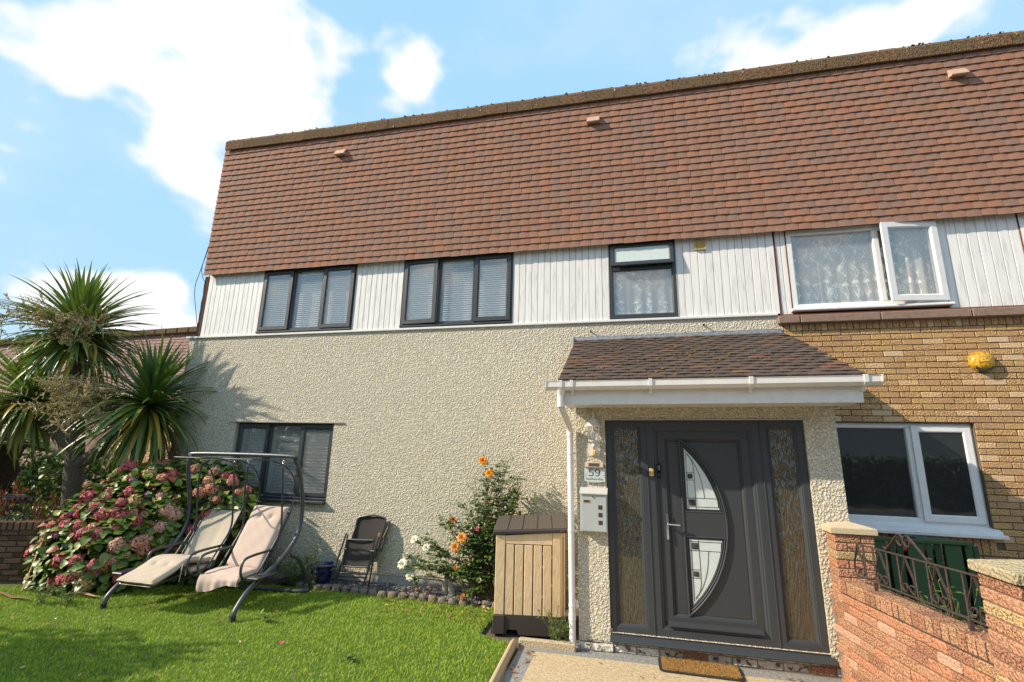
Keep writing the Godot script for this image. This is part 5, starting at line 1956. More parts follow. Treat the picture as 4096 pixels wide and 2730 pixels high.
func build_railing() -> void:
	var t := thing("iron_railing", "rusty wrought iron railing with scrolls on top of orange garden wall", "railing", Vector3(1.9, 0, 1.72))
	var u := Vector3(0.093, 0.036, 0.995).normalized()
	railing(t, Vector3(0, 0.985, 0.0), u, Vector3.UP, 1.7, 0.272, 0.335, 0.1, M.iron, true)
	for q in [0.32, 1.35]:
		var g := Geo.new()
		var c: Vector3 = Vector3(0, 0.985, 0) + u * q
		g.bx(c.x - 0.012, c.y - 0.075, c.z - 0.012, c.x + 0.012, c.y, c.z + 0.012)
		g.bx(c.x - 0.02, c.y - 0.076, c.z - 0.07, c.x + 0.02, c.y - 0.07, c.z + 0.07)
		part(t, "foot", g, M.iron)
	var g := Geo.new()
	g.bevel(Vector3(0.0, 1.2, -0.03), Vector3(0.012, 0.025, 0.1), 0.003)
	part(t, "wall_tie", g, M.iron)

func build_bin_store() -> void:
	var t := thing("bin_store", "green painted slatted timber bin store under neighbour's white window", "bin store", Vector3(2.35, 0, 0.62))
	var g := Geo.new()
	g.bevel(Vector3(0.5, 1.155, 0.0), Vector3(1.12, 0.035, 0.06), 0.005)
	part(t, "top_rail", g, M.green2)
	g = Geo.new()
	g.bevel(Vector3(0.85, 1.15, -0.2), Vector3(0.5, 0.02, 0.3), 0.004, Basis(Vector3(0, 0, 1), -0.06))
	part(t, "lid", g, M.green1)
	var x := -0.05
	var k := 0
	for w in [0.08, 0.045, 0.15, 0.055, 0.06, 0.15, 0.055, 0.06, 0.15, 0.06, 0.05]:
		g = Geo.new()
		g.bevel(Vector3(x + w * 0.5, 0.565, 0.0 if k % 3 != 1 else -0.022), Vector3(w, 1.13, 0.02), 0.003)
		part(t, "slat", g, M["green%d" % (k % 3)])
		x += w + (0.022 if k % 2 else 0.03)
		k += 1
	for y in [0.3, 0.85]:
		g = Geo.new()
		g.bx(-0.05, y, -0.058, 1.06, y + 0.07, -0.034)
		part(t, "batten", g, M.green1)
	for q in [-0.06, 1.06]:
		g = Geo.new()
		g.bx(q - 0.01, 0.0, -0.52, q + 0.01, 1.12, -0.012)
		part(t, "side_panel", g, M.green1)
	t = thing("red_bin", "red plastic box glimpsed between the green slats", "box", Vector3(2.8, 0, 0.36))
	g = Geo.new()
	g.bevel(Vector3(0, 0.5, 0), Vector3(0.7, 1.0, 0.3), 0.03)
	part(t, "body", g, M.bin_black)
	g = Geo.new()
	g.bevel(Vector3(0, 1.03, 0.0), Vector3(0.74, 0.06, 0.34), 0.02)
	part(t, "lid", g, M.red_plastic)

# ------------------------------------------------------------------ left boundary and far house
func build_left() -> void:
	var a := Vector3(-11.6, 0, 2.78)
	var e := Vector3(-7.75, 0, 1.225)
	var u := (e - a).normalized()
	var b := Basis(u, Vector3.UP, u.cross(Vector3.UP))
	var len := (e - a).length()
	var t := thing("boundary_wall", "dark brown brick boundary wall behind the hydrangea", "wall", a)
	var T0 := Transform3D(b, Vector3.ZERO)
	var g := Geo.new()
	g.bx(0, -0.1, -0.2, len, 0.71, -0.006)
	part(t, "core", g, M.lmortar, T0)
	var bm := Geo.new()
	bm.bevel(Vector3.ZERO, Vector3(0.214, 0.064, 0.05), 0.005)
	var br := bm.mesh()
	for r in 10:
		var x := len - 0.11 - (0.11 if r % 2 else 0.0)
		while x > 0.1:
			if x > 1.2:
				part(t, "brick", br, M["lbrick%d" % (rng.randi() % 4)], T0 * Transform3D(Basis.IDENTITY, Vector3(x, 0.68 - r * 0.0755, -0.022 + R(-0.003, 0.003))))
			x -= 0.225
	var cp := Geo.new()
	cp.bevel(Vector3.ZERO, Vector3(0.066, 0.11, 0.215), 0.006)
	var cop := cp.mesh()
	for i in int(len / 0.082):
		part(t, "coping_brick", cop, M["lbrick%d" % (rng.randi() % 4)], T0 * Transform3D(Basis.IDENTITY, Vector3(len - 0.04 - i * 0.082, 0.77 + R(-0.003, 0.003), -0.1)))
	g = Geo.new()
	g.bx(0, 0.705, -0.19, len, 0.81, -0.02)
	part(t, "coping_mortar", g, M.lmortar, T0)
	t = thing("boundary_railing", "thin black iron railing on top of dark boundary wall", "railing", a - u.cross(Vector3.UP) * 0.1)
	railing(t, Vector3(0, 0.885, 0), u, Vector3.UP, len, 0.27, 0.44, 0.2, M.iron_black, false, 1.0)
	var fx := 0.4
	while fx < len:
		g = Geo.new()
		g.tube([u * fx + Vector3(0, 0.82, 0), u * fx + Vector3(0, 0.89, 0)], 0.008, 6)
		part(t, "foot", g, M.iron_black)
		fx += 1.3
	# wheelie bin behind the wall
	t = thing("wheelie_bin", "black wheelie bin standing behind the left railing", "bin", Vector3(-10.75, 0, 0.7))
	g = Geo.new()
	g.extrude(PackedVector2Array([Vector2(-0.24, 0.05), Vector2(0.24, 0.05), Vector2(0.29, 0.95), Vector2(-0.29, 0.95)]), -0.3, 0.3)
	part(t, "body", g, M.bin_black)
	g = Geo.new()
	g.bevel(Vector3(0, 0.98, 0.0), Vector3(0.62, 0.06, 0.68), 0.025, Basis(Vector3.RIGHT, 0.05))
	part(t, "lid", g, M.bin_grey)
	g = Geo.new()
	g.tube([Vector3(-0.25, 0.94, -0.36), Vector3(0.25, 0.94, -0.36)], 0.018, 8)
	part(t, "handle", g, M.bin_black)
	for s in [-1, 1]:
		g = Geo.new()
		g.lathe([[0.0, -0.025], [0.1, -0.025], [0.1, 0.025], [0.0, 0.025]], 16)
		part(t, "wheel", g, M.rubber, Transform3D(Basis(Vector3(0, 0, 1), PI / 2), Vector3(0.2 * s, 0.1, -0.3)))
	# far house behind the cordyline
	t = thing("far_house", "far house with pinkish tile roof behind the spiky tree", "house", Vector3(0, 0, -5.0))
	g = Geo.new()
	wall_with(g, -26.0, -0.3, -12.6, 3.45, -2.0, 0.0, [])
	part(t, "wall", g, M.far_brick)
	var bq := Geo.new()
	bq.bevel(Vector3.ZERO, Vector3(0.215, 0.066, 0.03), 0.004)
	var fb := bq.mesh()
	for r in 30:
		var x := -12.75 - (0.11 if r % 2 else 0.0)
		for i in 9:
			part(t, "brick", fb, M["nbrick%d" % [4, 6, 1][rng.randi() % 3]], Transform3D(Basis.IDENTITY, Vector3(x - i * 0.225, 3.3 - r * 0.075, 0.012)))
	g = Geo.new()
	var rb := Basis(Vector3.RIGHT, -0.16)
	var base := Vector3(0, 3.46, 0.28)
	g.poly([Vector3(-26, 3.46, 0.26), Vector3(-12.3, 3.46, 0.26), Vector3(-12.3, 5.46, -0.06), Vector3(-26, 5.2, -0.06)], Vector3(0, 0, 1))
	g.poly([Vector3(-26, 3.46, 0.26), Vector3(-12.3, 3.46, 0.26), Vector3(-12.3, 3.46, -0.2), Vector3(-26, 3.46, -0.2)], Vector3(0, -1, 0))
	g.poly([Vector3(-26, 5.2, -0.06), Vector3(-12.3, 5.46, -0.06), Vector3(-12.3, 5.0, -2.0), Vector3(-26, 5.0, -2.0)], Vector3(0, 1, 0))
	g.poly([Vector3(-12.3, 3.3, 0.26), Vector3(-12.3, 5.46, -0.06), Vector3(-12.3, 5.0, -2.0), Vector3(-12.3, 3.3, -2.0)], Vector3(1, 0, 0))
	part(t, "roof_deck", g, M.batten)
	var tm := tile_mesh(0.162, 0.155, 0.012, 0.006, 0.022)
	var rest := [[], [], []]
	var cnt := 0
	for c in 80:
		for r in 18:
			var x := -12.38 - c * 0.166 - (0.083 if r % 2 else 0.0)
			var tt := float(r) / 18.0
			var y := lerpf(3.47, 5.46 + (x + 12.3) * 0.0185, tt)
			var xf := Transform3D(rb * Basis(Vector3(0, 0, 1), R(-0.01, 0.01)), Vector3(x, y, lerpf(0.262, -0.055, tt)))
			if cnt < 300 and r > 2:
				part(t, "roof_tile", tm, M["ftile%d" % (rng.randi() % 3)], xf)
				cnt += 1
			else:
				rest[rng.randi() % 3].append(xf)
	for k in 3:
		many(t, "roof_tile", tm, M["ftile%d" % k], rest[k])
	g = Geo.new()
	g.bevel(Vector3.ZERO, Vector3(0.44, 0.2, 0.3), 0.03)
	var rm := g.mesh()
	for i in 31:
		var x := -12.5 - i * 0.446
		part(t, "ridge_tile", rm, M.ridge, Transform3D(Basis(Vector3(0, 0, 1), 0.0185), Vector3(x, 5.46 + (x + 12.3) * 0.0185 + 0.06, -0.06)))
	g = Geo.new()
	g.bx(-26, 3.34, 0.3, -12.35, 3.44, 0.38)
	part(t, "gutter", g, M.pvc_pipe)
	g = Geo.new()
	g.bx(-26, 3.2, 0.2, -12.35, 3.36, 0.26)
	part(t, "fascia", g, M.orange_frame)

# ------------------------------------------------------------------ garden furniture and small things
func build_storage_box() -> void:
	var t := thing("storage_box", "beige plank effect plastic storage box with brown lid and base", "storage box", Vector3(-1.575, 0, 1.25))
	t.rotation.y = 0.17
	var W := 0.80
	var D := 0.62
	var g := Geo.new()
	# base skirt with splayed feet and a notched lower edge
	g.extrude(PackedVector2Array([Vector2(-0.03, 0.0), Vector2(0.14, 0.0), Vector2(0.15, 0.05), Vector2(0.26, 0.05), Vector2(0.28, 0.0), Vector2(W + 0.015, 0.0), Vector2(W - 0.002, 0.2), Vector2(0.0, 0.2)]), -D, 0.012)
	part(t, "base", g, M.brown_plastic)
	g = Geo.new()
	g.bevel(Vector3(0.055, 0.1, 0.018), Vector3(0.13, 0.19, 0.02), 0.006)
	part(t, "foot", g, M.brown_plastic)
	g = Geo.new()
	g.bx(0.02, 0.19, -D + 0.02, W - 0.03, 1.06, -0.03)
	part(t, "body", g, M.brown_plastic)
	# front: corner posts, head panel, planks in grooves
	g = Geo.new()
	g.bx(0.02, 0.2, -0.03, W - 0.02, 1.03, -0.012)
	part(t, "door_back", g, M.resin_groove)
	g = Geo.new()
	g.bevel(Vector3(0.055, 0.615, -0.008), Vector3(0.108, 0.84, 0.034), 0.006)
	part(t, "corner_post", g, M.resin0)
	g = Geo.new()
	g.extrude(PackedVector2Array([Vector2(0.0, -0.02), Vector2(0.0, 0.012), Vector2(0.085, 0.012), Vector2(0.145, -0.035), Vector2(0.145, -0.06), Vector2(0.08, -0.02)]), 0.195, 1.085, Transform3D(Basis(Vector3(1, 0, 0), Vector3(0, 0, 1), Vector3(0, 1, 0)), Vector3(W - 0.145, 0, 0)))
	part(t, "corner_post", g, M.resin1)
	g = Geo.new()
	g.extrude(PackedVector2Array([Vector2(0.112, 0.945), Vector2(0.65, 0.945), Vector2(0.65, 1.075), Vector2(0.112, 1.03)]), -0.02, 0.005)
	part(t, "head_panel", g, M.resin2)
	for k in 5:
		g = Geo.new()
		var x := 0.117 + k * 0.1075
		g.bevel(Vector3(x + 0.048, 0.566, -0.006), Vector3(0.094, 0.742, 0.02), 0.006)
		part(t, "plank", g, M["resin%d" % (k % 3)])
	# grooves that cross between the last planks
	for q in [[0.54, 0.83], [0.54, 0.69], [0.54, 0.38], [0.65, 0.8], [0.65, 0.5]]:
		g = Geo.new()
		g.bx(q[0] - 0.012, q[1], -0.014, q[0] + 0.012, q[1] + 0.03, -0.008)
		part(t, "catch", g, M.resin_flat)
	# side panel, dark lattice
	g = Geo.new()
	g.bx(W - 0.029, 0.2, -D + 0.02, W - 0.012, 1.09, -0.06)
	part(t, "side_panel", g, M.brown_plastic)
	for k in 7:
		g = Geo.new()
		g.bevel(Vector3(W - 0.012, 0.28 + k * 0.11, -D * 0.5 - 0.03), Vector3(0.012, 0.05, D - 0.14), 0.004)
		part(t, "side_rib", g, M.brown_plastic)
	# sloping lid with raised planks
	var lid := Node3D.new()
	lid.name = "lid"
	lid.transform = Transform3D(Basis(Vector3(0, 0, 1), 0.055) * Basis(Vector3.RIGHT, 0.12), Vector3(-0.03, 1.045, 0.03))
	t.add_child(lid, true)
	g = Geo.new()
	g.bevel(Vector3(0.43, 0.016, -D * 0.5 - 0.02), Vector3(0.86, 0.045, D + 0.05), 0.01)
	part(lid, "lid_frame", g, M.brown_plastic)
	for k in 5:
		g = Geo.new()
		g.bevel(Vector3(0.085 + k * 0.172, 0.042, -D * 0.5 - 0.02), Vector3(0.162, 0.012, D + 0.02), 0.005)
		part(lid, "lid_plank", g, M.brown_lid)
	g = Geo.new()
	g.bevel(Vector3(0.8, 0.012, 0.005), Vector3(0.05, 0.03, 0.03), 0.004)
	part(lid, "hasp", g, M.brown_plastic)

# padded cushion: w wide, l long, th thick, bent by a function of v (0..1); buttons pull it in
func cushion(w: float, l: float, th: float, bend: Callable, buttons: Array, sag := 0.0) -> Geo:
	var g := Geo.new()
	var nu := 26
	var nv := 34
	for side in [1.0, -1.0]:
		var rows := []
		for j in nv + 1:
			var line := []
			var v := float(j) / nv
			for i in nu + 1:
				var u := float(i) / nu
				var ex := pow(clampf(minf(u, 1.0 - u) / 0.09, 0.0, 1.0), 0.45)
				var ey := pow(clampf(minf(v, 1.0 - v) / 0.06, 0.0, 1.0), 0.45)
				var hgt: float = th * 0.5 * (0.35 + 0.65 * ex * ey) if ex * ey > 0.0 else 0.0
				hgt += th * 0.10 * sin(u * PI) * sin(v * PI)
				for b in buttons:
					var du: float = (u - b[0]) * w
					var dv: float = (v - b[1]) * l
					var d2 := du * du + dv * dv
					hgt -= th * 0.34 * exp(-d2 / 0.0012) + th * 0.10 * exp(-absf(dv) / 0.02 - absf(du) / 0.12)
				var fr: Array = bend.call(v)
				var p: Vector3 = fr[0]
				var nn: Vector3 = fr[1]
				var ripple := 0.003 * sin(u * 17.0 + v * 9.0) * sin(v * 23.0 + u * 5.0)
				line.append(p + Vector3((u - 0.5) * w, 0, 0) + nn * (side * hgt + ripple - sag * sin(u * PI) * v))
			rows.append(line)
		var mj := nv / 2
		var mi := nu / 2
		var du: Vector3 = rows[mj + 1][mi] - rows[mj - 1][mi]
		var dv: Vector3 = rows[mj][mi + 1] - rows[mj][mi - 1]
		var mid: Array = bend.call(0.5)
		if dv.cross(du).dot(mid[1]) * side < 0.0:
			rows.reverse()
		g.grid(rows)
	return g

func build_swing() -> void:
	var t := thing("swing_seat", "double garden swing seat with grey tube frame and beige cushions", "swing seat", Vector3(-5.41, 0, 1.2))
	var ox := Vector3(-5.41, 0, 1.2)
	var P := func(x: float, y: float, z: float) -> Vector3: return Vector3(x, y, z) - ox
	var g := Geo.new()
	# one long bent tube: foot, seat side, top bar, other side, other foot
	var right := [[-4.521, 0.06, 1.84], [-4.521, 0.13, 1.805], [-4.521, 0.29, 1.641], [-4.521, 0.446, 1.296], [-4.521, 0.605, 1.028], [-4.521, 0.818, 0.842], [-4.521, 1.128, 0.815], [-4.521, 1.45, 0.89], [-4.53, 1.66, 0.965], [-4.57, 1.79, 1.02], [-4.68, 1.842, 1.05]]
	var left := [[-6.312, 0.06, 1.945], [-6.312, 0.148, 1.90], [-6.312, 0.265, 1.76], [-6.312, 0.335, 1.55], [-6.312, 0.455, 1.285], [-6.312, 0.618, 1.083], [-6.312, 0.856, 0.955], [-6.312, 1.166, 0.965], [-6.312, 1.5, 1.05], [-6.305, 1.68, 1.09], [-6.27, 1.79, 1.09], [-6.17, 1.842, 1.08]]
	var pts := []
	for q in left:
		pts.append(P.call(q[0], q[1], q[2]))
	for i in range(right.size() - 1, -1, -1):
		pts.append(P.call(right[i][0], right[i][1], right[i][2]))
	g.tube(spline(pts, 5), 0.029, 14)
	part(t, "frame_tube", g, M.swing_frame)
	# rear stand
	g = Geo.new()
	g.tube(rounded([P.call(-4.50, 0.55, 0.96), P.call(-4.46, 0.5, 0.84), P.call(-4.40, 0.04, 0.56), P.call(-4.5, 0.03, 0.66), P.call(-5.85, 0.03, 0.80), P.call(-6.2, 0.10, 0.78), P.call(-6.28, 0.45, 1.22)], 0.12, 6), 0.027, 12)
	part(t, "rear_stand", g, M.swing_frame)
	for q in [[-4.521, 1.84], [-6.312, 1.945]]:
		g = Geo.new()
		g.lathe([[0.0, 0.0], [0.036, 0.0], [0.038, 0.012], [0.034, 0.016], [0.038, 0.022], [0.034, 0.03], [0.038, 0.036], [0.034, 0.044], [0.037, 0.05], [0.035, 0.062], [0.0, 0.062]], 18, P.call(q[0], 0.004, q[1] + 0.002))
		part(t, "rubber_foot", g, M.foot_rubber)
	# side trays
	for q in [[-4.50, 0.41, 1.46], [-6.38, 0.36, 1.62]]:
		g = Geo.new()
		g.bevel(P.call(q[0], q[1], q[2]), Vector3(0.16, 0.022, 0.36), 0.009)
		part(t, "tray", g, M.swing_thin)
		g = Geo.new()
		g.lathe([[0.036, 0.0], [0.042, 0.0], [0.042, 0.004], [0.036, 0.004]], 18, P.call(q[0], q[1] + 0.011, q[2] + 0.08))
		part(t, "cup_ring", g, M.foot_rubber)
	# two hanging seats
	seat(t, ox, -5.02, false)
	seat(t, ox, -5.83, true)

func seat(t: Node3D, ox: Vector3, cx: float, chaise: bool) -> void:
	var P := func(x: float, y: float, z: float) -> Vector3: return Vector3(cx + x, y, z) - ox
	var hw := 0.31
	var zt := 1.05
	for s in [-1.0, 1.0]:
		var x: float = s * hw
		# hanger: bent bar from the spring down to the seat
		var g := Geo.new()
		g.tube(rounded([P.call(x * 0.93, 1.69, zt), P.call(x, 1.42, zt - 0.02), P.call(x, 0.85, zt - 0.10), P.call(x, 0.36, zt + 0.26), P.call(x, 0.33, zt + 0.5)], 0.12), 0.0135, 10)
		part(t, "hanger", g, M.swing_thin)
		# spring with hooks
		g = Geo.new()
		var coil := []
		for i in 61:
			var a := i * 0.62
			coil.append(P.call(x * 0.93 + cos(a) * 0.013, 1.78 - i * 0.0009, zt + sin(a) * 0.013))
		g.tube(coil, 0.0032, 5)
		g.tube(scroll(P.call(x * 0.93, 1.797, zt), 0.016, -PI * 0.5, PI * 1.2, Vector3.RIGHT, Vector3.UP, 0.0, 10), 0.0032, 5)
		g.tube([P.call(x * 0.93, 1.727, zt), P.call(x * 0.93, 1.69, zt)], 0.0032, 5)
		part(t, "spring", g, M.spring)
		# back rest side rail, running from under the seat up behind
		g = Geo.new()
		g.tube(rounded([P.call(x * 0.95, 0.30, 1.52), P.call(x * 0.95, 0.32, 1.22), P.call(x * 0.95, 1.05, 0.80)], 0.1), 0.0125, 8)
		part(t, "side_rail", g, M.swing_thin)
		# arm rest
		g = Geo.new()
		g.tube(rounded([P.call(x * 1.03, 0.36, 1.36), P.call(x * 1.03, 0.31, 1.46), P.call(x * 1.03, 0.42, 1.62), P.call(x * 1.03, 0.60, 1.60), P.call(x * 1.03, 0.625, 1.45), P.call(x * 1.03, 0.635, 1.06)], 0.11, 6), 0.0165, 12)
		part(t, "arm_rest", g, M.swing_frame)
		# bowed rod that carried the canopy
		g = Geo.new()
		g.tube(spline([P.call(x * 0.98, 1.03, 0.82), P.call(x * 0.98, 1.32, 0.74), P.call(x * 0.96, 1.58, 0.84), P.call(x * 0.93, 1.72, 1.05), P.call(x * 0.93, 1.79, 1.35), P.call(x * 0.85, 1.80, 1.52)], 6), 0.0085, 8)
		part(t, "canopy_rod", g, M.swing_thin)
	var g := Geo.new()
	g.tube(rounded([P.call(-hw * 0.87, 1.80, 1.50), P.call(-hw * 0.8, 1.80, 1.56), P.call(hw * 0.8, 1.80, 1.56), P.call(hw * 0.87, 1.80, 1.50)], 0.04), 0.0085, 8)
	part(t, "canopy_rod", g, M.swing_thin)
	g = Geo.new()
	g.tube(rounded([P.call(-hw * 0.95, 1.0, 0.82), P.call(-hw * 0.93, 1.055, 0.795), P.call(hw * 0.93, 1.055, 0.795), P.call(hw * 0.95, 1.0, 0.82)], 0.05), 0.0125, 8)
	part(t, "top_rail", g, M.swing_thin)
	g = Geo.new()
	g.tube([P.call(-hw * 0.95, 0.305, 1.5), P.call(hw * 0.95, 0.305, 1.5)], 0.0125, 8)
	part(t, "front_rail", g, M.swing_thin)
	var bk := Vector3(0, 0.72, -0.40).normalized()
	var bn := Vector3(0, 0.40, 0.72).normalized()
	if chaise:
		# bare sling back, then a cushion lying from the seat out over a leg rest
		var rows := []
		for j in 15:
			var line := []
			var v := j / 14.0
			for i in 17:
				var u := i / 16.0
				var sag := 0.045 * sin(u * PI) * sin(PI * pow(v, 0.8)) - 0.006 * sin(u * 19.0) * v * (1.0 - v) * 2.0
				line.append(P.call((u - 0.5) * hw * 1.8, 0.36 + 0.69 * v, 1.19 - 0.39 * v) - bn * sag)
			rows.append(line)
		g = Geo.new()
		g.grid(rows)
		part(t, "back_sling", g, M.sling)
		var bend := func(v: float) -> Array:
			var z := 1.14 + 0.86 * v
			var y := 0.46 + 0.02 * sin(v * PI * 0.9) + (0.035 * sin(clampf((v - 0.15) / 0.5, 0, 1) * PI)) - 0.115 * smoothstep(0.45, 1.0, v)
			return [P.call(-0.02 * v, y, z), Vector3(0, 1, 0.25 * smoothstep(0.4, 1.0, v)).normalized()]
		var g2 := Geo.new()
		var cu := cushion(0.55, 0.95, 0.075, bend, [[0.33, 0.62], [0.67, 0.62]])
		# the grid runs outwards from the seat; turn it so that its top faces up
		part(t, "seat_cushion", cu, M.cushion_b)
		g2.tube(spline([P.call(0.27, 0.5, 1.62), P.call(0.3, 0.46, 1.66), P.call(0.30, 0.38, 1.665), P.call(0.285, 0.30, 1.66)], 4), 0.006, 6)
		g2.tube(spline([P.call(0.27, 0.49, 1.60), P.call(0.31, 0.44, 1.61), P.call(0.315, 0.36, 1.61)], 4), 0.006, 6)
		part(t, "tie", g2, M.cushion_b)
		g2 = Geo.new()
		g2.bevel(P.call(-0.02, 0.355, 1.62), Vector3(0.5, 0.02, 0.72), 0.008, Basis(Vector3.RIGHT, 0.13))
		part(t, "leg_rest", g2, M.swing_thin)
		var b2 := func(v: float) -> Array:
			return [P.call(0.0, 0.385, 1.12 + 0.38 * v), Vector3.UP]
		part(t, "lower_cushion", cushion(0.56, 0.38, 0.07, b2, []), M.cushion)
		return
	# padded back and seat in one long cushion with a drooping front edge
	var back := func(v: float) -> Array:
		return [P.call(0.01, 0.37 + 0.75 * v, 1.19 - 0.415 * v) + bn * 0.045, bn]
	var cb := Geo.new()
	var raw := cushion(0.56, 0.86, 0.085, back, [[0.34, 0.80], [0.66, 0.80]])
	cb.add(raw, Transform3D.IDENTITY)
	part(t, "back_cushion", cb, M.cushion)
	var st := func(v: float) -> Array:
		var z := 1.14 + 0.46 * v
		var y := 0.375 + 0.015 * sin(v * PI) - 0.03 * smoothstep(0.75, 1.0, v)
		return [P.call(0.0, y, z), Vector3(0, 1, 0.15 * smoothstep(0.7, 1.0, v)).normalized()]
	part(t, "seat_cushion", cushion(0.57, 0.46, 0.085, st, []), M.cushion)
	# loose cover hanging over the front edge
	var rows2 := []
	for j in 9:
		var line := []
		var v := j / 8.0
		for i in 29:
			var u := i / 28.0
			var wv := 0.012 * sin(u * 15.0 + 1.0) + 0.007 * sin(u * 31.0)
			line.append(P.call((u - 0.5) * 0.575, 0.40 - (0.17 + 0.035 * sin(u * 5.2 + 0.6) - 0.05 * u) * v, 1.585 + 0.035 * sin(minf(v * 2.0, 1.0) * PI * 0.5) + wv * v))
		rows2.append(line)
	var gd := Geo.new()
	rows2.reverse()
	gd.grid(rows2)
	part(t, "front_flap", gd, M.cushion)
	var gt := Geo.new()
	gt.tube(spline([P.call(0.27, 0.95, 0.93), P.call(0.3, 0.9, 0.97), P.call(0.295, 0.82, 1.0), P.call(0.285, 0.74, 1.03)], 4), 0.007, 6)
	gt.tube(spline([P.call(0.275, 0.94, 0.93), P.call(0.31, 0.86, 0.96), P.call(0.30, 0.78, 0.99)], 4), 0.006, 6)
	part(t, "tie", gt, M.cushion_b)

func build_chair() -> void:
	var t := thing("folding_chair", "folded black mesh garden chair leaning against the roughcast wall", "chair", Vector3(-3.95, 0.07, 0.2))
	# measured on the wall side; y from the gravel
	var P := func(x: float, y: float, z: float) -> Vector3: return Vector3(x + 3.95, y - 0.07, z - 0.2)
	var g := Geo.new()
	# back frame with bowed top
	g.tube(rounded([P.call(-4.17, 0.42, 0.13), P.call(-4.075, 0.95, 0.07), P.call(-3.84, 1.0, 0.065), P.call(-3.605, 0.965, 0.07), P.call(-3.70, 0.42, 0.13)], 0.05), 0.013, 10)
	part(t, "back_frame", g, M.chair_frame)
	var rows := []
	for j in 9:
		var v := j / 8.0
		var line := []
		for i in 9:
			var u := i / 8.0
			line.append(P.call(lerpf(lerpf(-4.15, -3.68, u), lerpf(-4.065, -3.615, u), v), lerpf(0.5, 0.955, v) + 0.02 * sin(u * PI) * v, 0.115 - 0.055 * v - 0.015 * sin(u * PI)))
		rows.append(line)
	g = Geo.new()
	g.grid(rows)
	part(t, "back_mesh", g, M.chair_mesh)
	# rear posts sticking up either side
	for q in [[-4.14, -4.09, 0.12], [-3.63, -3.56, 0.12]]:
		g = Geo.new()
		g.tube([P.call(q[0], 0.50, 0.12), P.call(q[1], 0.92, 0.05)], 0.017, 10)
		part(t, "rear_post", g, M.chair_frame)
		g = Geo.new()
		g.tube([P.call(q[0] + 0.02, 0.70, 0.115), P.call(q[1] + 0.0, 0.84, 0.085)], 0.009, 8)
		part(t, "worn_slide", g, M.bare_metal)
	# seat folded down in front
	g = Geo.new()
	g.tube(rounded([P.call(-4.145, 0.72, 0.20), P.call(-4.165, 0.29, 0.25), P.call(-3.735, 0.31, 0.25), P.call(-3.70, 0.72, 0.20)], 0.03), 0.012, 10)
	part(t, "seat_frame", g, M.chair_frame)
	g = Geo.new()
	g.tube([P.call(-4.14, 0.655, 0.215), P.call(-3.71, 0.67, 0.215)], 0.012, 8)
	part(t, "seat_rail", g, M.chair_frame)
	rows = []
	for j in 9:
		var v := j / 8.0
		var line := []
		for i in 9:
			var u := i / 8.0
			line.append(P.call(lerpf(lerpf(-4.155, -3.735, u), lerpf(-4.14, -3.71, u), v), lerpf(0.305, 0.66, v), lerpf(0.243, 0.203, v) - 0.02 * sin(u * PI)))
		rows.append(line)
	g = Geo.new()
	g.grid(rows)
	part(t, "seat_mesh", g, M.chair_mesh)
	# crossing legs
	for q in [[-4.17, 0.74, 0.2, -4.31, 0.08, 0.28], [-4.15, 0.5, 0.2, -4.27, 0.075, 0.2], [-3.63, 0.74, 0.2, -3.775, 0.08, 0.28], [-3.66, 0.62, 0.22, -3.735, 0.075, 0.2]]:
		g = Geo.new()
		g.tube([P.call(q[0], q[1], q[2]), P.call(q[3], q[4], q[5])], 0.013, 10)
		part(t, "leg", g, M.chair_frame)
	for q in [[0.205, 0.262], [0.15, 0.225]]:
		g = Geo.new()
		g.tube([P.call(-4.285, q[0], q[1]), P.call(-3.755, q[0] + 0.015, q[1])], 0.011, 8)
		part(t, "foot_bar", g, M.chair_frame)
	for q in [-4.155, -3.70]:
		g = Geo.new()
		g.tube([P.call(q - 0.03, 0.53, 0.235), P.call(q + 0.03, 0.53, 0.235)], 0.008, 8)
		part(t, "pivot", g, M.spring)
	g = Geo.new()
	g.bevel(P.call(-3.625, 0.745, 0.2), Vector3(0.04, 0.06, 0.05), 0.01)
	part(t, "arm_joint", g, M.bare_metal)

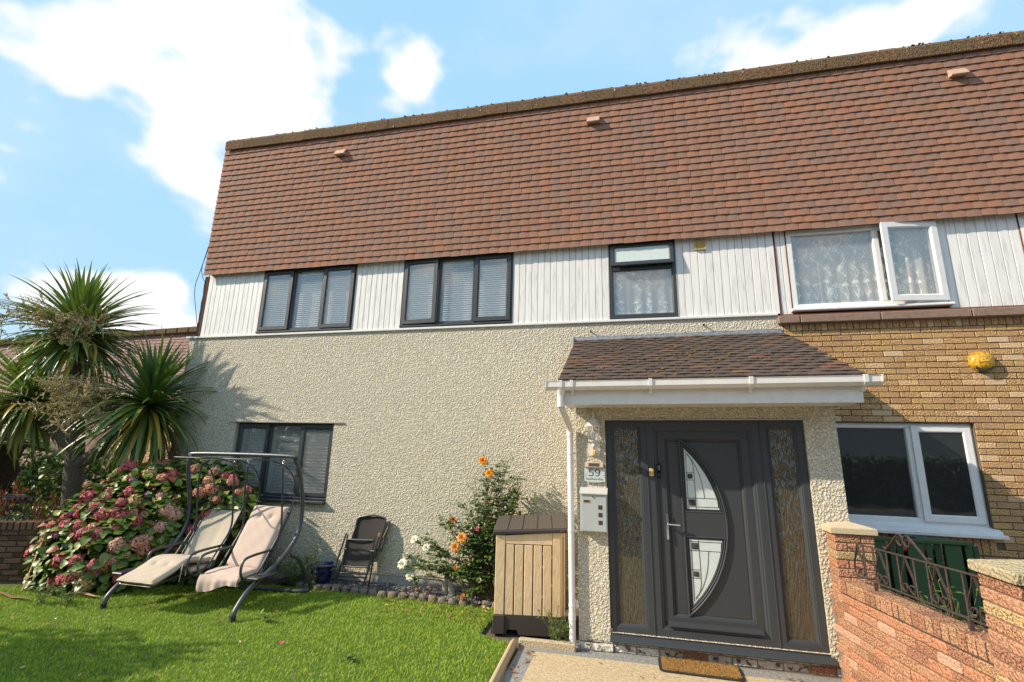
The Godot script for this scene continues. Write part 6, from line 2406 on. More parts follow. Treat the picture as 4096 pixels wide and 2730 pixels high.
func build_small_things() -> void:
	# blue pot
	var t := thing("blue_pot", "glossy cobalt blue plant pot on gravel beside folded chair", "pot", Vector3(-4.47, 0.07, 0.26))
	var g := Geo.new()
	g.lathe([[0.0, 0.0], [0.115, 0.0], [0.12, 0.015], [0.15, 0.12], [0.16, 0.165], [0.152, 0.175], [0.168, 0.2], [0.185, 0.215], [0.187, 0.235], [0.172, 0.24], [0.16, 0.225], [0.15, 0.19], [0.0, 0.19]], 36)
	part(t, "pot", g, M.blue_glaze)
	g = Geo.new()
	g.lathe([[0.15, 0.192], [0.08, 0.2], [0.0, 0.203]], 20)
	part(t, "soil", g, M.soil)
	# white fabric feet of a bag half hidden in the rose bush
	t = thing("white_stake_cover", "pale plastic wrapped stump at the foot of the rose bush", "stump", Vector3(-2.52, 0.06, 0.22))
	g = Geo.new()
	g.tube(spline([Vector3(-0.05, 0, 0.0), Vector3(-0.045, 0.12, 0.0), Vector3(-0.02, 0.25, 0.0), Vector3(0.0, 0.34, 0.0)], 4), [0.05, 0.05, 0.046, 0.042, 0.04, 0.038, 0.037, 0.036, 0.035, 0.034, 0.034, 0.033, 0.03], 9)
	part(t, "stem_wrap", g, M.plinth)
	g = Geo.new()
	g.tube(spline([Vector3(0.07, 0, 0.03), Vector3(0.05, 0.1, 0.03), Vector3(0.02, 0.22, 0.02)], 4), [0.055, 0.05, 0.046, 0.042, 0.04, 0.036, 0.034, 0.033, 0.03], 9)
	part(t, "stem_wrap", g, M.plinth)
	# door mat
	t = thing("door_mat", "brown coir door mat with black rubber edge on the path", "mat", Vector3(0.555, 0.012, 1.56))
	g = Geo.new()
	var o := PackedVector2Array()
	var i2 := PackedVector2Array()
	for k in 4:
		var c := [Vector2(0.375, 0.165), Vector2(-0.375, 0.165), Vector2(-0.375, -0.165), Vector2(0.375, -0.165)][k] as Vector2
		for i in 6:
			var a := PI * 0.5 * k + PI * 0.5 * i / 5.0
			var rr := Vector2(cos(a), sin(a))
			o.append(c - Vector2(signf(c.x), signf(c.y)) * 0.05 + rr * 0.05)
			i2.append(c - Vector2(signf(c.x), signf(c.y)) * 0.065 + rr * 0.035)
	var fl := Transform3D(Basis(Vector3(1, 0, 0), Vector3(0, 0, -1), Vector3(0, 1, 0)), Vector3.ZERO)
	g.extrude(o, 0.0, 0.008, fl)
	part(t, "rubber_edge", g, M.rubber)
	g = Geo.new()
	g.extrude(i2, 0.008, 0.018, fl)
	part(t, "coir_pile", g, M.coir)
	var hair := Geo.new()
	hair.poly([Vector3(-0.002, 0, 0), Vector3(0.002, 0, 0), Vector3(0, 0.014, 0.004)], Vector3(0, 0.3, 1))
	var xs := []
	for i in 5000:
		xs.append(Transform3D(Basis(Vector3.UP, R(0, TAU)) * Basis(Vector3.RIGHT, R(-0.8, 0.8)), Vector3(R(-0.35, 0.35), 0.017, R(-0.14, 0.14))))
	many(t, "fibres", hair.mesh(), M.coir, xs)
	# kerbs round the lawn corner
	g = Geo.new()
	g.bevel(Vector3(0, 0.035, 0), Vector3(0.075, 0.09, 1.55), 0.03)
	single("timber_kerb", "half round timber lawn edging between lawn and path", "edging", g, M.timber_kerb, Transform3D(Basis(Vector3.UP, 0.045), Vector3(-1.235, 0, 2.3)))
	g = Geo.new()
	g.bevel(Vector3(0, 0.03, 0), Vector3(0.6, 0.1, 0.06), 0.014)
	single("concrete_kerb", "short buff concrete kerb in front of the storage box", "edging", g, M.conc_kerb, Transform3D(Basis(Vector3.UP, 0.03), Vector3(-0.925, 0, 1.49)))
	# pebbles at the downpipe
	for q in [[-0.70, 0.045, 1.455, 0.045], [-0.615, 0.05, 1.475, 0.04]]:
		g = Geo.new()
		g.lathe([[0.0, -0.8], [0.6, -0.65], [1.0, 0.0], [0.7, 0.6], [0.0, 0.8]], 9)
		single("pebble", "round pebble left of its twin under the downpipe" if q[0] < -0.65 else "grey pebble with dark hollow under the downpipe, nearest the door", "stone", g, M.gravel3 if q[0] < -0.65 else M.gravel2, Transform3D(Basis.from_scale(Vector3(q[3], q[3], q[3])), Vector3(q[0], q[1], q[2])), "pebbles under the downpipe")
	# cables hanging down the gable edge
	g = Geo.new()
	g.tube(spline([Vector3(-7.70, 7.55, 0.0), Vector3(-7.72, 7.2, 0.04), Vector3(-7.74, 6.1, 0.06), Vector3(-7.88, 5.3, 0.05), Vector3(-7.98, 4.86, 0.03), Vector3(-7.86, 4.36, 0.02), Vector3(-7.74, 3.93, 0.0)], 6), 0.006, 5)
	single("cable", "slack black cable looping down the tiled gable edge to the trim", "cable", g, M.cable, ID, "cables on the gable edge")
	g = Geo.new()
	g.tube(spline([Vector3(-7.71, 7.3, 0.02), Vector3(-7.73, 6.6, 0.05), Vector3(-7.80, 5.7, 0.05), Vector3(-7.88, 5.3, 0.045), Vector3(-7.86, 5.1, 0.03), Vector3(-7.78, 4.95, 0.0)], 6), 0.006, 5)
	single("cable", "shorter black cable ending where tiles meet white cladding", "cable", g, M.cable, ID, "cables on the gable edge")
	g = Geo.new()
	g.tube(spline([Vector3(-7.93, 3.86, -0.1), Vector3(-7.99, 3.7, -0.1), Vector3(-8.0, 3.3, -0.12), Vector3(-7.95, 2.9, -0.13), Vector3(-7.93, 0.2, -0.14)], 6), 0.008, 5)
	single("cable", "cable running down the outer corner under the white trim", "cable", g, M.cable, ID, "cables on the gable edge")
const HEADS := [[-8.32,0.45,1.51,0.111],[-7.54,0.43,1.70,0.102],[-7.29,0.43,1.68,0.091],[-7.93,0.67,1.62,0.106],[-7.99,0.82,1.56,0.097],[-7.81,0.93,1.56,0.076],[-7.79,0.77,1.62,0.091],[-7.66,0.83,1.62,0.103],[-7.46,0.85,1.62,0.092],[-7.92,1.36,1.27,0.062],[-7.87,1.25,1.25,0.097],[-7.63,1.19,1.40,0.142],[-7.94,1.15,1.35,0.068],[-7.65,1.07,1.51,0.075],[-7.72,1.00,1.54,0.057],[-7.45,1.02,1.53,0.074],[-7.56,1.00,1.55,0.065],[-7.93,1.34,1.01,0.083],[-7.82,1.43,0.97,0.079],[-7.64,1.62,0.90,0.117],[-7.36,1.48,1.05,0.094],[-7.29,1.44,1.09,0.056],[-7.78,1.54,0.95,0.069],[-7.17,1.30,1.18,0.107],[-7.02,1.18,1.21,0.106],[-7.13,1.15,1.33,0.073],[-7.46,1.27,1.28,0.079],[-7.38,1.21,1.36,0.078],[-7.37,1.09,1.48,0.092],[-7.22,1.01,1.50,0.100],[-7.10,1.02,1.45,0.090],[-6.99,1.00,1.40,0.099],[-6.91,1.01,1.31,0.081],[-6.82,1.00,1.20,0.072],[-6.82,0.91,1.32,0.080],[-6.96,0.86,1.47,0.080],[-7.47,0.72,1.65,0.070],[-7.74,0.72,1.65,0.053],[-7.31,0.76,1.63,0.109],[-7.21,0.82,1.59,0.091],[-7.10,0.77,1.57,0.086],[-7.19,0.66,1.63,0.081],[-6.86,0.63,1.50,0.110],[-6.73,0.50,1.44,0.060],[-6.84,0.44,1.52,0.080],[-6.93,0.39,1.58,0.098],[-7.04,0.38,1.62,0.090],[-6.99,0.30,1.60,0.081],[-7.18,0.33,1.66,0.105],[-7.30,0.23,1.68,0.101],[-7.41,0.19,1.69,0.102],[-7.53,0.14,1.69,0.094],[-7.11,0.16,1.63,0.127],[-6.74,0.20,1.45,0.085],[-6.61,0.08,1.14,0.108],[-6.69,0.64,1.35,0.106],[-6.64,0.66,1.26,0.092],[-6.60,0.60,1.13,0.093],[-6.62,0.54,1.29,0.085],[-7.17,1.55,0.96,0.103],[-7.22,1.64,0.76,0.095],[-7.38,1.67,0.51,0.088],[-6.91,1.48,0.95,0.092],[-6.94,1.54,0.79,0.093],[-6.56,1.07,1.05,0.106],[-6.50,0.98,1.03,0.080],[-6.57,0.82,1.12,0.085],[-6.89,1.25,1.14,0.047],[-6.73,1.26,1.06,0.068],[-6.65,0.77,1.17,0.053],[-6.88,1.48,0.93,0.093],[-6.93,1.53,0.80,0.086],[-6.83,1.51,0.70,0.069],[-6.65,1.61,0.63,0.098],[-6.32,1.45,0.69,0.083],[-6.19,1.34,0.72,0.099],[-6.35,1.28,0.77,0.095],[-6.32,1.58,0.59,0.084],[-6.13,1.53,0.57,0.059],[-5.96,1.44,0.56,0.082],[-6.01,1.49,0.53,0.070],[-5.77,1.32,0.49,0.074],[-5.81,1.28,0.58,0.069],[-6.58,1.05,1.07,0.106],[-6.49,1.00,1.01,0.106],[-6.29,0.77,0.86,0.106],[-6.05,1.18,0.74,0.065],[-6.09,1.00,0.80,0.093],[-6.57,0.83,1.12,0.094],[-6.55,1.19,0.96,0.066],[-6.22,0.92,0.84,0.070],[-6.89,1.25,1.14,0.053],[-6.72,1.24,1.07,0.076],[-6.64,0.64,1.26,0.094],[-6.63,1.49,0.71,0.044]]

# ------------------------------------------------------------------ plants
# leaf lying along +z from its stalk, blade up, l long and w wide
func leaf_mesh(l: float, w: float, fold: float, droop: float, point := 1.0) -> ArrayMesh:
	var g := Geo.new()
	var rows := []
	var n := 6
	for j in n + 1:
		var t := float(j) / n
		var hw := w * 0.5 * pow(sin(PI * pow(t, 0.75 * point)), 0.8) if t < 1.0 else 0.0
		var y := -droop * t * t * l
		var z := l * t * (1.0 - 0.25 * droop * t)
		rows.append([Vector3(hw, y + fold * hw, z), Vector3(0, y, z), Vector3(-hw, y + fold * hw, z)])
	g.grid(rows)
	return g.mesh()

# sword leaf of a cordyline, rising along +y then arching over towards +z
func sword_mesh(l: float, w: float, arch: float, start: float) -> ArrayMesh:
	var g := Geo.new()
	var rows := []
	var n := 9
	var p := Vector3.ZERO
	var a := start
	for j in n + 1:
		var t := float(j) / n
		var hw := w * 0.5 * (minf(1.0, 0.55 + t * 2.2) * (1.0 - pow(t, 2.6)))
		var d := Vector3(0, cos(a), sin(a))
		var up := Vector3(0, sin(a), -cos(a))
		rows.append([p + Vector3(-hw, 0, 0) + up * hw * 0.45, p, p + Vector3(hw, 0, 0) + up * hw * 0.45])
		p += d * (l / n)
		a += arch / n * (0.5 + t)
	g.grid(rows)
	return g.mesh()

func head_mesh(seed_: int) -> ArrayMesh:
	var r := RandomNumberGenerator.new()
	r.seed = seed_
	var g := Geo.new()
	var n := 85
	for i in n:
		var f := (i + 0.5) / n
		var y := 1.0 - f * 1.45
		var a := i * 2.39996 + r.randf_range(-0.15, 0.15)
		var rr := sqrt(maxf(0.0, 1.0 - y * y))
		var d := Vector3(cos(a) * rr, y, sin(a) * rr)
		var c := d * r.randf_range(0.86, 1.04)
		c.y *= 0.82
		var b := rot_to((d + Vector3(r.randf_range(-0.35, 0.35), r.randf_range(-0.2, 0.4), r.randf_range(-0.35, 0.35))).normalized())
		var s := r.randf_range(0.16, 0.235)
		var off := r.randf() * TAU
		for k in 4:
			var q := off + k * PI * 0.5
			var u := b * Vector3(cos(q), 0, sin(q))
			var v := b * Vector3(-sin(q), 0, cos(q))
			var up := b.y
			var p0 := c
			var p1 := c + u * s * 0.55 + v * s * 0.5 + up * s * 0.12
			var p2 := c + u * s * 1.08 + up * s * r.randf_range(-0.1, 0.2)
			var p3 := c + u * s * 0.55 - v * s * 0.5 + up * s * 0.12
			g.poly([p0, p1, p2, p3], up)
	return g.mesh()

func build_hydrangea() -> void:
	var t := thing("hydrangea_bush", "large hydrangea bush with faded pink and russet mop heads", "bush", Vector3(-7.1, 0, 0.8))
	var o := Vector3(-7.1, 0, 0.8)
	var els := [[Vector3(-7.55, 0.35, 1.15), Vector3(0.98, 0.95, 0.55)], [Vector3(-6.75, 0.62, 0.42), Vector3(1.3, 1.1, 0.48)], [Vector3(-7.3, 0.75, 0.8), Vector3(0.95, 0.85, 0.5)]]
	var hm := []
	for k in 4:
		hm.append(head_mesh(100 + k))
	for i in HEADS.size():
		var q: Array = HEADS[i]
		var p := Vector3(q[0], maxf(q[1], q[3] * 0.8), q[2])
		var c := Vector3(-7.0, 0.3, 0.5)
		var d := ((p - c).normalized() + Vector3(0, 0.5, 0.3)).normalized()
		var k := rng.randi() % 12
		var m: int = [0, 0, 0, 1, 1, 2, 2, 5, 3, 2, 0, 5][k]
		if q[0] < -7.75 and k > 6 or q[3] < 0.075 and k > 8:
			m = 3
		if q[3] < 0.058:
			m = 4
		var r: float = q[3] * 1.0
		part(t, "flower_head", hm[i % 4], M["petal%d" % m], Transform3D(rot_to(d) * Basis(Vector3.UP, R(0, TAU)) * Basis.from_scale(Vector3(r, r, r)), p - o + Vector3(R(-0.02, 0.02), 0, 0) - d * r * 0.2))
	var lm := [leaf_mesh(0.16, 0.115, 0.25, 0.5), leaf_mesh(0.14, 0.1, 0.3, 0.25)]
	var sets := {}
	var cnt := 0
	while cnt < 3600:
		var e: Array = pick(els)
		var d := Vector3(rng.randfn(), rng.randfn(), rng.randfn()).normalized()
		if d.z < -0.55:
			continue
		var p: Vector3 = e[0] + d * e[1] * R(0.78, 1.03)
		if p.y < 0.05:
			continue
		var inside := false
		for f in els:
			if f != e and ((p - f[0]) / f[1]).length() < 0.72:
				inside = true
		if inside:
			continue
		var nrm: Vector3 = (d / e[1]).normalized()
		var dir := (nrm * R(0.4, 1.0) + Vector3(R(-0.8, 0.8), R(-0.75, 0.25), R(-0.6, 0.8))).normalized()
		var upv := (nrm + Vector3(0, 0.8, 0) + Vector3(R(-0.4, 0.4), 0, R(-0.4, 0.4))).normalized()
		var x := upv.cross(dir).normalized()
		var b := Basis(x, dir.cross(x).normalized(), dir).scaled_local(Vector3.ONE * R(0.75, 1.2))
		var k: int = [0, 0, 0, 1, 1, 1, 2, 2, 3, 3][rng.randi() % 10]
		if rng.randf() < 0.035:
			k = 4
		var key := k * 2 + cnt % 2
		if not sets.has(key):
			sets[key] = []
		sets[key].append(Transform3D(b, p - o))
		cnt += 1
	for key in sets:
		many(t, "leaf", lm[key % 2], M["hleaf%d" % (key / 2)], sets[key])
	var g := Geo.new()
	for i in 46:
		var e: Array = pick(els)
		var base := Vector3(R(-7.9, -6.1), 0, 0)
		base.z = lerpf(1.25, 0.45, (base.x + 7.9) / 1.8)
		var d := Vector3(rng.randfn(), absf(rng.randfn()), rng.randfn()).normalized()
		var tip: Vector3 = e[0] + d * e[1] * 0.85
		if tip.y < 0.2:
			continue
		g.tube([base - o, base.lerp(tip, 0.5) + Vector3(0, 0.12, 0) - o, tip - o], [0.009, 0.007, 0.004], 5)
	part(t, "stems", g, M.stem)

func crown(t: Node3D, at: Vector3, n: int, l: float, droop: float, tilt: Vector3, singles: int) -> void:
	var mesh := [sword_mesh(l, 0.075, 0.35, 0.0), sword_mesh(l * 1.04, 0.078, 0.8, 0.0), sword_mesh(l, 0.074, 1.45, 0.0), sword_mesh(l * 0.9, 0.066, 0.6, 0.0)]
	var rest := {}
	var tb := rot_to(tilt)
	for i in n:
		var f := (i + 0.5) / n
		var pol := pow(f, 0.8) * droop + R(-0.1, 0.1)
		var az := i * 2.39996 + R(-0.25, 0.25)
		var b := tb * Basis(Vector3.UP, az) * Basis(Vector3.RIGHT, pol) * Basis(Vector3.UP, R(-0.35, 0.35))
		var k := 0 if pol < 0.5 else (1 if pol < 1.1 else (2 if rng.randf() < 0.5 else 1))
		if rng.randf() < 0.12:
			k = 3
		var s := R(0.8, 1.1)
		var m := 0 if rng.randf() < 0.4 else (1 if rng.randf() < 0.65 else 2)
		if pol > 1.5 and rng.randf() < 0.22:
			m = 3
		var xf := Transform3D(b.scaled_local(Vector3(1, s, s)), at + tb * Vector3(0, (1.0 - f) * 0.18, 0))
		if i % maxi(1, n / singles) == 0:
			part(t, "leaf", mesh[k], M["cleaf%d" % m], xf)
		else:
			var key := k * 4 + m
			if not rest.has(key):
				rest[key] = []
			rest[key].append(xf)
	for key in rest:
		many(t, "leaf", mesh[key / 4], M["cleaf%d" % (key % 4)], rest[key])

func panicle(t: Node3D, p0: Vector3, dir: Vector3, l: float, sd: int) -> void:
	var r := RandomNumberGenerator.new()
	r.seed = sd
	var g := Geo.new()
	var beads := []
	var tip := p0 + dir * l + Vector3(0, -0.22 * l, 0)
	var mid := p0 + dir * l * 0.55 + Vector3(0, 0.05, 0)
	var main := spline([p0, mid, tip], 6)
	g.tube(main, 0.007, 4, false)
	for i in 26:
		var f := r.randf_range(0.12, 1.0)
		var a: Vector3 = main[int(f * (main.size() - 1))]
		var d := (dir * 0.7 + Vector3(r.randfn(), r.randfn() * 0.8, r.randfn()) * 0.85).normalized()
		var ll := l * r.randf_range(0.25, 0.5)
		var e := a + d * ll + Vector3(0, -0.05, 0)
		g.tube([a, a.lerp(e, 0.5) + Vector3(0, 0.02, 0), e], 0.0032, 3, false)
		for j in 9:
			var s := a.lerp(e, r.randf_range(0.2, 1.0))
			var d2 := (d + Vector3(r.randfn(), r.randfn(), r.randfn()) * 0.8).normalized()
			var q := s + d2 * r.randf_range(0.06, 0.14)
			g.tube([s, q], 0.0018, 3, false)
			for k in 8:
				beads.append(Transform3D(Basis(Vector3(1, 0.3, 0.2).normalized(), r.randf() * TAU).scaled(Vector3.ONE * r.randf_range(0.7, 1.3)), s.lerp(q, (k + 0.5) / 8.0) + Vector3(r.randf_range(-0.006, 0.006), r.randf_range(-0.006, 0.006), r.randf_range(-0.006, 0.006))))
	part(t, "flower_stalk", g, M.panicle_dark)
	var gb := Geo.new()
	var v := [Vector3(0, 0.01, 0), Vector3(0.009, -0.005, 0), Vector3(-0.005, -0.005, 0.008), Vector3(-0.005, -0.005, -0.008)]
	for q in [[0, 1, 2], [0, 2, 3], [0, 3, 1], [1, 2, 3]]:
		gb.poly([v[q[0]], v[q[1]], v[q[2]]], v[q[0]] + v[q[1]] + v[q[2]])
	many(t, "flower_grains", gb.mesh(), M.panicle, beads)

func build_palms() -> void:
	var o := Vector3(-9.05, 0, 0.62)
	var t := thing("cordyline_tree", "tall cordyline tree with spiky sword leaves and beige flower sprays", "tree", o)
	var g := Geo.new()
	var trunk := spline([Vector3(0, -0.1, 0), Vector3(0.0, 0.9, 0), Vector3(-0.12, 1.7, 0.02), Vector3(-0.3, 2.6, 0.06), Vector3(-0.45, 3.75, 0.12)], 5)
	var rad := []
	for i in trunk.size():
		rad.append(lerpf(0.165, 0.1, float(i) / trunk.size()) + R(-0.006, 0.006))
	g.tube(trunk, rad, 16)
	part(t, "trunk", g, M.trunk)
	g = Geo.new()
	g.tube(spline([Vector3(-0.1, 1.55, 0.02), Vector3(0.35, 1.9, -0.1), Vector3(0.8, 2.42, -0.28)], 5), [0.11, 0.105, 0.1, 0.1, 0.095, 0.09, 0.09, 0.085, 0.08, 0.08, 0.08], 12)
	g.tube(spline([Vector3(-0.14, 1.8, 0.02), Vector3(-0.6, 2.05, 0.0), Vector3(-1.35, 2.5, 0.0)], 5), [0.1, 0.1, 0.095, 0.09, 0.09, 0.085, 0.08, 0.08, 0.08, 0.075, 0.07], 12)
	part(t, "limb", g, M.trunk)
	crown(t, Vector3(-0.47, 3.72, 0.13), 330, 1.25, 2.3, Vector3(0, 1, 0.05), 100)
	crown(t, Vector3(0.87, 2.5, -0.3), 320, 1.3, 2.6, Vector3(0.18, 1, 0.08), 100)
	crown(t, Vector3(-1.42, 2.55, 0.0), 220, 1.15, 2.5, Vector3(-0.2, 1, 0.1), 66)
	# flower sprays
	var top := Vector3(-0.47, 3.95, 0.13)
	for q in [[0.8, 0.0, 0.6, 0.7], [0.9, 0.15, 0.3, 0.75], [0.5, 0.0, 0.85, 0.75], [0.75, -0.35, 0.6, 0.75], [0.1, 0.1, 0.95, 0.8], [-0.6, 0.15, 0.8, 1.05], [-0.9, 0.3, 0.4, 1.2]]:
		panicle(t, top, Vector3(q[0], q[1], q[2]).normalized(), q[3], int(q[0] * 100) + 200)
	var low := Vector3(0.45, 2.62, -0.05)
	for q in [[0.2, 0.15, 0.95, 0.8], [-0.15, 0.25, 0.95, 0.9], [0.5, -0.05, 0.85, 0.7], [-0.5, 0.1, 0.85, 0.95], [-0.3, 0.45, 0.8, 0.85], [0.1, -0.2, 0.95, 0.8]]:
		panicle(t, low, Vector3(q[0], q[1], q[2]).normalized(), q[3], int(q[0] * 100) + 400)
	panicle(t, Vector3(-1.42, 2.6, 0), Vector3(-0.2, -0.2, 0.9).normalized(), 0.7, 9)
	# fan palm
	o = Vector3(-11.6, 0, 0.35)
	t = thing("fan_palm", "fan palm with thick dark shaggy trunk at the left edge", "palm", o)
	g = Geo.new()
	var fib := spline([Vector3(0, -0.1, 0), Vector3(0.02, 0.8, 0), Vector3(0.05, 1.9, 0)], 6)
	rad = []
	for i in fib.size():
		rad.append(0.30 + 0.05 * sin(i * 1.7) + (0.08 if i > 8 else 0.0))
	g.tube(fib, rad, 16)
	part(t, "trunk", g, M.dark_trunk)
	g = Geo.new()
	for i in 160:
		var a := R(0, TAU)
		var y := R(0.1, 1.9)
		var p := Vector3(cos(a) * 0.33, y, sin(a) * 0.33)
		var d := Vector3(cos(a), R(-0.6, 0.6), sin(a)).normalized()
		g.tube([p, p + d * R(0.05, 0.13)], [0.022, 0.006], 4)
	part(t, "leaf_bases", g, M.dark_trunk)
	var blade := sword_mesh(0.55, 0.035, 0.5, 0.0)
	for i in 26:
		var a := i * 2.39996
		var pol := R(0.5, 1.9)
		var d := Basis(Vector3.UP, a) * Basis(Vector3.RIGHT, pol) * Vector3.UP
		var q := Vector3(0.05, 1.95, 0)
		var tip := q + d * R(0.5, 0.8)
		g = Geo.new()
		g.tube([q, q.lerp(tip, 0.5) + Vector3(0, 0.05, 0), tip], 0.012, 5)
		part(t, "leaf_stalk", g, M.stem_green)
		var fan := []
		var fb := rot_to((d + Vector3(0, -0.25, 0)).normalized())
		for k in 22:
			fan.append(Transform3D(fb * Basis(Vector3(0, 0, 1), (k - 10.5) * 0.125), tip))
		many(t, "fan_leaf", blade, M["cleaf%d" % (0 if i % 3 else 1)], fan)

# loose rounded mass of leaves
func leaf_mass(t: Node3D, c: Vector3, r: Vector3, n: int, size: float, mats: Array, ratio := 0.6) -> void:
	var lm := leaf_mesh(size, size * ratio, 0.25, 0.3)
	var sets := {}
	var lumps := []
	for i in 14:
		lumps.append(Vector3(rng.randfn(), rng.randfn(), rng.randfn()).normalized())
	for i in n:
		var d := Vector3(rng.randfn(), rng.randfn(), rng.randfn()).normalized()
		var bump := 0.0
		for q in lumps:
			bump = maxf(bump, d.dot(q))
		var p: Vector3 = c + d * r * (0.72 + 0.3 * smoothstep(0.6, 1.0, bump)) * pow(rng.randf(), 0.16)
		var dir := (d + Vector3(R(-1, 1), R(-0.9, 0.5), R(-1, 1))).normalized()
		var b := rot_to(dir) * Basis(Vector3.UP, R(0, TAU)) * Basis(Vector3.RIGHT, PI * 0.5)
		var m = pick(mats)
		if not sets.has(m):
			sets[m] = []
		sets[m].append(Transform3D(b.scaled_local(Vector3.ONE * R(0.7, 1.3)), p))
	for m in sets:
		many(t, "foliage", lm, M[m], sets[m])

func build_left_planting() -> void:
	var t := thing("ivy_hedge", "dark glossy ivy hedge in the shade behind the wheelie bin", "hedge", Vector3(-11.5, 0, -1.2))
	leaf_mass(t, Vector3(0, 0.85, 0), Vector3(1.9, 0.95, 0.7), 3200, 0.11, ["hedge0", "hedge1", "hedge2"], 0.85)
	var g := Geo.new()
	for i in 9:
		var x := R(-1.3, 1.3)
		g.tube([Vector3(x, 0, 0), Vector3(x + R(-0.3, 0.3), 0.9, R(-0.2, 0.2))], [0.03, 0.012], 5)
	part(t, "stems", g, M.stem)
	t = thing("yellow_shrub", "pale olive shrub beyond the fan palm at left edge", "bush", Vector3(-13.6, 0, -1.0))
	leaf_mass(t, Vector3(0, 1.5, 0), Vector3(1.3, 1.6, 0.8), 2600, 0.09, ["hedge1", "hleaf3", "hleaf1"])
	g = Geo.new()
	for i in 8:
		g.tube([Vector3(R(-0.3, 0.3), 0, 0), Vector3(R(-0.9, 0.9), 1.7, R(-0.3, 0.3))], [0.03, 0.01], 5)
	part(t, "stems", g, M.stem)
	# cape fuchsias with orange red flowers behind the railing
	var n := 0
	for q in [[-10.35, 1.75, 1.15, 0.45], [-9.55, 1.55, 1.28, 0.4], [-9.0, 1.4, 1.25, 0.35], [-10.9, 2.1, 0.95, 0.4]]:
		var lab: String = ["fuchsia clump in front of the wheelie bin, orange flowers hanging", "tallest fuchsia clump with orange tubular flowers by palm trunk", "fuchsia clump with orange flowers next to the hydrangea", "leafy fuchsia clump nearest the picture's left edge"][n]
		n += 1
		t = thing("fuchsia_plant", lab, "plant", Vector3(q[0], 0, q[1] - 0.25), "fuchsias behind the railing")
		leaf_mass(t, Vector3(0, 0.62, 0), Vector3(q[3], 0.5, 0.3), 420, 0.055, ["weed", "hleaf1", "hleaf3"])
		g = Geo.new()
		var fl := Geo.new()
		for i in 13:
			var b := Vector3(R(-0.2, 0.2), 0.0, R(-0.12, 0.12))
			var tip := Vector3(R(-q[3], q[3]), q[2] * R(0.7, 1.08), R(-0.2, 0.2))
			g.tube([b, b.lerp(tip, 0.6) + Vector3(0, 0.08, 0), tip], [0.006, 0.005, 0.003], 4)
			for k in 6:
				var p := b.lerp(tip, R(0.72, 1.02)) + Vector3(R(-0.05, 0.05), R(-0.02, 0.03), R(-0.05, 0.05))
				fl.tube([p, p + Vector3(R(-0.012, 0.012), -0.03, R(-0.01, 0.01)), p + Vector3(R(-0.012, 0.012), -0.05, 0)], [0.003, 0.006, 0.008], 5)
		part(t, "stems", g, M.stem)
		part(t, "flowers", fl, M.fuchsia).set_meta("kind", "stuff")
	# dry climber on the house corner
	t = thing("dry_climber", "dry brown twiggy climber on the outer house corner", "plant", Vector3(-7.75, 0, 0.12))
	g = Geo.new()
	for i in 110:
		var p := Vector3(R(-0.15, 0.3), R(1.2, 2.35), R(0.0, 0.2))
		var pts := [p]
		for k in 4:
			p += Vector3(R(-0.09, 0.12), R(-0.1, 0.08), R(-0.05, 0.05))
			p.z = maxf(p.z, -0.1)
			pts.append(p)
		g.tube(pts, 0.0028, 3, false)
	for i in 6:
		g.tube([Vector3(R(-0.1, 0.1), 0, 0.05), Vector3(R(-0.1, 0.2), 1.9, 0.05)], [0.014, 0.006], 5)
	part(t, "twigs", g, M.dry_leaf_dark)

func rose_mesh(open: float) -> ArrayMesh:
	var g := Geo.new()
	for ring in 4:
		var n := 5 + ring
		var tilt := lerpf(0.15, 1.15, ring / 3.0) * open
		var l := lerpf(0.55, 1.0, ring / 3.0)
		for k in n:
			var a := TAU * k / n + ring * 0.5
			var b := Basis(Vector3.UP, a)
			var rows := []
			for j in 5:
				var t := j / 4.0
				var hw := 0.42 * l * sin(PI * (0.15 + 0.7 * t))
				var ang := tilt * (0.4 + t * 0.9)
				var line := []
				for i in 3:
					var s := i - 1
					line.append(b * Vector3(s * hw, l * t * cos(ang) - 0.12 * absf(s) * t * open * 0.4, 0.1 + 0.12 * ring + l * t * sin(ang) - 0.14 * absf(s)))
				rows.append(line)
			g.grid(rows)
	return g.mesh()

